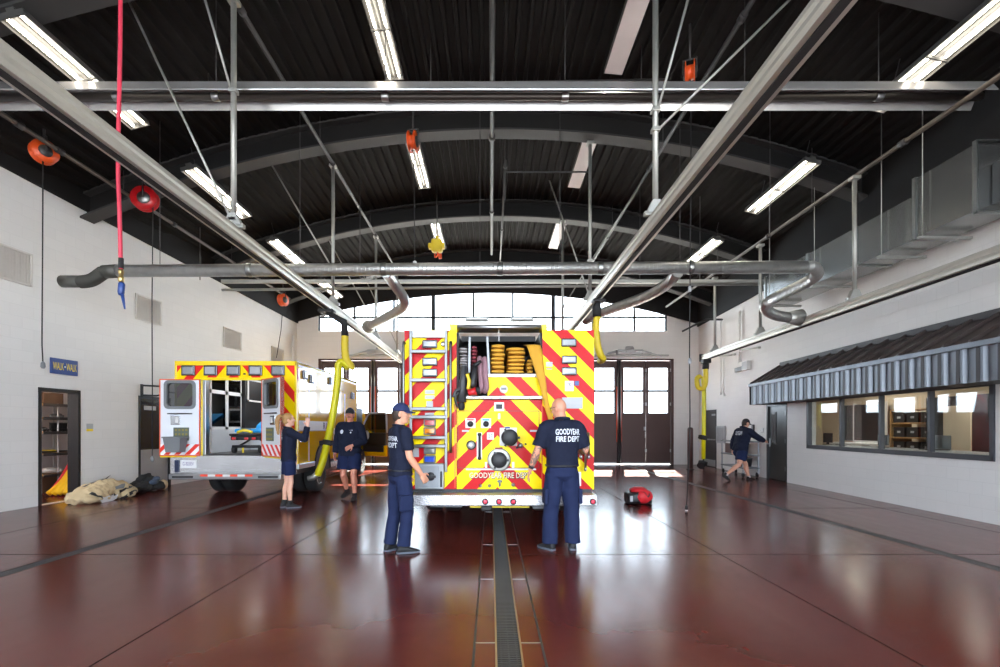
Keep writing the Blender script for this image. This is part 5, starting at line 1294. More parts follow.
class Person:
    def __init__(s, root, fwd, H, label, skin_m, bulk=1., lean=0., group=None, drop=0.):
        s.r = empty('person', root, label, 'person', group)
        F = V((fwd[0], fwd[1], 0)).normalized(); s.F = F; s.R = V((F.y, -F.x, 0)); s.U = V((0, 0, 1))
        s.k = H / 1.8; s.bulk = bulk; s.sk = skin_m; s.drop = drop
        s.hipc = V((0, 0, .93)); s.L = Matrix.Rotation(-lean, 3, 'X')      # lean forward about the hips (body frame: x right, y forward)
    def W(s, p):
        """body frame (right, forward, up at 1.8 m) -> local metres"""
        p = V(p) * s.k; return s.R * p.x + s.F * p.y + s.U * (p.z - s.drop)
    def T(s, p):
        """the same for the upper body, which leans"""
        return s.W(s.hipc + s.L @ (V(p) - s.hipc))
    def ring(s, z, a, b_, fo=0., up=True, n=20, sq=2.4):
        a *= s.bulk; b_ *= s.bulk; out = []
        for j in range(n):
            t = 2 * PI * j / n; c, si = math.cos(t), math.sin(t)
            x = a * math.copysign(abs(c) ** (2 / sq), c); y = b_ * math.copysign(abs(si) ** (2 / sq), si) + fo
            out.append((s.T if up else s.W)((x, y, z)))
        return out
    def pose(s, arms, legs, headyaw=0., headpitch=0.):
        """arms: {'R','L'}: (upper dir, fore dir, hand dir, palm side normal, curl); legs: (knee, ankle, toe dir) in the body frame."""
        s.arm = {}; s.leg = {}
        for sd, sg in (('R', 1), ('L', -1)):
            u, f, h, pn, cu = arms[sd]
            sh = V((sg * .185 * (.6 + .4 * s.bulk), -.005, 1.455)); sh = s.hipc + s.L @ (sh - s.hipc)
            el = sh + V(u).normalized() * .295; wr = el + V(f).normalized() * .255
            s.arm[sd] = (sh, el, wr, V(h).normalized(), V(pn).normalized(), cu)
            kn, an, td = legs[sd]; s.leg[sd] = (V((sg * .095, 0, .90)), V(kn), V(an), V(td).normalized())
        nk = V((0, -.015, 1.56)); s.hm = (nk, Matrix.Rotation(headyaw, 3, 'Z') @ Matrix.Rotation(headpitch, 3, 'X'))
    def Hd(s, p):
        nk, m = s.hm; q_ = nk + m @ (V(p) - nk); return s.T(q_)
    def body(s, face=True):
        b = MB(); k = s.k; B = s.bulk
        prof = [(.84, .12, .085, 0), (.90, .165, .11, 0), (.97, .168, .112, 0), (1.08, .145, .10, .005), (1.2, .155, .108, .01), (1.33, .172, .115, .01), (1.43, .165, .098, 0), (1.495, .105, .07, -.01), (1.53, .062, .06, -.012)]
        b.loft([s.ring(z, a, c, f) for z, a, c, f in prof])
        cap(b, s.T((0, -.012, 1.5)), s.Hd((0, -.005, 1.63)), .06 * k, .056 * k)
        for sd, sg in (('R', 1), ('L', -1)):
            sh, el, wr, hd, pn, cu = s.arm[sd]; Wd = s.W
            cap(b, Wd(sh + V((-sg * .06, 0, .02))), Wd(sh), .05 * k, .056 * k)
            cap(b, Wd(sh), Wd(el), .054 * k * B, .041 * k * B); 
            b.tube([Wd(el), Wd(el.lerp(wr, .3)), Wd(wr)], [.041 * k * B, .044 * k * B, .028 * k], 14); b.ell(Wd(wr), .028 * k, .028 * k, .028 * k)
            s.hand(b, wr, hd, pn, cu, sg)
            hp, kn, an, td = s.leg[sd]
            b.tube([Wd(hp), Wd(hp.lerp(kn, .35)), Wd(hp.lerp(kn, .8)), Wd(kn)], [.088 * k * B, .082 * k * B, .058 * k * B, .054 * k * B], 16)
            b.ell(Wd(kn), .056 * k * B, .058 * k * B, .06 * k * B); 
            back = V((0, -.018, 0))
            b.tube([Wd(kn), Wd(kn.lerp(an, .3) + back), Wd(kn.lerp(an, .7) + back * .4), Wd(an)], [.053 * k * B, .058 * k * B, .042 * k, .036 * k], 14)
            b.ell(Wd(an), .037 * k, .037 * k, .037 * k)
            cap(b, Wd(an + V((0, 0, -.02))), Wd(an + td * .10 + V((0, 0, -.05))), .03 * k, .018 * k)
        E = lambda c, rx, ry, rz, n=16, m=12: b.ell(s.Hd(c), rx * k, ry * k, rz * k, n, m, s.hR())
        E((0, .005, 1.70), .076, .096, .104); E((0, .03, 1.65), .065, .075, .075); E((0, .045, 1.605), .048, .05, .045)
        E((0, .083, 1.585), .022, .018, .018)
        b.tube([s.Hd((0, .09, 1.70)), s.Hd((0, .107, 1.68)), s.Hd((0, .119, 1.66)), s.Hd((0, .10, 1.65))], [.009 * k, .011 * k, .015 * k, .012 * k], 10)
        for sg in (-1, 1):
            E((sg * .014, .105, 1.655), .009, .009, .008); E((sg * .077, -.004, 1.672), .011, .022, .033)
            E((sg * .034, .085, 1.712), .022, .012, .008); E((sg * .042, .066, 1.66), .025, .025, .022)
        E((0, .093, 1.622), .022, .01, .006); E((0, .092, 1.61), .02, .01, .007)
        s.bodyo = finish(b, 'body', s.sk, s.r, .0058, 2)
        return s.bodyo
    def hR(s):
        """columns: head right, forward, up in local space"""
        m = s.L @ s.hm[1]
        cols = [s.R * v.x + s.F * v.y + s.U * v.z for v in (m @ V((1, 0, 0)), m @ V((0, 1, 0)), m @ V((0, 0, 1)))]
        return Matrix((cols[0], cols[1], cols[2])).transposed()
    def hand(s, b, wr, hd, pn, cu, sg):
        """palm, four bent fingers of unequal length and a thumb leaving the side of the palm."""
        k = s.k; Wd = s.W; d = hd; n = (pn - d * pn.dot(d)).normalized(); w = d.cross(n).normalized()
        if w.dot(V((0, 1, 0))) < 0 and abs(w.y) > .3: w = -w
        if getattr(s, 'thumb_dir', None) is not None and w.dot(s.thumb_dir) < 0: w = -w
        c0, c1 = wr + d * .01, wr + d * .088
        b.tube([Wd(c0), Wd(c0.lerp(c1, .4)), Wd(c1)], [(.016 * k, .028 * k), (.017 * k, .041 * k), (.012 * k, .041 * k)], 14, up=Wd(n) - Wd(V((0, 0, 0))))
        for i, (ln, of) in enumerate(((.070, .033), (.080, .011), (.074, -.011), (.058, -.032))):
            p = wr + d * .084 + w * of; dd = d + w * (of * 1.2); pts = [p]; a = 0
            for j, fr in enumerate((.45, .32, .25)):
                a += cu * (.55, .8, .7)[j]; v = dd.normalized() * math.cos(a) + n * math.sin(a); p = p + v * ln * fr; pts.append(p)
            b.tube([Wd(q_) for q_ in pts], [.0098 * k, .0092 * k, .0086 * k, .0072 * k], 10); b.ell(Wd(pts[-1]), .0074 * k, .0074 * k, .0074 * k, 8, 6)
        p = wr + d * .028 + w * .032; t1 = p + (d * .6 + w * .75 + n * .25).normalized() * .04; t2 = t1 + (d * .9 + w * .3 + n * .35).normalized() * .034
        b.tube([Wd(p), Wd(t1), Wd(t2)], [.014 * k, .0108 * k, .0085 * k], 10); b.ell(Wd(t2), .0086 * k, .0086 * k, .0086 * k, 8, 6)
    def shirt(s, m, hem=.86, sleeve=.5, loose=.0, hem_a=.185, hem_b=.135, name='shirt', folds=.022):
        b = MB(); k = s.k; B = s.bulk; g = .014 + loose
        prof = [(hem, hem_a, hem_b, 0), (.97, .172 + g, .118 + g, .0), (1.08, .157 + g, .112 + g, .005), (1.2, .162 + g, .115 + g, .01), (1.33, .178 + g, .12 + g, .01), (1.43, .172 + g, .104 + g, 0), (1.50, .112 + g, .075 + g, -.01), (1.535, .07 + g * .4, .066 + g * .4, -.014)]
        prof = [p for p in prof if p[0] >= hem]
        b.loft([s.ring(z, a, c, f) for z, a, c, f in prof])
        for sd, sg in (('R', 1), ('L', -1)):
            sh, el, wr, hd, pn, cu = s.arm[sd]; Wd = s.W; g2 = .014 + loose
            cap(b, Wd(sh + V((-sg * .07, 0, .015))), Wd(sh), (.056 + g2) * k, (.058 + g2) * k)
            if sleeve <= 1:
                e = sh.lerp(el, sleeve * 1.0); b.tube([Wd(sh), Wd(sh.lerp(e, .5)), Wd(e)], [(.06 + g2) * k * B, (.06 + g2) * k * B, (.058 + g2) * k * B], 16)
            else:
                e = el.lerp(wr, sleeve - 1.0)
                b.tube([Wd(sh), Wd(sh.lerp(el, .6)), Wd(el)], [(.06 + g2) * k * B, (.052 + g2) * k * B, (.047 + g2) * k * B], 16); b.ell(Wd(el), *[(.048 + g2) * k * B] * 3)
                b.tube([Wd(el), Wd(el.lerp(e, .5)), Wd(e)], [(.047 + g2) * k * B, (.045 + g2) * k * B, (.031 + g2) * k], 16)
        s.sh = finish(b, name, m, s.r, .0085, 3, folds, .11)
        me = s.sh.data; s.bvh = BVHTree.FromPolygons([v.co.copy() for v in me.vertices], [list(p.vertices) for p in me.polygons])
        return s.sh
    def neckband(s, m, z=1.535, r_=.075, h=.014, name='collar'):
        b = MB(); b.tube([s.T((r_ * math.cos(a), r_ * .95 * math.sin(a) - .012, z - .012 * math.sin(a))) for a in [2 * PI * i / 20 for i in range(20)]], h * s.k, 8, closed=True); return b.build(name, m, s.sh)
    def trousers(s, m, end=.06, shorts=False, name='trousers', r_=(.102, .098, .083, .078), folds=.022, top=1.0):
        b = MB(); k = s.k; B = s.bulk
        prof = [(.83, .10, .09, 0), (.88, .172, .125, 0), (.95, .178, .124, 0), (top, .166, .116, .0)]
        b.loft([s.ring(z, a, c, f) for z, a, c, f in prof])
        for sd in 'RL':
            hp, kn, an, td = s.leg[sd]; Wd = s.W
            if shorts:
                e = hp.lerp(kn, end); b.tube([Wd(hp), Wd(hp.lerp(e, .5)), Wd(e)], [r_[0] * k * B, r_[1] * k * B, r_[2] * k * B], 18)
            else:
                e = kn.lerp(an, end)
                b.tube([Wd(hp), Wd(hp.lerp(kn, .5)), Wd(kn), Wd(kn.lerp(e, .5)), Wd(e)], [r_[0] * k * B, r_[1] * k * B, r_[2] * k * B, r_[3] * k * B, r_[3] * k * B * 1.02], 18)
            b.ell(Wd(hp), .1 * k * B, .1 * k * B, .1 * k * B)
        s.tr = finish(b, name, m, s.r, .0085, 3, folds, .13); return s.tr
    def shoes(s, m, sole, high=.05):
        for sd in 'RL':
            hp, kn, an, td = s.leg[sd]; k = s.k; Wd = s.W
            td = td; up = V((0, 0, 1)); sdv = td.cross(up).normalized(); upv = sdv.cross(td).normalized()
            P = lambda a, c, e: Wd(an + td * a + sdv * c + upv * e)
            rings = []
            for a, w_, h0, h1 in ((-.075, .022, -.06, -.03), (-.06, .036, -.075, .02), (-.02, .04, -.075, .045), (.04, .042, -.075, .012), (.10, .048, -.075, -.018), (.15, .045, -.075, -.035), (.185, .03, -.074, -.05), (.195, .012, -.07, -.058)):
                rings.append([P(a, w_ * math.cos(t), (h0 + h1) / 2 + (h1 - h0) / 2 * math.sin(t)) for t in [2 * PI * j / 12 for j in range(12)]])
            b = MB(); b.loft(rings)
            b.tube([P(-.015, 0, 0), P(-.012, 0, high)], [.043 * k, .04 * k], 12)
            o = finish(b, 'shoe', m, s.r, .006, 2)
            b = MB(); b.loft([[P(a, w_ * c, z) for c in (-1, 1)] + [P(a, w_ * c, z + .02) for c in (1, -1)] for a, w_, z in ((-.078, .026, -.08), (-.06, .04, -.08), (0, .044, -.08), (.1, .052, -.08), (.16, .048, -.08), (.2, .02, -.078))], smooth=False); b.build('sole', sole, o)
    def socks(s, m, h=.1):
        for sd in 'RL':
            hp, kn, an, td = s.leg[sd]; d = (kn - an).normalized(); b = MB(); b.tube([s.W(an - d * .01), s.W(an + d * h)], [.043 * s.k, .046 * s.k], 14); b.build('sock', m, s.r)
    def capm(s, m, badge=True):
        b = MB(); k = s.k; R = s.hR(); rings = []
        for a in [i * .5 * PI / 8 for i in range(9)]:
            c = s.Hd((0, .002, 1.715 + .105 * math.sin(a))); rr = math.cos(a)
            rings.append([c + R @ V((.088 * k * max(rr, .02) * math.cos(t), .108 * k * max(rr, .02) * math.sin(t), 0)) for t in [2 * PI * j / 20 for j in range(20)]])
        b.loft(rings); o = b.build('cap', m, s.r)
        b = MB(); rings = []
        for i in range(9):
            t = -1 + 2 * i / 8; x = .078 * t; y0 = .075 + .03 * math.sqrt(max(0, 1 - t * t)); y1 = y0 + .075 * math.sqrt(max(.02, 1 - t * t)); z0 = 1.728 - .012 * t * t
            rings.append([s.Hd((x, y0 - .03, z0)), s.Hd((x, y1, z0 - .018)), s.Hd((x, y1, z0 - .026)), s.Hd((x, y0 - .03, z0 - .008))])
        b.loft(rings, smooth=False); b.build('cap_visor', m, o)
        b = MB(); b.ell(s.Hd((0, .002, 1.822)), .008, .008, .006); b.build('cap_button', m, o); return o
    def hairm(s, m, shape='short'):
        b = MB(); R = s.hR(); k = s.k
        if shape == 'short':
            b.ell(s.Hd((0, -.025, 1.685)), .081 * k, .082 * k, .10 * k, 18, 12, R); b.ell(s.Hd((0, -.045, 1.63)), .062 * k, .05 * k, .05 * k, 14, 10, R)
        else:
            b.ell(s.Hd((0, -.012, 1.712)), .087 * k, .103 * k, .103 * k, 18, 12, R); b.ell(s.Hd((0, -.04, 1.66)), .074 * k, .07 * k, .07 * k, 14, 10, R)
            pts = [s.Hd((0, -.09, 1.755)), s.Hd((0, -.155, 1.75)), s.Hd((.0, -.19, 1.67)), s.Hd((.0, -.19, 1.54)), s.Hd((.0, -.18, 1.40))]
            b.tube(smooth_path(pts, 5), [.026 * k + .018 * k * math.sin(PI * min(1, i / 19)) for i in range(21)][:20] + [.012 * k], 12)
        return finish(b, 'hair', m, s.r, .008, 2, .012, .02)
    def face(s, brow, moustache=None):
        R = s.hR(); k = s.k
        for sg in (-1, 1):
            b = MB(); b.ell(s.Hd((sg * .033, .088, 1.692)), .014 * k, .008 * k, .008 * k, 10, 8, R); e = b.build('eye', mat_eye, s.r)
            b = MB(); b.ell(s.Hd((sg * .033, .0945, 1.692)), .006 * k, .003 * k, .0065 * k, 8, 6, R); b.build('iris', M['black'], e)
            b = MB(); b.tube([s.Hd((sg * .016, .098, 1.713)), s.Hd((sg * .034, .099, 1.718)), s.Hd((sg * .055, .085, 1.712))], [.004 * k, .005 * k, .003 * k], 6); b.build('eyebrow', brow, s.r)
        b = MB(); b.tube([s.Hd((-.026, .096, 1.617)), s.Hd((0, .104, 1.616)), s.Hd((.026, .096, 1.617))], [.003 * k, .0055 * k, .003 * k], 8); b.build('lips', mat_lip, s.r)
        if moustache:
            b = MB(); b.tube([s.Hd((-.034, .09, 1.622)), s.Hd((-.015, .106, 1.634)), s.Hd((0, .109, 1.634)), s.Hd((.015, .106, 1.634)), s.Hd((.034, .09, 1.622))], [.005 * k, .009 * k, .009 * k, .009 * k, .005 * k], 8); b.build('moustache', moustache, s.r)
    def print_text(s, lines, side=-1, m=None):
        """lines: (text, cap height, width, up position, arch, right offset); pressed on the shirt's back (side -1) or chest (1)."""
        for txt, h, w_, z, ar, x0 in lines:
            vs, fs = text_geo(txt, h, w_, .02); out = []
            for x, y in vs:
                zz = y + z - ar * x * x
                xr_ = (x if side < 0 else -x) + x0
                o_ = s.T((xr_, side * .6, zz)); d_ = (s.T((xr_, 0, zz)) - o_).normalized()
                hit = s.bvh.ray_cast(o_, d_)[0]
                out.append((hit if hit is not None else s.T((xr_, side * .14, zz))) - d_ * .004)
            b = MB(); b.add(out, fs); b.build('lettering', m or M['print'], s.sh, recalc=False)
    def patch(s, x, z, r_, side=1, m=None, name='emblem'):
        out = []; n = 16
        for j in range(n):
            xr_, zz = x + r_ * math.cos(2 * PI * j / n), z + r_ * 1.15 * math.sin(2 * PI * j / n)
            o_ = s.T((xr_, side * .6, zz)); d_ = (s.T((xr_, 0, zz)) - o_).normalized(); hit = s.bvh.ray_cast(o_, d_)[0]
            out.append((hit if hit is not None else s.T((xr_, side * .14, zz))) - d_ * .009)
        b = MB(); b.add(out, [tuple(range(n))]); return b.build(name, m or M['print'], s.sh, recalc=False)
mat_eye = mat('eye_white', srgb(230, 226, 220), .2, var=.03); mat_lip = mat('lips', srgb(170, 92, 84), .45)
hair_dark = mat('hair_dark', srgb(52, 36, 26), .6, var=.4, scale=60); hair_blond = mat('hair_blond', srgb(178, 136, 84), .55, var=.4, scale=50); hair_grey = mat('hair_grey', srgb(120, 86, 66), .7, var=.3, scale=60)
STAND = {'R': ((.10, .02, .49), (.11, -.03, .085), (.25, 1, 0)), 'L': ((-.10, .02, .49), (-.11, -.03, .085), (-.25, 1, 0))}

# the man left of the engine, seen from behind and the side
d = 5.56; p = Person(V(((400 - VPX) * d / F_PX, d, 0)), (.83, .56), 1.73, 'man in navy cap, T-shirt and long trousers standing left of the fire engine', SKIN[0], 1.0)
p.pose({'R': ((.10, .12, -1), (-.02, .62, -.85), (-.05, .6, -.8), (-1, .1, 0), .45), 'L': ((-.1, .1, -1), (.0, .55, -.85), (0, .5, -.85), (1, 0, 0), .5)},
       {'R': ((.10, .05, .49), (.10, .0, .085), (.25, 1, 0)), 'L': ((-.10, -.02, .49), (-.11, -.09, .085), (-.3, 1, 0))}, headyaw=-.45, headpitch=-.05)
p.body(); p.shirt(M['navy_cloth'], hem=.93, sleeve=.72); p.neckband(M['navy_cloth'])
t = p.trousers(M['navy_trouser'], .98); p.shoes(M['shoe'], M['sole'], .06)
b = MB(); b.tube([p.ring(1.0, .174, .124)[i] for i in range(20)], .012, 6, closed=True); b.build('belt', M['black'], t)
b = MB(); c0 = p.W((.20, -.01, .62)); b.obox(c0, .025, .08, .09, Matrix((p.R, p.F, p.U)).transposed(), .015); b.build('cargo_pocket', M['navy_trouser'], t)
p.hairm(hair_dark); p.capm(M['cap_navy']); p.face(hair_dark)
p.print_text([('GOODYEAR', .058, .29, 1.385, .35, 0), ('FIRE DEPT', .058, .27, 1.305, .1, 0)])

# the bald man right of the engine, seen from behind
d = 5.66; p = Person(V(((562 - VPX) * d / F_PX, d, 0)), (-.12, 1.), 1.81, 'bald man in navy polo shirt with tattooed arms facing the fire engine', SKIN[1], 1.06)
p.pose({'L': ((-.40, -.03, -1), (-.28, .32, -.95), (-.2, .35, -.9), (.5, -.2, .1), .35), 'R': ((.36, .05, -1), (.22, .93, -.15), (.05, 1, .05), (-.6, 0, -.6), .6)},
       {'L': ((-.125, .02, .49), (-.15, .0, .085), (-.55, 1, 0)), 'R': ((.12, .02, .49), (.13, .0, .085), (.25, 1, 0))}, headyaw=.62, headpitch=-.22)
p.body(); p.shirt(M['navy_cloth'], hem=.99, sleeve=.86, loose=.006)
p.neckband(M['navy_cloth'], 1.545, .078, .02)
t = p.trousers(M['navy_trouser'], 1.0, r_=(.104, .102, .088, .086)); p.shoes(M['shoe'], M['sole'], .06)
b = MB(); b.tube([p.ring(1.0, .176, .126)[i] for i in range(20)], .016, 6, closed=True); b.build('belt', M['black'], t)
for sg in (-1, 1): b = MB(); b.obox(p.W((sg * .205, -.01, .64)), .022, .08, .09, Matrix((p.R, p.F, p.U)).transposed(), .014); b.build('cargo_pocket', M['navy_trouser'], t)
p.face(hair_dark)
b = MB()
for sg in (-1, 1):
    b.tube([p.Hd((sg * .05 + .026 * math.cos(a), .098 - abs(.02 * math.cos(a)), 1.69 + .019 * math.sin(a))) for a in [2 * PI * i / 14 for i in range(14)]], .0028, 6, closed=True)
    b.tube([p.Hd((sg * .07, .085, 1.695)), p.Hd((sg * .083, .03, 1.695)), p.Hd((sg * .084, -.01, 1.69))], .003, 6)
b.tube([p.Hd((-.02, .105, 1.693)), p.Hd((.02, .105, 1.693))], .003, 6); b.build('glasses', M['black'], p.r)
p.print_text([('GOODYEAR', .07, .30, 1.40, .25, .04), ('FIRE DEPT', .062, .29, 1.315, .0, .04)])
b = MB(); sh, el, wr, *_ = p.arm['L']; b.tube([p.W(wr - (wr - el).normalized() * .02), p.W(wr - (wr - el).normalized() * .055)], .034, 12); b.build('wristwatch', M['black'], p.r)

# the woman by the ambulance
d = 8.62; p = Person(V(((288.5 - VPX) * d / F_PX, d, 0)), (.84, .54), 1.71, 'woman with a blond ponytail in navy top and shorts raising her hand by the ambulance', SKIN[2], .90)
p.thumb_dir = V((0, -1, .2))
p.pose({'R': ((.25, .75, -.42), (-.05, .2, 1), (0, .05, 1), (-.7, .3, 0), .15), 'L': ((-.1, .2, -1), (.05, .3, -1), (0, .2, -1), (1, 0, 0), .4)},
       {'R': ((.075, .03, .49), (.07, .02, .085), (.1, 1, 0)), 'L': ((-.085, -.01, .49), (-.08, -.06, .085), (-.15, 1, 0))}, headyaw=-.15, headpitch=.03)
p.body(); p.shirt(M['navy_cloth'], hem=.89, sleeve=1.93, loose=.012, hem_a=.20, hem_b=.15); p.neckband(M['navy_cloth'])
p.trousers(M['navy_short'], .64, True, 'shorts', (.125, .125, .118)); p.socks(M['sock'], .07); p.shoes(M['shoe'], M['sole'])
p.hairm(hair_blond, 'tail'); p.face(hair_blond)
p.print_text([('FIRE', .06, .13, 1.40, .0, -.02), ('DEPT', .06, .15, 1.32, .0, -.01)])

# the man in cap and moustache walking towards the camera
d = 9.62; p = Person(V(((350 - VPX) * d / F_PX, d, 0)), (-.10, -1), 1.84, 'man with moustache, black cap and shorts walking forward beside the ambulance hose', SKIN[3], 1.12)
p.pose({'R': ((.24, -.02, -1), (.12, .15, -1), (.05, .2, -1), (-1, .1, 0), .45), 'L': ((-.32, .02, -1), (.62, .62, -.35), (.75, .35, -.45), (.2, -1, -.3), .3)},
       {'R': ((.12, .05, .50), (.15, -.20, .15), (.2, .95, -.28)), 'L': ((-.11, .10, .49), (-.12, .06, .085), (-.2, 1, .05))}, headyaw=.20, headpitch=.02)
p.body(); p.shirt(M['navy_cloth'], hem=.87, sleeve=1.95, loose=.012, hem_a=.195, hem_b=.15); p.neckband(M['navy_cloth'])
p.trousers(M['navy_short'], .74, True, 'shorts', (.12, .122, .118)); p.socks(M['sock'], .06); p.shoes(M['shoe'], M['shoe'])
p.hairm(hair_dark); p.capm(M['cap_black']); p.face(hair_dark, hair_grey)
p.patch(.10, 1.345, .035); p.patch(-.085, 1.33, .014); p.print_text([('CHIEF', .014, .07, 1.375, 0, -.085)], 1)

# the man reaching for the office door
d = 13.15; p = Person(V(((740 - VPX) * d / F_PX, d, 0)), (.95, .22), 1.80, 'man in black cap, navy hoodie and shorts reaching for the right door', SKIN[4], 1.10, lean=.22, drop=.08)
p.thumb_dir = V((0, 0, 1))
p.pose({'R': ((.12, .86, -.56), (-.02, .92, -.44), (0, 1, -.2), (-.9, .0, -.4), .4), 'L': ((-.22, -.38, -1), (-.05, -.1, -1), (0, .1, -1), (1, 0, 0), .5)},
       {'L': ((-.10, .27, .52), (-.10, .38, .145), (-.05, 1, .05)), 'R': ((.10, -.12, .52), (.10, -.54, .25), (.05, .86, -.55))}, headyaw=-.05, headpitch=-.12)
p.body(); p.shirt(M['navy_cloth'], hem=.88, sleeve=1.96, loose=.018, hem_a=.20, hem_b=.155, name='hoodie'); p.neckband(M['navy_cloth'], 1.545, .085, .03, 'hood')
p.trousers(M['navy_short'], .66, True, 'shorts', (.125, .128, .124)); p.socks(M['sock_w'], .05); p.shoes(M['shoe'], M['shoe'])
p.hairm(hair_dark); p.capm(M['cap_black']); p.face(hair_dark)
p.print_text([('GOODYEAR', .05, .26, 1.40, .2, 0), ('FIRE DEPT', .05, .25, 1.335, 0, 0)])
# ------------------------------------------------------------------ left wall: store room, doors, signs
def on(W, b):
    """Shift a builder made in wall coordinates (u, outwards, z) to the world."""
    for i in range(len(b.v)): b.v[i] = W.M @ b.v[i]
    return b
def wthing(name, W, u, z, label, cat, off=0., group=None, kind=None):
    r = bpy.data.objects.new(name, None); C.objects.link(r); r.matrix_world = W.M @ Matrix.Translation((u, off, z)); r.empty_display_size = .2
    return tag(r, label, cat, group, kind)
M['steel_frame'] = mat('steel_frame', (.014, .014, .016, 1), .4)
def frame(W, u0, u1, z1, t, nme, sgn):
    """Black steel door frame in an opening; the wall runs from 0 to t."""
    r = wthing(nme, W, u0, 0, None, None, kind='structure'); w_ = u1 - u0; a, c = sorted((-.015 * sgn, t + .015 * sgn))
    b = MB(); b.box(0, .055, a, c, 0, z1); b.box(w_ - .055, w_, a, c, 0, z1); b.box(0, w_, a, c, z1 - .06, z1); b.build('door_frame', M['steel_frame'], r)
    return r, w_
# store room behind the open left door
fr, w_ = frame(WL, dl0, dl1, ZDL, .2, 'door_4', 1)
M['store_wall'] = mat('store_wall', srgb(206, 202, 204), .7, var=.05)
M['store_wood'] = mat('store_wood', srgb(214, 164, 110), .6, var=.1)
u0, u1 = dl0 - .6, dl1 + 2.9; dp_ = 2.3
b = MB(); b.box(u0 - .1, u0, .2, dp_, -.1, 2.9); b.box(u1, u1 + .1, .2, dp_, -.1, 2.9); b.box(u0 - .1, u1 + .1, dp_, dp_ + .1, -.1, 2.9)
tag(on(WL, b).build('wall_store', M['store_wall']), kind='structure')
b = MB(); b.box(u0 - .1, u1 + .1, .2, dp_ + .1, 2.9, 3.0); tag(on(WL, b).build('ceiling_store', M['store_wood']), kind='structure')
b = MB(); b.box(u0, u1, .0, dp_, -.2, -.002); tag(on(WL, b).build('floor_store', M['floor']), kind='structure')
b = MB(); b.box(dl0 + .06, dl1 - .06, -.01, .1, 0, .012); tag(on(WL, b).build('trim_5', mat('threshold', srgb(190, 170, 150), .6)), kind='structure')
r = wthing('store_lamp', WL, (dl0 + dl1) / 2, 2.82, 'flat ceiling lamp inside the store room behind the left door', 'light', 1.1)
b = MB(); b.box(-.6, .6, -.15, .15, .0, .07, b=.01); b.build('lamp_body', M['tray'], r); b = MB(); b.box(-.57, .57, -.12, .12, -.008, .0); b.build('diffuser', emit('store_glow', (1, .95, .88, 1), 34.), r)
# its steel shelf unit, seen through the door
su = dl0 + 1.55; sd = 1.55                                   # the unit stands at the back wall
uL, uR = dl0 + 1.52, dl0 + 2.85
r = wthing('shelf_unit', WL, uL, 0, 'metal shelving unit with five wooden shelves inside the store room', 'shelves', sd)
SW = uR - uL - .1; levels = [.39, .86, 1.34, 1.66, 1.96]
b = MB()
for x in (-.04, .34, .76, SW):
    for y in (0, .55): b.box(x - .011, x + .011, y - .011, y + .011, 0, 2.0); b.cut()
b.build('upright', M['grey_light'], r)
b = MB()
for z in levels: b.box(-.02, SW + .02, -.03, .58, z, z + .03); b.cut()
b.build('shelf', M['wood'], r)
b = MB()
for z in levels: b.box(-.02, SW + .02, -.036, -.03, z - .03, z + .035); b.cut()
b.build('shelf_lip', M['dark_steel'], r)
def onshelf(name, x, lvl, builder, m, lab, cat, grp=None, y=.2):
    o = wthing(name, WL, uL + x, (levels[lvl] + .031) if lvl >= 0 else .002, lab, cat, sd + y, grp); builder(o, m); return o
def boxb(w2, d2, h):
    def f(o, m):
        b = MB(); b.box(-w2, w2, -d2, d2, 0, h, b=.006); b.build('box_body', m, o); b = MB(); b.box(-w2 * .12, w2 * .12, -d2 - .002, d2 + .002, h - .001, h + .003); b.build('tape', M['wood'], o)
    return f
card = mat('cardboard', srgb(92, 66, 46), .8, var=.15)
onshelf('cardboard_box', .27, 4, boxb(.25, .2, .25), card, 'brown cardboard box lying on top of the store room shelving', 'box', y=.25)
onshelf('cardboard_box', .36, -1, boxb(.33, .22, .36), card, 'brown cardboard box on the floor under the store room shelving', 'box', y=.28)
def boot(o, m):
    b = MB(); b.tube([(0, 0, 0.02), (0, 0, .2)], [.04, .044], 12); b.ell((0, -.06, .035), .04, .1, .035); b.build('boot_shell', m, o)
    b = MB(); b.tube([(.044 * math.cos(a), .044 * math.sin(a), .2) for a in [2 * PI * k / 12 for k in range(12)]], .008, 6, closed=True); b.build('boot_rim', M['grey_plastic'], o)
for k in range(4): onshelf('boot', .44 + .105 * k, 2, boot, M['black_rubber'], 'black rubber boot in the row on the middle store room shelf', 'boot', 'black boots on the shelf', .26)
def gear(o, m):
    b = MB(); b.tube(smooth_path([(-.16, 0, .03), (-.08, -.02, .06), (.04, .02, .05), (.16, 0, .03)], 4), .03, 8); b.ell((.05, 0, .05), .08, .06, .05); b.build('strap_bundle', m, o)
onshelf('strap_bundle', .15, 2, gear, M['black'], 'black strap bundle left of the boots on the store room shelf', 'straps')
onshelf('strap_bundle', .5, 3, gear, M['grey_plastic'], 'dark grey strap bundle on the second store room shelf from the top', 'straps')
def tarp(o, m):
    b = MB(); b.ell((0, 0, .07), .2, .15, .07); b.ell((.14, 0, .06), .14, .13, .06); b.build('folded_cloth', m, o)
onshelf('folded_tarp', .32, 0, tarp, M['bright_white'], 'white folded cloth on the low store room shelf', 'cloth')
def tray_(o, m):
    b = MB(); b.box(-.4, .4, -.15, .15, 0, .03, b=.01); b.build('tray_base', m, o); b = MB(); b.box(-.05, .06, -.17, .1, .03, .06, b=.01); b.build('tray_tag', M['hose_yellow'], o)
onshelf('flat_tool', .45, 1, tray_, M['black'], 'flat black tray with yellow tag on a store room shelf', 'tray', y=.38)
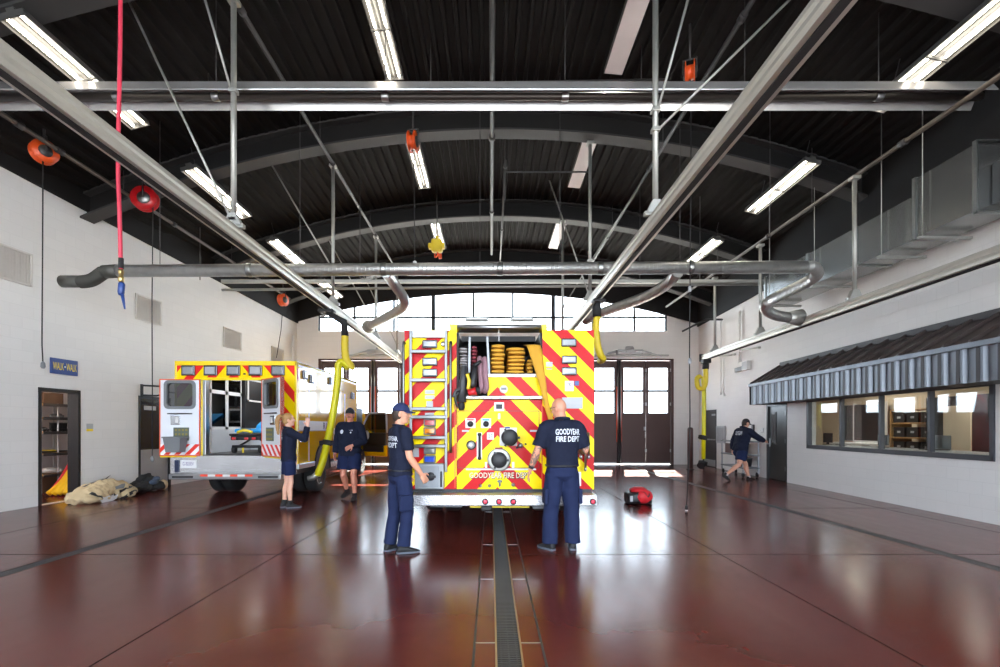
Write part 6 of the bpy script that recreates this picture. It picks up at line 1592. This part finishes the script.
# two piles of line in bags leaning at the right of the doorway
def line_pile(name, px0, m, lab, h, w2, dpt):
    o = wthing(name, WL, px0, .002, lab, 'hose', dpt)
    b = MB(); rn = random.Random(len(lab)); RZ = Matrix.Rotation(-PI / 2, 4, 'Z')
    for k in range(7):
        x = -w2 + 2 * w2 * k / 6; hh = h * (1 - .5 * (1 - (k / 6)) ** 1.3) if True else h
        t = k / 6; b.tube(smooth_path([(x, -.16 + .05 * math.sin(k * 2.), .05), (x + .35 * (w2 - x) + rn.uniform(-.03, .03), -.06, h * .34), (x + .72 * (w2 - x), .0, h * .72), (x + .9 * (w2 - x) + .02 * k - .06, .03, h * (.9 + .1 * t))], 4), [.055] * 12 + [.04], 10); b.cut()
    b.v = [RZ @ v for v in b.v]
    b.build('hose_strand', m, o); return o
line_pile('rolled_hose', dl0 + 1.34, mat('hose_bright', srgb(240, 190, 0), .55, var=.2, scale=20), 'bright yellow hose bundle leaning just inside the store room doorway', .76, .24, .82)
line_pile('rolled_hose', dl0 + 1.70, mat('hose_red', srgb(196, 30, 48), .55, var=.2, scale=20), 'red hose bundle leaning behind the yellow one in the store room', 1.0, .22, 1.14)
# blue sign
su0, sz1 = WL.hit(49.5, 357.5); su1, sz0 = WL.hit(76.5, 376)
r = wthing('wall_sign', WL, (su0 + su1) / 2, (sz0 + sz1) / 2, 'blue sign with yellow capital letters above the left store room door', 'sign', -.02)
hw, hh = (su1 - su0) / 2, .15
b = MB(); b.box(-hw, hw, -.012, .018, -hh, hh, b=.003); b.build('board', M['sign_blue'], r)
letter_y = mat('letter_yellow', srgb(238, 206, 40), .4); letter_w = mat('letter_white', srgb(230, 236, 230), .4)
lettering('lettering', 'WALK', hh * .95, hw * .78, (-hw * .48, -.0125, 0), (1, 0, 0), (0, 0, 1), letter_y, r, .002, .008)
lettering('lettering', 'WALK', hh * .95, hw * .78, (hw * .50, -.0125, 0), (1, 0, 0), (0, 0, 1), letter_y, r, .002, .008)
b = MB(); b.lathe([(.018, -.016), (.001, -.0165)], (0, 0, 0), (0, 1, 0), 12); b.build('dot', letter_w, r)
# keypad plate
ku, kz = WL.hit(89.5, 427.5)
r = wthing('wall_plate', WL, ku, kz, 'small grey and yellow notice plate right of the store room door', 'notice', -.006)
b = MB(); b.box(-.07, .07, -.006, .006, -.03, .08); b.build('plate', M['grey_light'], r); b = MB(); b.box(-.07, .07, -.007, .006, -.08, -.03); b.build('yellow_strip', letter_y, r)
# closed dark door with steel kick plate
fr, w_ = frame(WL, dm0, dm1, ZDL, .2, 'door_5', 1)
b = MB(); b.box(.055, w_ - .055, .03, .075, 0.01, ZDL - .06); lf = b.build('leaf', mat('door_black', (.018, .02, .026, 1), .22), fr)
b = MB(); b.box(.07, w_ - .07, .018, .03, .04, .93, b=.004); b.build('kick_plate', mat('kick_steel', (.50, .51, .53, 1), .4, .5, var=.3, scale=2), lf)
b = MB(); b.box(.2, w_ - .45, .022, .032, 1.88, 1.98); b.build('door_label', M['grey_light'], lf)
b = MB(); b.tube([(w_ - .14, .03, 1.02), (w_ - .14, -.03, 1.02), (w_ - .26, -.03, 1.02)], .012, 8); b.build('handle', M['alu'], lf)
b = MB(); b.box(.055, w_ - .055, .03, .2, 2.0, 2.06); b.build('closer', M['dark_steel'], fr)
b = MB(); b.box(dm0 - .1, dm1 + .1, .22, .3, 0, 2.4); tag(on(WL, b).build('wall_closet', M['store_wall']), kind='structure')
# exhaust bracket on the wall above it
bu, bz_ = WL.hit(141, 391)
r = wthing('wall_bracket', WL, bu, bz_, 'black folded steel bracket on the left wall above the dark door', 'bracket', -.02)
b = MB(); b.box(-.03, .03, -.02, .02, -.16, .16, b=.006); b.build('wall_mount', M['black'], r)
b = MB(); b.tube([(0, -.02, .13), (.25, -.25, .13), (.32, -.33, .06), (.3, -.3, -.06), (.2, -.2, -.1), (0, -.02, -.1)], .022, 8); b.tube([(.32, -.33, .0), (.75, -.55, -.02), (1.1, -.65, -.02)], .016, 8); b.build('swing_arm', M['black'], r)
# wall vents
M['vent'] = mat('vent', srgb(205, 200, 194), .5, var=.06)
def vent(W, x0, y0, x1, y1, lab):
    u0, z1 = W.hit(x0, y0); u1, z0 = W.hit(x1, y1); zc = (z0 + z1) / 2
    r = wthing('wall_vent', W, (u0 + u1) / 2, zc, lab, 'vent', -.02, 'vents along the left wall'); h = .30; w2 = abs(u1 - u0) / 2
    b = MB(); b.box(-w2, w2, -.01, .018, -h, -h + .03); b.box(-w2, w2, -.01, .018, h - .03, h); b.box(-w2, -w2 + .03, -.01, .018, -h, h); b.box(w2 - .03, w2, -.01, .018, -h, h); b.box(-w2, w2, .012, .018, -h, h); b.build('vent_frame', M['vent'], r)
    b = MB(); n = max(6, int(w2 * 2 / .055))
    for k in range(n): x = -w2 + .03 + (2 * w2 - .06) * (k + .5) / n; b.add([(x - .02, -.004, -h + .03), (x + .014, .008, -h + .03), (x + .014, .008, h - .03), (x - .02, -.004, h - .03)], [(0, 1, 2, 3)])
    b.build('louvre', M['vent'], r); r_ = r
vent(WL, -6, 250, 31.5, 279, 'grey wall vent at the very front of the left wall beside the hanging cord')
vent(WL, 135, 297, 161, 322, 'grey wall vent left of the long red cord reel cord')
vent(WL, 223, 330, 241, 348, 'grey wall vent above the roof of the ambulance')
vent(WL, 271, 350, 283, 362, 'small far wall vent near the back left corner')
# thin white pipe in the back left corner
r = empty('corner_pipe', (xl(18.4) + .12, 18.3, 0), 'thin white pipe running up the back left corner', 'pipe')
b = MB(); b.tube([(0, 0, 0.02), (0, 0, 5.0)], .03, 8); b.build('pipe_run', M['white_paint'], r)
b = MB()
for z in (1.2, 3., 4.6): b.box(-.05, .02, -.05, .05, z - .02, z + .02); b.cut()
b.build('clamp', M['white_paint'], r)
# turnout gear thrown at the foot of the wall
g0 = V((-7.86, 9.72, 0))

M['tan'] = mat('tan', srgb(200, 178, 140), .8, var=.2, scale=10, bump=.3)
r = empty('turnout_coat', V((g0.x, g0.y, 0)), 'tan firefighter coat with dark stripes dropped on the floor below the left wall', 'coat')
ux = WL.u; rot = Matrix.Rotation(math.atan2(ux.y, ux.x), 4, 'Z')
b = MB()
pts = [(-.82, -.06, .06, .14, .06), (-.62, -.05, .13, .26, .13), (-.35, 0, .17, .3, .17), (0, .02, .20, .3, .2), (.3, .0, .17, .28, .17), (.52, -.02, .10, .22, .10)]
b.tube([(p[0], p[1], p[2]) for p in pts], [(p[4], p[3]) for p in pts], 18, up=(0, 0, 1)); b.ell((-.45, -.24, .09), .32, .12, .09); b.ell((.2, -.22, .10), .3, .12, .10)
o = finish(b, 'coat_cloth', M['tan'], r, .014, 2, .10, .13); o.matrix_local = rot; co_ = o
bv = BVHTree.FromPolygons([v.co.copy() for v in o.data.vertices], [list(p.vertices) for p in o.data.polygons])
def drape(poly, m, name, lift=.006, n=8):
    """A strip pressed on the coat from the front and above."""
    a, b2, c_, d_ = [V(p) for p in poly]; vs = []; fs = []
    for i in range(n + 1):
        for j in range(4):
            p = a.lerp(b2, i / n).lerp(d_.lerp(c_, i / n), j / 3); di = V((0, .75, -.66)); h_ = bv.ray_cast(p - di * 1.2, di)[0]
            vs.append((h_ if h_ else p) - di * lift)
    for i in range(n):
        for j in range(3): k = i * 4 + j; fs.append((k, k + 4, k + 5, k + 1))
    q_ = MB().add(vs, fs, True).build(name, m, co_, recalc=False); return q_
drape([(-.55, -.2, .30), (.35, -.2, .42), (.36, -.2, .36), (-.52, -.2, .25)], M['black'], 'dark_stripe') if False else None
drape([(-.1, -.35, .02), (.55, -.3, .22), (.58, -.3, .17), (-.02, -.35, -.03)], M['black'], 'dark_stripe')
drape([(-.5, .0, .36), (.15, .05, .48), (.15, .05, .43), (-.48, .0, .31)], M['black'], 'dark_stripe')
drape([(-.2, -.3, .13), (.45, -.28, .30), (.47, -.28, .25), (-.16, -.3, .08)], M['black'], 'dark_stripe')
drape([(-.66, -.25, .20), (-.5, -.3, .02), (-.45, -.3, .03), (-.6, -.25, .22)], M['black'], 'dark_stripe')
drape([(-.55, -.35, .08), (-.05, -.3, .14), (-.1, -.3, .02), (-.45, -.35, -.06)], M['bright_white'], 'white_patch')
drape([(-.08, -.2, .22), (.18, -.2, .28), (.1, -.2, .14), (-.12, -.2, .12)], M['grey_plastic'], 'grey_patch')
h0 = V((-7.80, 10.84, 0))
r = empty('turnout_boots', V((h0.x, h0.y, 0)), 'black boots and dark gloves heaped at the end of the tan coat', 'boots')
b = MB(); b.ell((-.2, .05, .13), .26, .2, .13); b.ell((.1, .1, .18), .22, .16, .18); b.ell((.25, -.02, .10), .2, .14, .10); b.tube([(-.3, .1, .2), (-.05, .12, .34), (.15, .12, .36)], .06, 10)
o = finish(b, 'boot_leather', M['black_rubber'], r, .014, 2, .07, .12); o.matrix_local = rot
b = MB(); b.ell((.02, -.10, .22), .13, .05, .06); b.ell((.12, -.08, .28), .1, .05, .06); o = b.build('glove', mat('glove', srgb(84, 96, 120), .7), r); o.matrix_local = rot
b = MB(); b.ell((.36, -.06, .12), .07, .1, .12); o = b.build('tan_cuff', M['tan'], r); o.matrix_local = rot

# ------------------------------------------------------------------ right wall: office window, awning, doors
# office behind the window
U0, U1 = wr0 - .9, 18.2; OD = 2.7
M['office_wall'] = mat('office_wall', srgb(206, 188, 164), .7, var=.05)
b = MB(); b.box(U0 - .1, U0, -OD, -.2, -.1, 2.9); b.box(U1, U1 + .1, -OD, -.2, -.1, 2.9); b.box(U0 - .1, U1 + .1, -OD - .1, -OD, -.1, 2.9)
tag(on(WR, b).build('wall_office', M['office_wall']), kind='structure')
b = MB(); b.box(U0 - .1, U1 + .1, -OD - .1, -.2, 2.85, 2.95); tag(on(WR, b).build('ceiling_office', M['office_wall']), kind='structure')
b = MB(); b.box(U0, U1, -OD, 0, -.2, -.002); tag(on(WR, b).build('floor_office', mat('carpet', srgb(90, 84, 80), .9)), kind='structure')
for k, u in enumerate((wr0 + 1.6, wr0 + 5.4)):
    r = wthing('office_lamp', WR, u, 2.78, ['office ceiling lamp panel nearer the front behind the wide window', 'office ceiling lamp panel farther back behind the wide window'][k], 'light', -1.4, 'office lamp panels')
    b = MB(); b.box(-.6, .6, -.3, .3, 0, .06); b.build('lamp_body', M['tray'], r); b = MB(); b.box(-.56, .56, -.26, .26, -.008, 0); b.build('diffuser', emit('office_glow', (1, .93, .82, 1), 14.), r)
def woff(name, u, off, z, lab, cat, parts, grp=None):
    r = wthing(name, WR, u, z, lab, cat, -off, grp)
    for pn, m, bs in parts:
        b = MB()
        for q_ in bs: b.box(*q_, b=.006)
        b.build(pn, m, r)
    return r
ru = lambda x, off: ((lambda k, A, u, n: (k * (A.y - n.y * off) - (A.x - n.x * off)) / (u.x - k * u.y))((x - VPX) / F_PX, WR.A, WR.u, WR.n))
def offz(x, y, off): u = ru(x, off); p = WR.A + WR.u * u - WR.n * off; return u, EYE + (VPY - y) * p.y / F_PX
u, z = offz(849, 428, 2.5)
woff('wall_screen', u, 2.55, z - .35, 'black screen on the office back wall seen through the second pane', 'screen', [('screen', M['black'], [(-.35, .35, -.04, .04, 0, 1.0)]), ('bezel', M['grey_plastic'], [(-.37, .37, -.05, .03, -.02, .0), (-.37, .37, -.05, .03, 1., 1.02)])])
u, z = offz(868, 428, 2.5)
woff('wall_screen', u, 2.55, z - .35, 'larger black screen in white frame right of the other office screen', 'screen', [('screen', M['black'], [(-.55, .55, -.03, .05, 0, 1.0)]), ('bezel', M['bright_white'], [(-.6, -.55, -.03, .05, -.05, 1.05), (.55, .6, -.03, .05, -.05, 1.05), (-.6, .6, -.03, .05, -.1, -.0)])])
u, z = offz(862, 455, 2.2)
woff('desk', u, 2.2, 0, 'white desk below the screens at the back of the office', 'desk', [('desk_top', M['bright_white'], [(-.8, .8, -.35, .35, 1.0, 1.05)]), ('side_panel', M['bright_white'], [(-.8, -.76, -.35, .35, 0, 1.0)]), ('side_panel', M['bright_white'], [(.76, .8, -.35, .35, 0, 1.0)]), ('drawer_front', M['black'], [(-.75, .75, .2, .22, .5, .98)])])
u, z = offz(919, 440, 2.3)
sh = woff('cubby_shelf', u, 2.4, 0, 'tan cubby shelf with dark bins at the office back wall', 'shelves', [('upright', M['wood'], [(-.62, -.58, -.2, .3, 0, 1.9)]), ('upright', M['wood'], [(.58, .62, -.2, .3, 0, 1.9)])] + [('shelf', M['wood'], [(-.6, .6, -.2, .3, z_, z_ + .03)]) for z_ in (.5, .85, 1.2, 1.55, 1.87)])
first = None
nb = ['lowest', 'second', 'third', 'top']
for zi, z_ in enumerate((.531, .881, 1.231, 1.581)):
    for xi, x in enumerate((-.4, 0., .4)):
        woff('storage_bin', u + x, 2.35, z_, 'black storage bin in the %s row, %s, of the office cubby shelf' % (nb[zi], ['near end', 'middle', 'far end'][xi]), 'bin', [('bin_body', M['black'], [(-.17, .17, -.15, .2, 0, .24)]), ('bin_label', M['grey_light'], [(-.05, .05, .2, .204, .1, .15)])], 'bins on the cubby shelf')
u, z = offz(958, 450, 1.2)
woff('laptop', u, .9, 1.031, 'dark open laptop on the counter behind the rightmost window pane', 'laptop', [('screen', M['grey_plastic'], [(-.2, .2, -.01, .01, 0.01, .28)]), ('keyboard_base', M['black'], [(-.2, .2, .01, .26, 0, .02)])])
u2, z2 = offz(905, 450, 1.2)
woff('counter', (wr0 + wr1) / 2, .55, 0, 'long counter running along the inside of the office window', 'counter', [('counter_top', M['grey_plastic'], [(-2.4, 2.4, -.5, .3, .99, 1.03)]), ('counter_front', M['office_wall'], [(-2.4, 2.4, .2, .25, 0, .99)])])
woff('desk_monitor', u2 - .0, .75, 1.031, 'small grey monitor on the counter behind the third window pane', 'monitor', [('screen', M['grey_plastic'], [(-.14, .14, -.02, .02, .05, .27)]), ('stand', M['black'], [(-.03, .03, -.02, .02, 0, .06), (-.08, .08, -.06, .08, 0, .01)])])
u3, _ = offz(838, 450, 1.0)
woff('desk_monitor', u3, .75, 1.031, 'black monitor on the counter behind the farthest window pane', 'monitor', [('screen', M['black'], [(-.16, .16, -.02, .02, .05, .29)]), ('stand', M['black'], [(-.03, .03, -.02, .02, 0, .06), (-.08, .08, -.06, .08, 0, .01)])])
uc, _ = offz(966, 430, 1.9)
woff('tall_locker', uc, 2.0, 0, 'tall dark cabinet with pale door deep in the office', 'cabinet', [('cabinet_body', M['black'], [(-.9, .7, -.6, .3, 0, 2.1)]), ('cabinet_door', M['office_wall'], [(-.35, .25, .3, .33, .1, 1.9)])])
# window frame, panes
r = wthing('window_2', WR, wr0, WZ0, None, None, kind='structure'); ww = wr1 - wr0; wh = WZ1 - WZ0
ms = [WR.hit(x, 420)[0] - wr0 for x in (930, 880.5, 841)]
b = MB()
b.box(0, ww, -.07, .025, -.015, .075); b.box(0, ww, -.07, .025, wh - .06, wh + .01); b.box(-.01, .06, -.07, .025, -.015, wh); b.box(ww - .06, ww + .01, -.07, .025, -.015, wh)
for m_ in ms: b.box(m_ - .028, m_ + .028, -.06, .02, 0, wh)
b.build('window_frame', M['window_frame'], r)
es = [0.05] + ms + [ww - .05]
M['office_glass'] = glass('office_glass', (.93, .96, .95, 1), .07)
for a, c in zip(es, es[1:]):
    b = MB(); b.box(a + .02, c - .02, -.045, -.04, .06, wh - .05); b.build('pane', M['office_glass'], r)
# awning: standing-seam roof and ribbed valance
ua0 = WR.hit(1000, 400)[0] - 1.7; ua1 = WR.hit(781, 367.5)[0]
M['awn_roof'] = mat('awn_roof', srgb(64, 54, 52), .5, .2, var=.15, scale=3); M['awn_val'] = mat('awn_val', srgb(112, 117, 124), .38, .55, var=.15, scale=3); M['awn_dark'] = mat('awn_dark', srgb(52, 48, 50), .5, .2)
r = wthing('awning', WR, ua0, 0, 'dark standing-seam metal awning with ribbed grey valance over the office windows', 'awning'); AL = ua1 - ua0; PJ = .82; ZW, ZV = 3.14, 2.63
b = MB(); b.prism([(0, ZW), (PJ, ZV), (PJ, ZV - .04), (0, ZW - .05)], 'x', 0, AL); b.build('roof_sheet', M['awn_roof'], r)
b = MB(); n = int(AL / .42)
for k in range(n + 1):
    x = AL * k / n; b.prism([(0, ZW), (PJ, ZV), (PJ, ZV + .055), (0, ZW + .055)], 'x', x - .018, x + .018); b.cut()
b.build('seam_rib', M['awn_roof'], r)
b = MB(); b.box(0, AL, 0, .04, ZW - .02, ZW + .09); b.build('wall_flashing', M['awn_dark'], r)
b = MB(); b.box(-.02, AL + .02, PJ - .01, PJ + .04, ZV - .06, ZV + .02, b=.006); b.build('gutter_edge', M['awn_val'], r)
rib = []; x = 0; pit = .30; ZB_ = 2.085
prof = []
while x < AL - .01:
    for dx, dy in ((0, 0), (.13, 0), (.15, .045), (.19, .045), (.205, .02), (.225, .02), (.24, .045), (.28, .045)): prof.append((min(x + dx, AL), PJ - .03 + dy))
    x += pit
b = MB(); n = len(prof); b.add([(p_[0], p_[1], z) for z in (ZB_, ZV - .04) for p_ in prof], [(i, i + 1, n + i + 1, n + i) for i in range(n - 1)]); b.build('valance', M['awn_val'], r, recalc=False)
b = MB()
x = 0
while x < AL - .2: b.box(x + .195, min(AL, x + .255), PJ + .0152, PJ + .018, ZB_, ZV - .05); b.cut(); x += pit
b.build('valance_stripe', M['awn_dark'], r)
b = MB(); b.prism([(0, ZW), (PJ, ZV), (PJ, ZB_), (0, ZB_)], 'x', AL, AL + .02); b.cut(); b.prism([(0, ZW), (PJ, ZV), (PJ, ZB_), (0, ZB_)], 'x', -.02, 0); b.build('end_panel', M['awn_dark'], r)
b = MB(); b.box(0, AL, .0, PJ - .05, ZB_ + .02, ZB_ + .05); b.build('soffit', M['awn_dark'], r)
# office door with narrow light
fr, w_ = frame(WR, dr0, dr1, ZD, -.2, 'door_6', -1)
b = MB(); b.box(.055, w_ - .055, -.07, -.03, .01, ZD - .06); lf = b.build('leaf', mat('door_dark', (.012, .011, .011, 1), .3), fr)
b = MB(); b.box(w_ - .42, w_ - .2, -.03, -.022, 1.02, 1.88); b.build('vision_panel', mat('vision', (.10, .105, .11, 1), .1, coat=.5), lf)
b = MB()
for q_ in ((w_ - .44, w_ - .42, -.032, -.015, 1.0, 1.9), (w_ - .2, w_ - .18, -.032, -.015, 1.0, 1.9), (w_ - .44, w_ - .18, -.032, -.015, 1.88, 1.9), (w_ - .44, w_ - .18, -.032, -.015, 1.0, 1.02)): b.box(*q_)
b.build('panel_frame', M['steel_frame'], lf)
b = MB(); b.box(w_ - .13, w_ - .07, -.03, -.015, .92, 1.16, b=.004); b.tube([(w_ - .1, -.02, 1.0), (w_ - .1, .05, 1.0), (w_ - .24, .05, 1.0)], .014, 8); b.build('handle', M['alu'], lf)
b = MB()
for z in (.35, 1.85): b.box(.03, .08, -.03, .01, z - .06, z + .06); b.cut()
b.box(.03, .08, -.03, .01, 1.04, 1.16); b.build('hinge', M['alu'], fr)
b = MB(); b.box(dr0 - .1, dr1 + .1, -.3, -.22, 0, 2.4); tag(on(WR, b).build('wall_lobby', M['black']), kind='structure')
# side door in the back right corner
fr, w_ = frame(WR, db0, db1, ZD, -.2, 'door_7', -1)
b = MB(); b.box(.055, w_ - .055, -.07, -.03, .01, ZD - .06); lf = b.build('leaf', mat('door_charcoal', srgb(44, 38, 40), .4), fr)
b = MB(); b.box(.08, w_ - .08, -.03, -.02, .03, .27, b=.003); b.build('kick_plate', M['steel'], lf)
b = MB(); b.tube([(.1, -.01, 1.02), (w_ - .1, -.01, 1.02)], .025, 8); b.box(w_ - .16, w_ - .07, -.03, .03, .95, 1.1, b=.01); b.build('panic_bar', M['alu'], lf)
b = MB(); b.box(.12, .5, -.03, -.024, 1.9, 1.97); b.build('door_label', M['grey_light'], lf)
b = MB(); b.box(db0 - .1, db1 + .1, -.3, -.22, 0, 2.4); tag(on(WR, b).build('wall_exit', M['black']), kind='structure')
# electric panel, boxes, conduits, cameras
def wbox(name, x0, y0, x1, y1, m, lab, cat, dpt=.06, inner=None, grp=None):
    ua, z1 = WR.hit(x1, (y0 + y1) / 2); ub, _ = WR.hit(x0, (y0 + y1) / 2); uc = (ua + ub) / 2
    dd_ = WR.pt(uc, 0).y; z1 = EYE + (VPY - y0) * dd_ / F_PX; z0 = EYE + (VPY - y1) * dd_ / F_PX
    r = wthing(name, WR, uc, (z0 + z1) / 2, lab, cat, .003, grp); w2, h2 = (ub - ua) / 2, (z1 - z0) / 2
    b = MB(); b.box(-w2, w2, 0, dpt, -h2, h2, b=.008); b.build('case', m, r)
    if inner: b = MB(); b.box(-w2 * .78, w2 * .78, dpt, dpt + .012, -h2 * .82, h2 * .82, b=.004); q_ = b.build('cover', inner, r); b = MB(); b.box(w2 * .45, w2 * .6, dpt + .012, dpt + .025, -h2 * .15, h2 * .1); b.build('latch', M['alu'], q_)
    return r
wbox('breaker_panel', 717.5, 426, 726, 443, M['grey_light'], 'grey breaker panel on the right wall beside the back corner door', 'electric panel', .05, mat('panel_cover', srgb(150, 150, 152), .45))
wbox('card_reader', 752.6, 424.5, 754.8, 433.5, M['black'], 'slim black card reader on the wall in front of the striding man', 'card reader', .03, M['grey_plastic'])
wbox('wall_switch', 761.3, 428, 763.9, 432.5, M['grey_light'], 'small grey switch plate left of the office door', 'switch', .015, M['bright_white'])
r_ = wbox('speaker_box', 745.5, 361, 751, 370, M['bright_white'], 'white box with horn speaker high on the right wall left of the awning', 'speaker', .12, M['grey_light'])
wbox('junction_box', 737, 367, 745.5, 371.5, M['dark_steel'], 'dark long box beside the white speaker box on the right wall', 'junction box', .08, M['grey_plastic'])
def conduit(pix, rad, lab, off=.075, m=None):
    pts = [WR.pt(*WR.hit(x, y), off=off) for x, y in pix]; r = empty('conduit', V((pts[0].x, pts[0].y, min(p.z for p in pts))), lab, 'conduit', 'conduits on the right wall'); o_ = r.location.copy()
    b = MB(); b.tube([p - o_ for p in pts], rad, 8); b.build('pipe_run', m or M['white_paint'], r)
    b = MB()
    for p in pts[1:-1] or pts: b.box(-.04, .04, -.04, .04, -.03, .03, Matrix.Translation(p - o_)); b.cut()
    b.build('clamp', m or M['white_paint'], r)
conduit([(723, 320), (723, 394), (726, 395), (726, 358)], .022, 'thin white conduit loop on the right wall near the back corner')
conduit([(742, 312), (742, 361)], .04, 'wide white conduit running down to the horn speaker')
conduit([(724, 356), (738, 354.5)], .03, 'short horizontal white conduit stub near the end of the pale track', .12, M['galv_dull'])
conduit([(746, 350), (764, 347.5)], .022, 'thin grey conduit running sideways under the pale exhaust track', .15, M['galv_dull'])
# black sprinkler stub high in the back right corner
r = empty('black_pipe', px(682, 331.5, 17.3), 'black pipe stub jutting out high in the back right corner', 'pipe')
b = MB(); b.tube([V((0, 0, 0)), px(706, 319.5, 16.9) - px(682, 331.5, 17.3), px(722, 319.5, 15.6) - px(682, 331.5, 17.3)], .035, 8); b.build('pipe_run', M['black'], r)
# bollard at the back
bl = gp(690.3, 469.5); r = empty('bollard', bl, 'dark brown bollard pole standing by the back right corner', 'bollard')
b = MB(); b.lathe([(.095, 0), (.095, 1.4), (.08, 1.46), (.001, 1.48)], (0, 0, 0), (0, 0, 1), 18); b.build('post', M['door_brown'], r)
b = MB(); b.lathe([(.13, 0.001), (.13, .025), (.1, .03)], (0, 0, 0), (0, 0, 1), 18); b.build('base_collar', M['dark_steel'], r)
# equipment cart between the man and the door
cp = gp(741, 478.2); cw = WR.pt(WR.hit(741, 470)[0], 0)
r = wthing('utility_cart', WR, WR.hit(751, 470)[0], 0.003, 'dark utility cart with shelves standing against the wall behind the striding man', 'cart', .35)
b = MB()
for z in (.25, .62, 1.02): b.box(-.75, .75, -.25, .25, z, z + .04, b=.01); b.cut()
b.build('cart_shelf', M['grey_plastic'], r)
b = MB()
for x in (-.72, .72):
    for y in (-.22, .22): b.box(x - .02, x + .02, y - .02, y + .02, .12, 1.1); b.cut()
b.build('cart_post', M['grey_light'], r)
b = MB()
for x in (-.68, .68):
    for y in (-.2, .2): b.lathe([(.02, -.02), (.06, -.02), (.06, .02), (.02, .02)], (x, y, .06), (0, 1, 0), 14); b.box(x - .02, x + .02, y - .03, y + .03, .06, .14); b.cut()
b.build('castor', M['black_rubber'], r)
r2 = wthing('tool_case', WR, WR.hit(746, 470)[0], .666, 'brown tool case on the middle shelf of the utility cart', 'case', .35)
b = MB(); b.box(-.28, .28, -.18, .18, 0, .3, b=.02); b.build('case_body', mat('case_brown', srgb(92, 72, 66), .6), r2); b = MB(); b.tube([(-.08, 0, .3), (-.08, 0, .335), (.08, 0, .335), (.08, 0, .3)], .012, 6); b.build('handle', M['black'], r2)
r2 = wthing('plastic_drum', WR, WR.hit(757, 470)[0], .296, 'low black tub on the bottom shelf of the utility cart', 'tub', .35)
b = MB(); b.lathe([(.17, 0), (.2, .22), (.2, .26), (.17, .26), (.15, .03)], (0, 0, 0), (0, 0, 1), 18); b.build('tub_body', M['black'], r2); b = MB(); b.tube([(.2 * math.cos(a), .2 * math.sin(a), .25) for a in [2 * PI * k / 18 for k in range(18)]], .01, 6, closed=True); b.build('tub_rim', M['grey_plastic'], r2)

# ------------------------------------------------------------------ red bag on the floor
bp0 = gp(638, 503.5)
r = empty('gear_bag', bp0, 'red and black gear bag lying on the floor right of the fire engine', 'bag')
b = MB(); b.loft([[(x, w_ * math.copysign(abs(math.cos(t)) ** .6, math.cos(t)), z0 + (z1 - z0) * (.5 + .5 * math.copysign(abs(math.sin(t)) ** .6, math.sin(t)))) for t in [2 * PI * j / 20 for j in range(20)]] for x, w_, z0, z1 in
                  ((-.235, .1, .02, .16), (-.225, .16, .004, .215), (-.12, .18, .002, .235), (.02, .19, .002, .30), (.12, .19, .002, .28), (.2, .17, .002, .16), (.235, .11, .01, .08))])
bag = finish(b, 'bag_body', M['black'], r, .009, 2, .012, .1)
red_b = mat('bag_red', srgb(206, 30, 40), .6, var=.15)
b = MB(); b.ell((.065, -.09, .15), .185, .135, .142, 18, 12); bb = finish(b, 'front_pocket', red_b, r, .009, 2, .01, .08)
b = MB(); b.ell((.0, .0, .255), .165, .17, .07, 18, 12); finish(b, 'top_flap', red_b, r, .009, 2, .01, .08)
b = MB(); b.tube(smooth_path([(-.02, -.14, .22), (.05, -.20, .25), (.10, -.22, .19), (.12, -.215, .16), (.15, -.2, .2), (.12, -.12, .27), (.05, 0, .30)], 5), [(.006, .014)] * 31, 8); b.build('carry_strap', M['black'], r)
b = MB(); b.box(-.2, -.15, -.178, -.165, .06, .17, b=.004); b.build('reflective_tag', M['grey_light'], r)
# ------------------------------------------------------------------ camera, sky, light
cam = bpy.data.cameras.new('camera'); co = bpy.data.objects.new('camera', cam); C.objects.link(co)
co.location = (0, 0, EYE); co.rotation_euler = (PI / 2, 0, 0)
cam.sensor_width = 36; cam.lens = F_PX / 1000 * 36
cam.shift_x = (500 - VPX) / 1000; cam.shift_y = (VPY - 333.5) / 1000
cam.clip_start = .05; cam.clip_end = 300
sc = bpy.context.scene; sc.camera = co
w = bpy.data.worlds.new('sky'); sc.world = w; w.use_nodes = True
nt = w.node_tree; bg = nt.nodes['Background']
bg.inputs[0].default_value = (.78, .88, 1., 1); bg.inputs[1].default_value = 6.0
sun = bpy.data.lights.new('sun', 'SUN'); sun.energy = 40; sun.angle = .009; sun.color = (1, .93, .82)
so = bpy.data.objects.new('sun', sun); C.objects.link(so)
dirv = V((-.21, -.77, -.62)); so.rotation_euler = dirv.to_track_quat('-Z', 'Y').to_euler(); so.location = (0, 30, 30)
sc.view_settings.view_transform = 'Standard'; sc.view_settings.look = 'None'
sc.view_settings.exposure = 1.08; sc.view_settings.gamma = 1; sc.view_settings.use_curve_mapping = False
sc.cycles.max_bounces = 10; sc.cycles.diffuse_bounces = 5; sc.cycles.glossy_bounces = 4; sc.cycles.transparent_max_bounces = 16
sc.cycles.sample_clamp_indirect = 6.
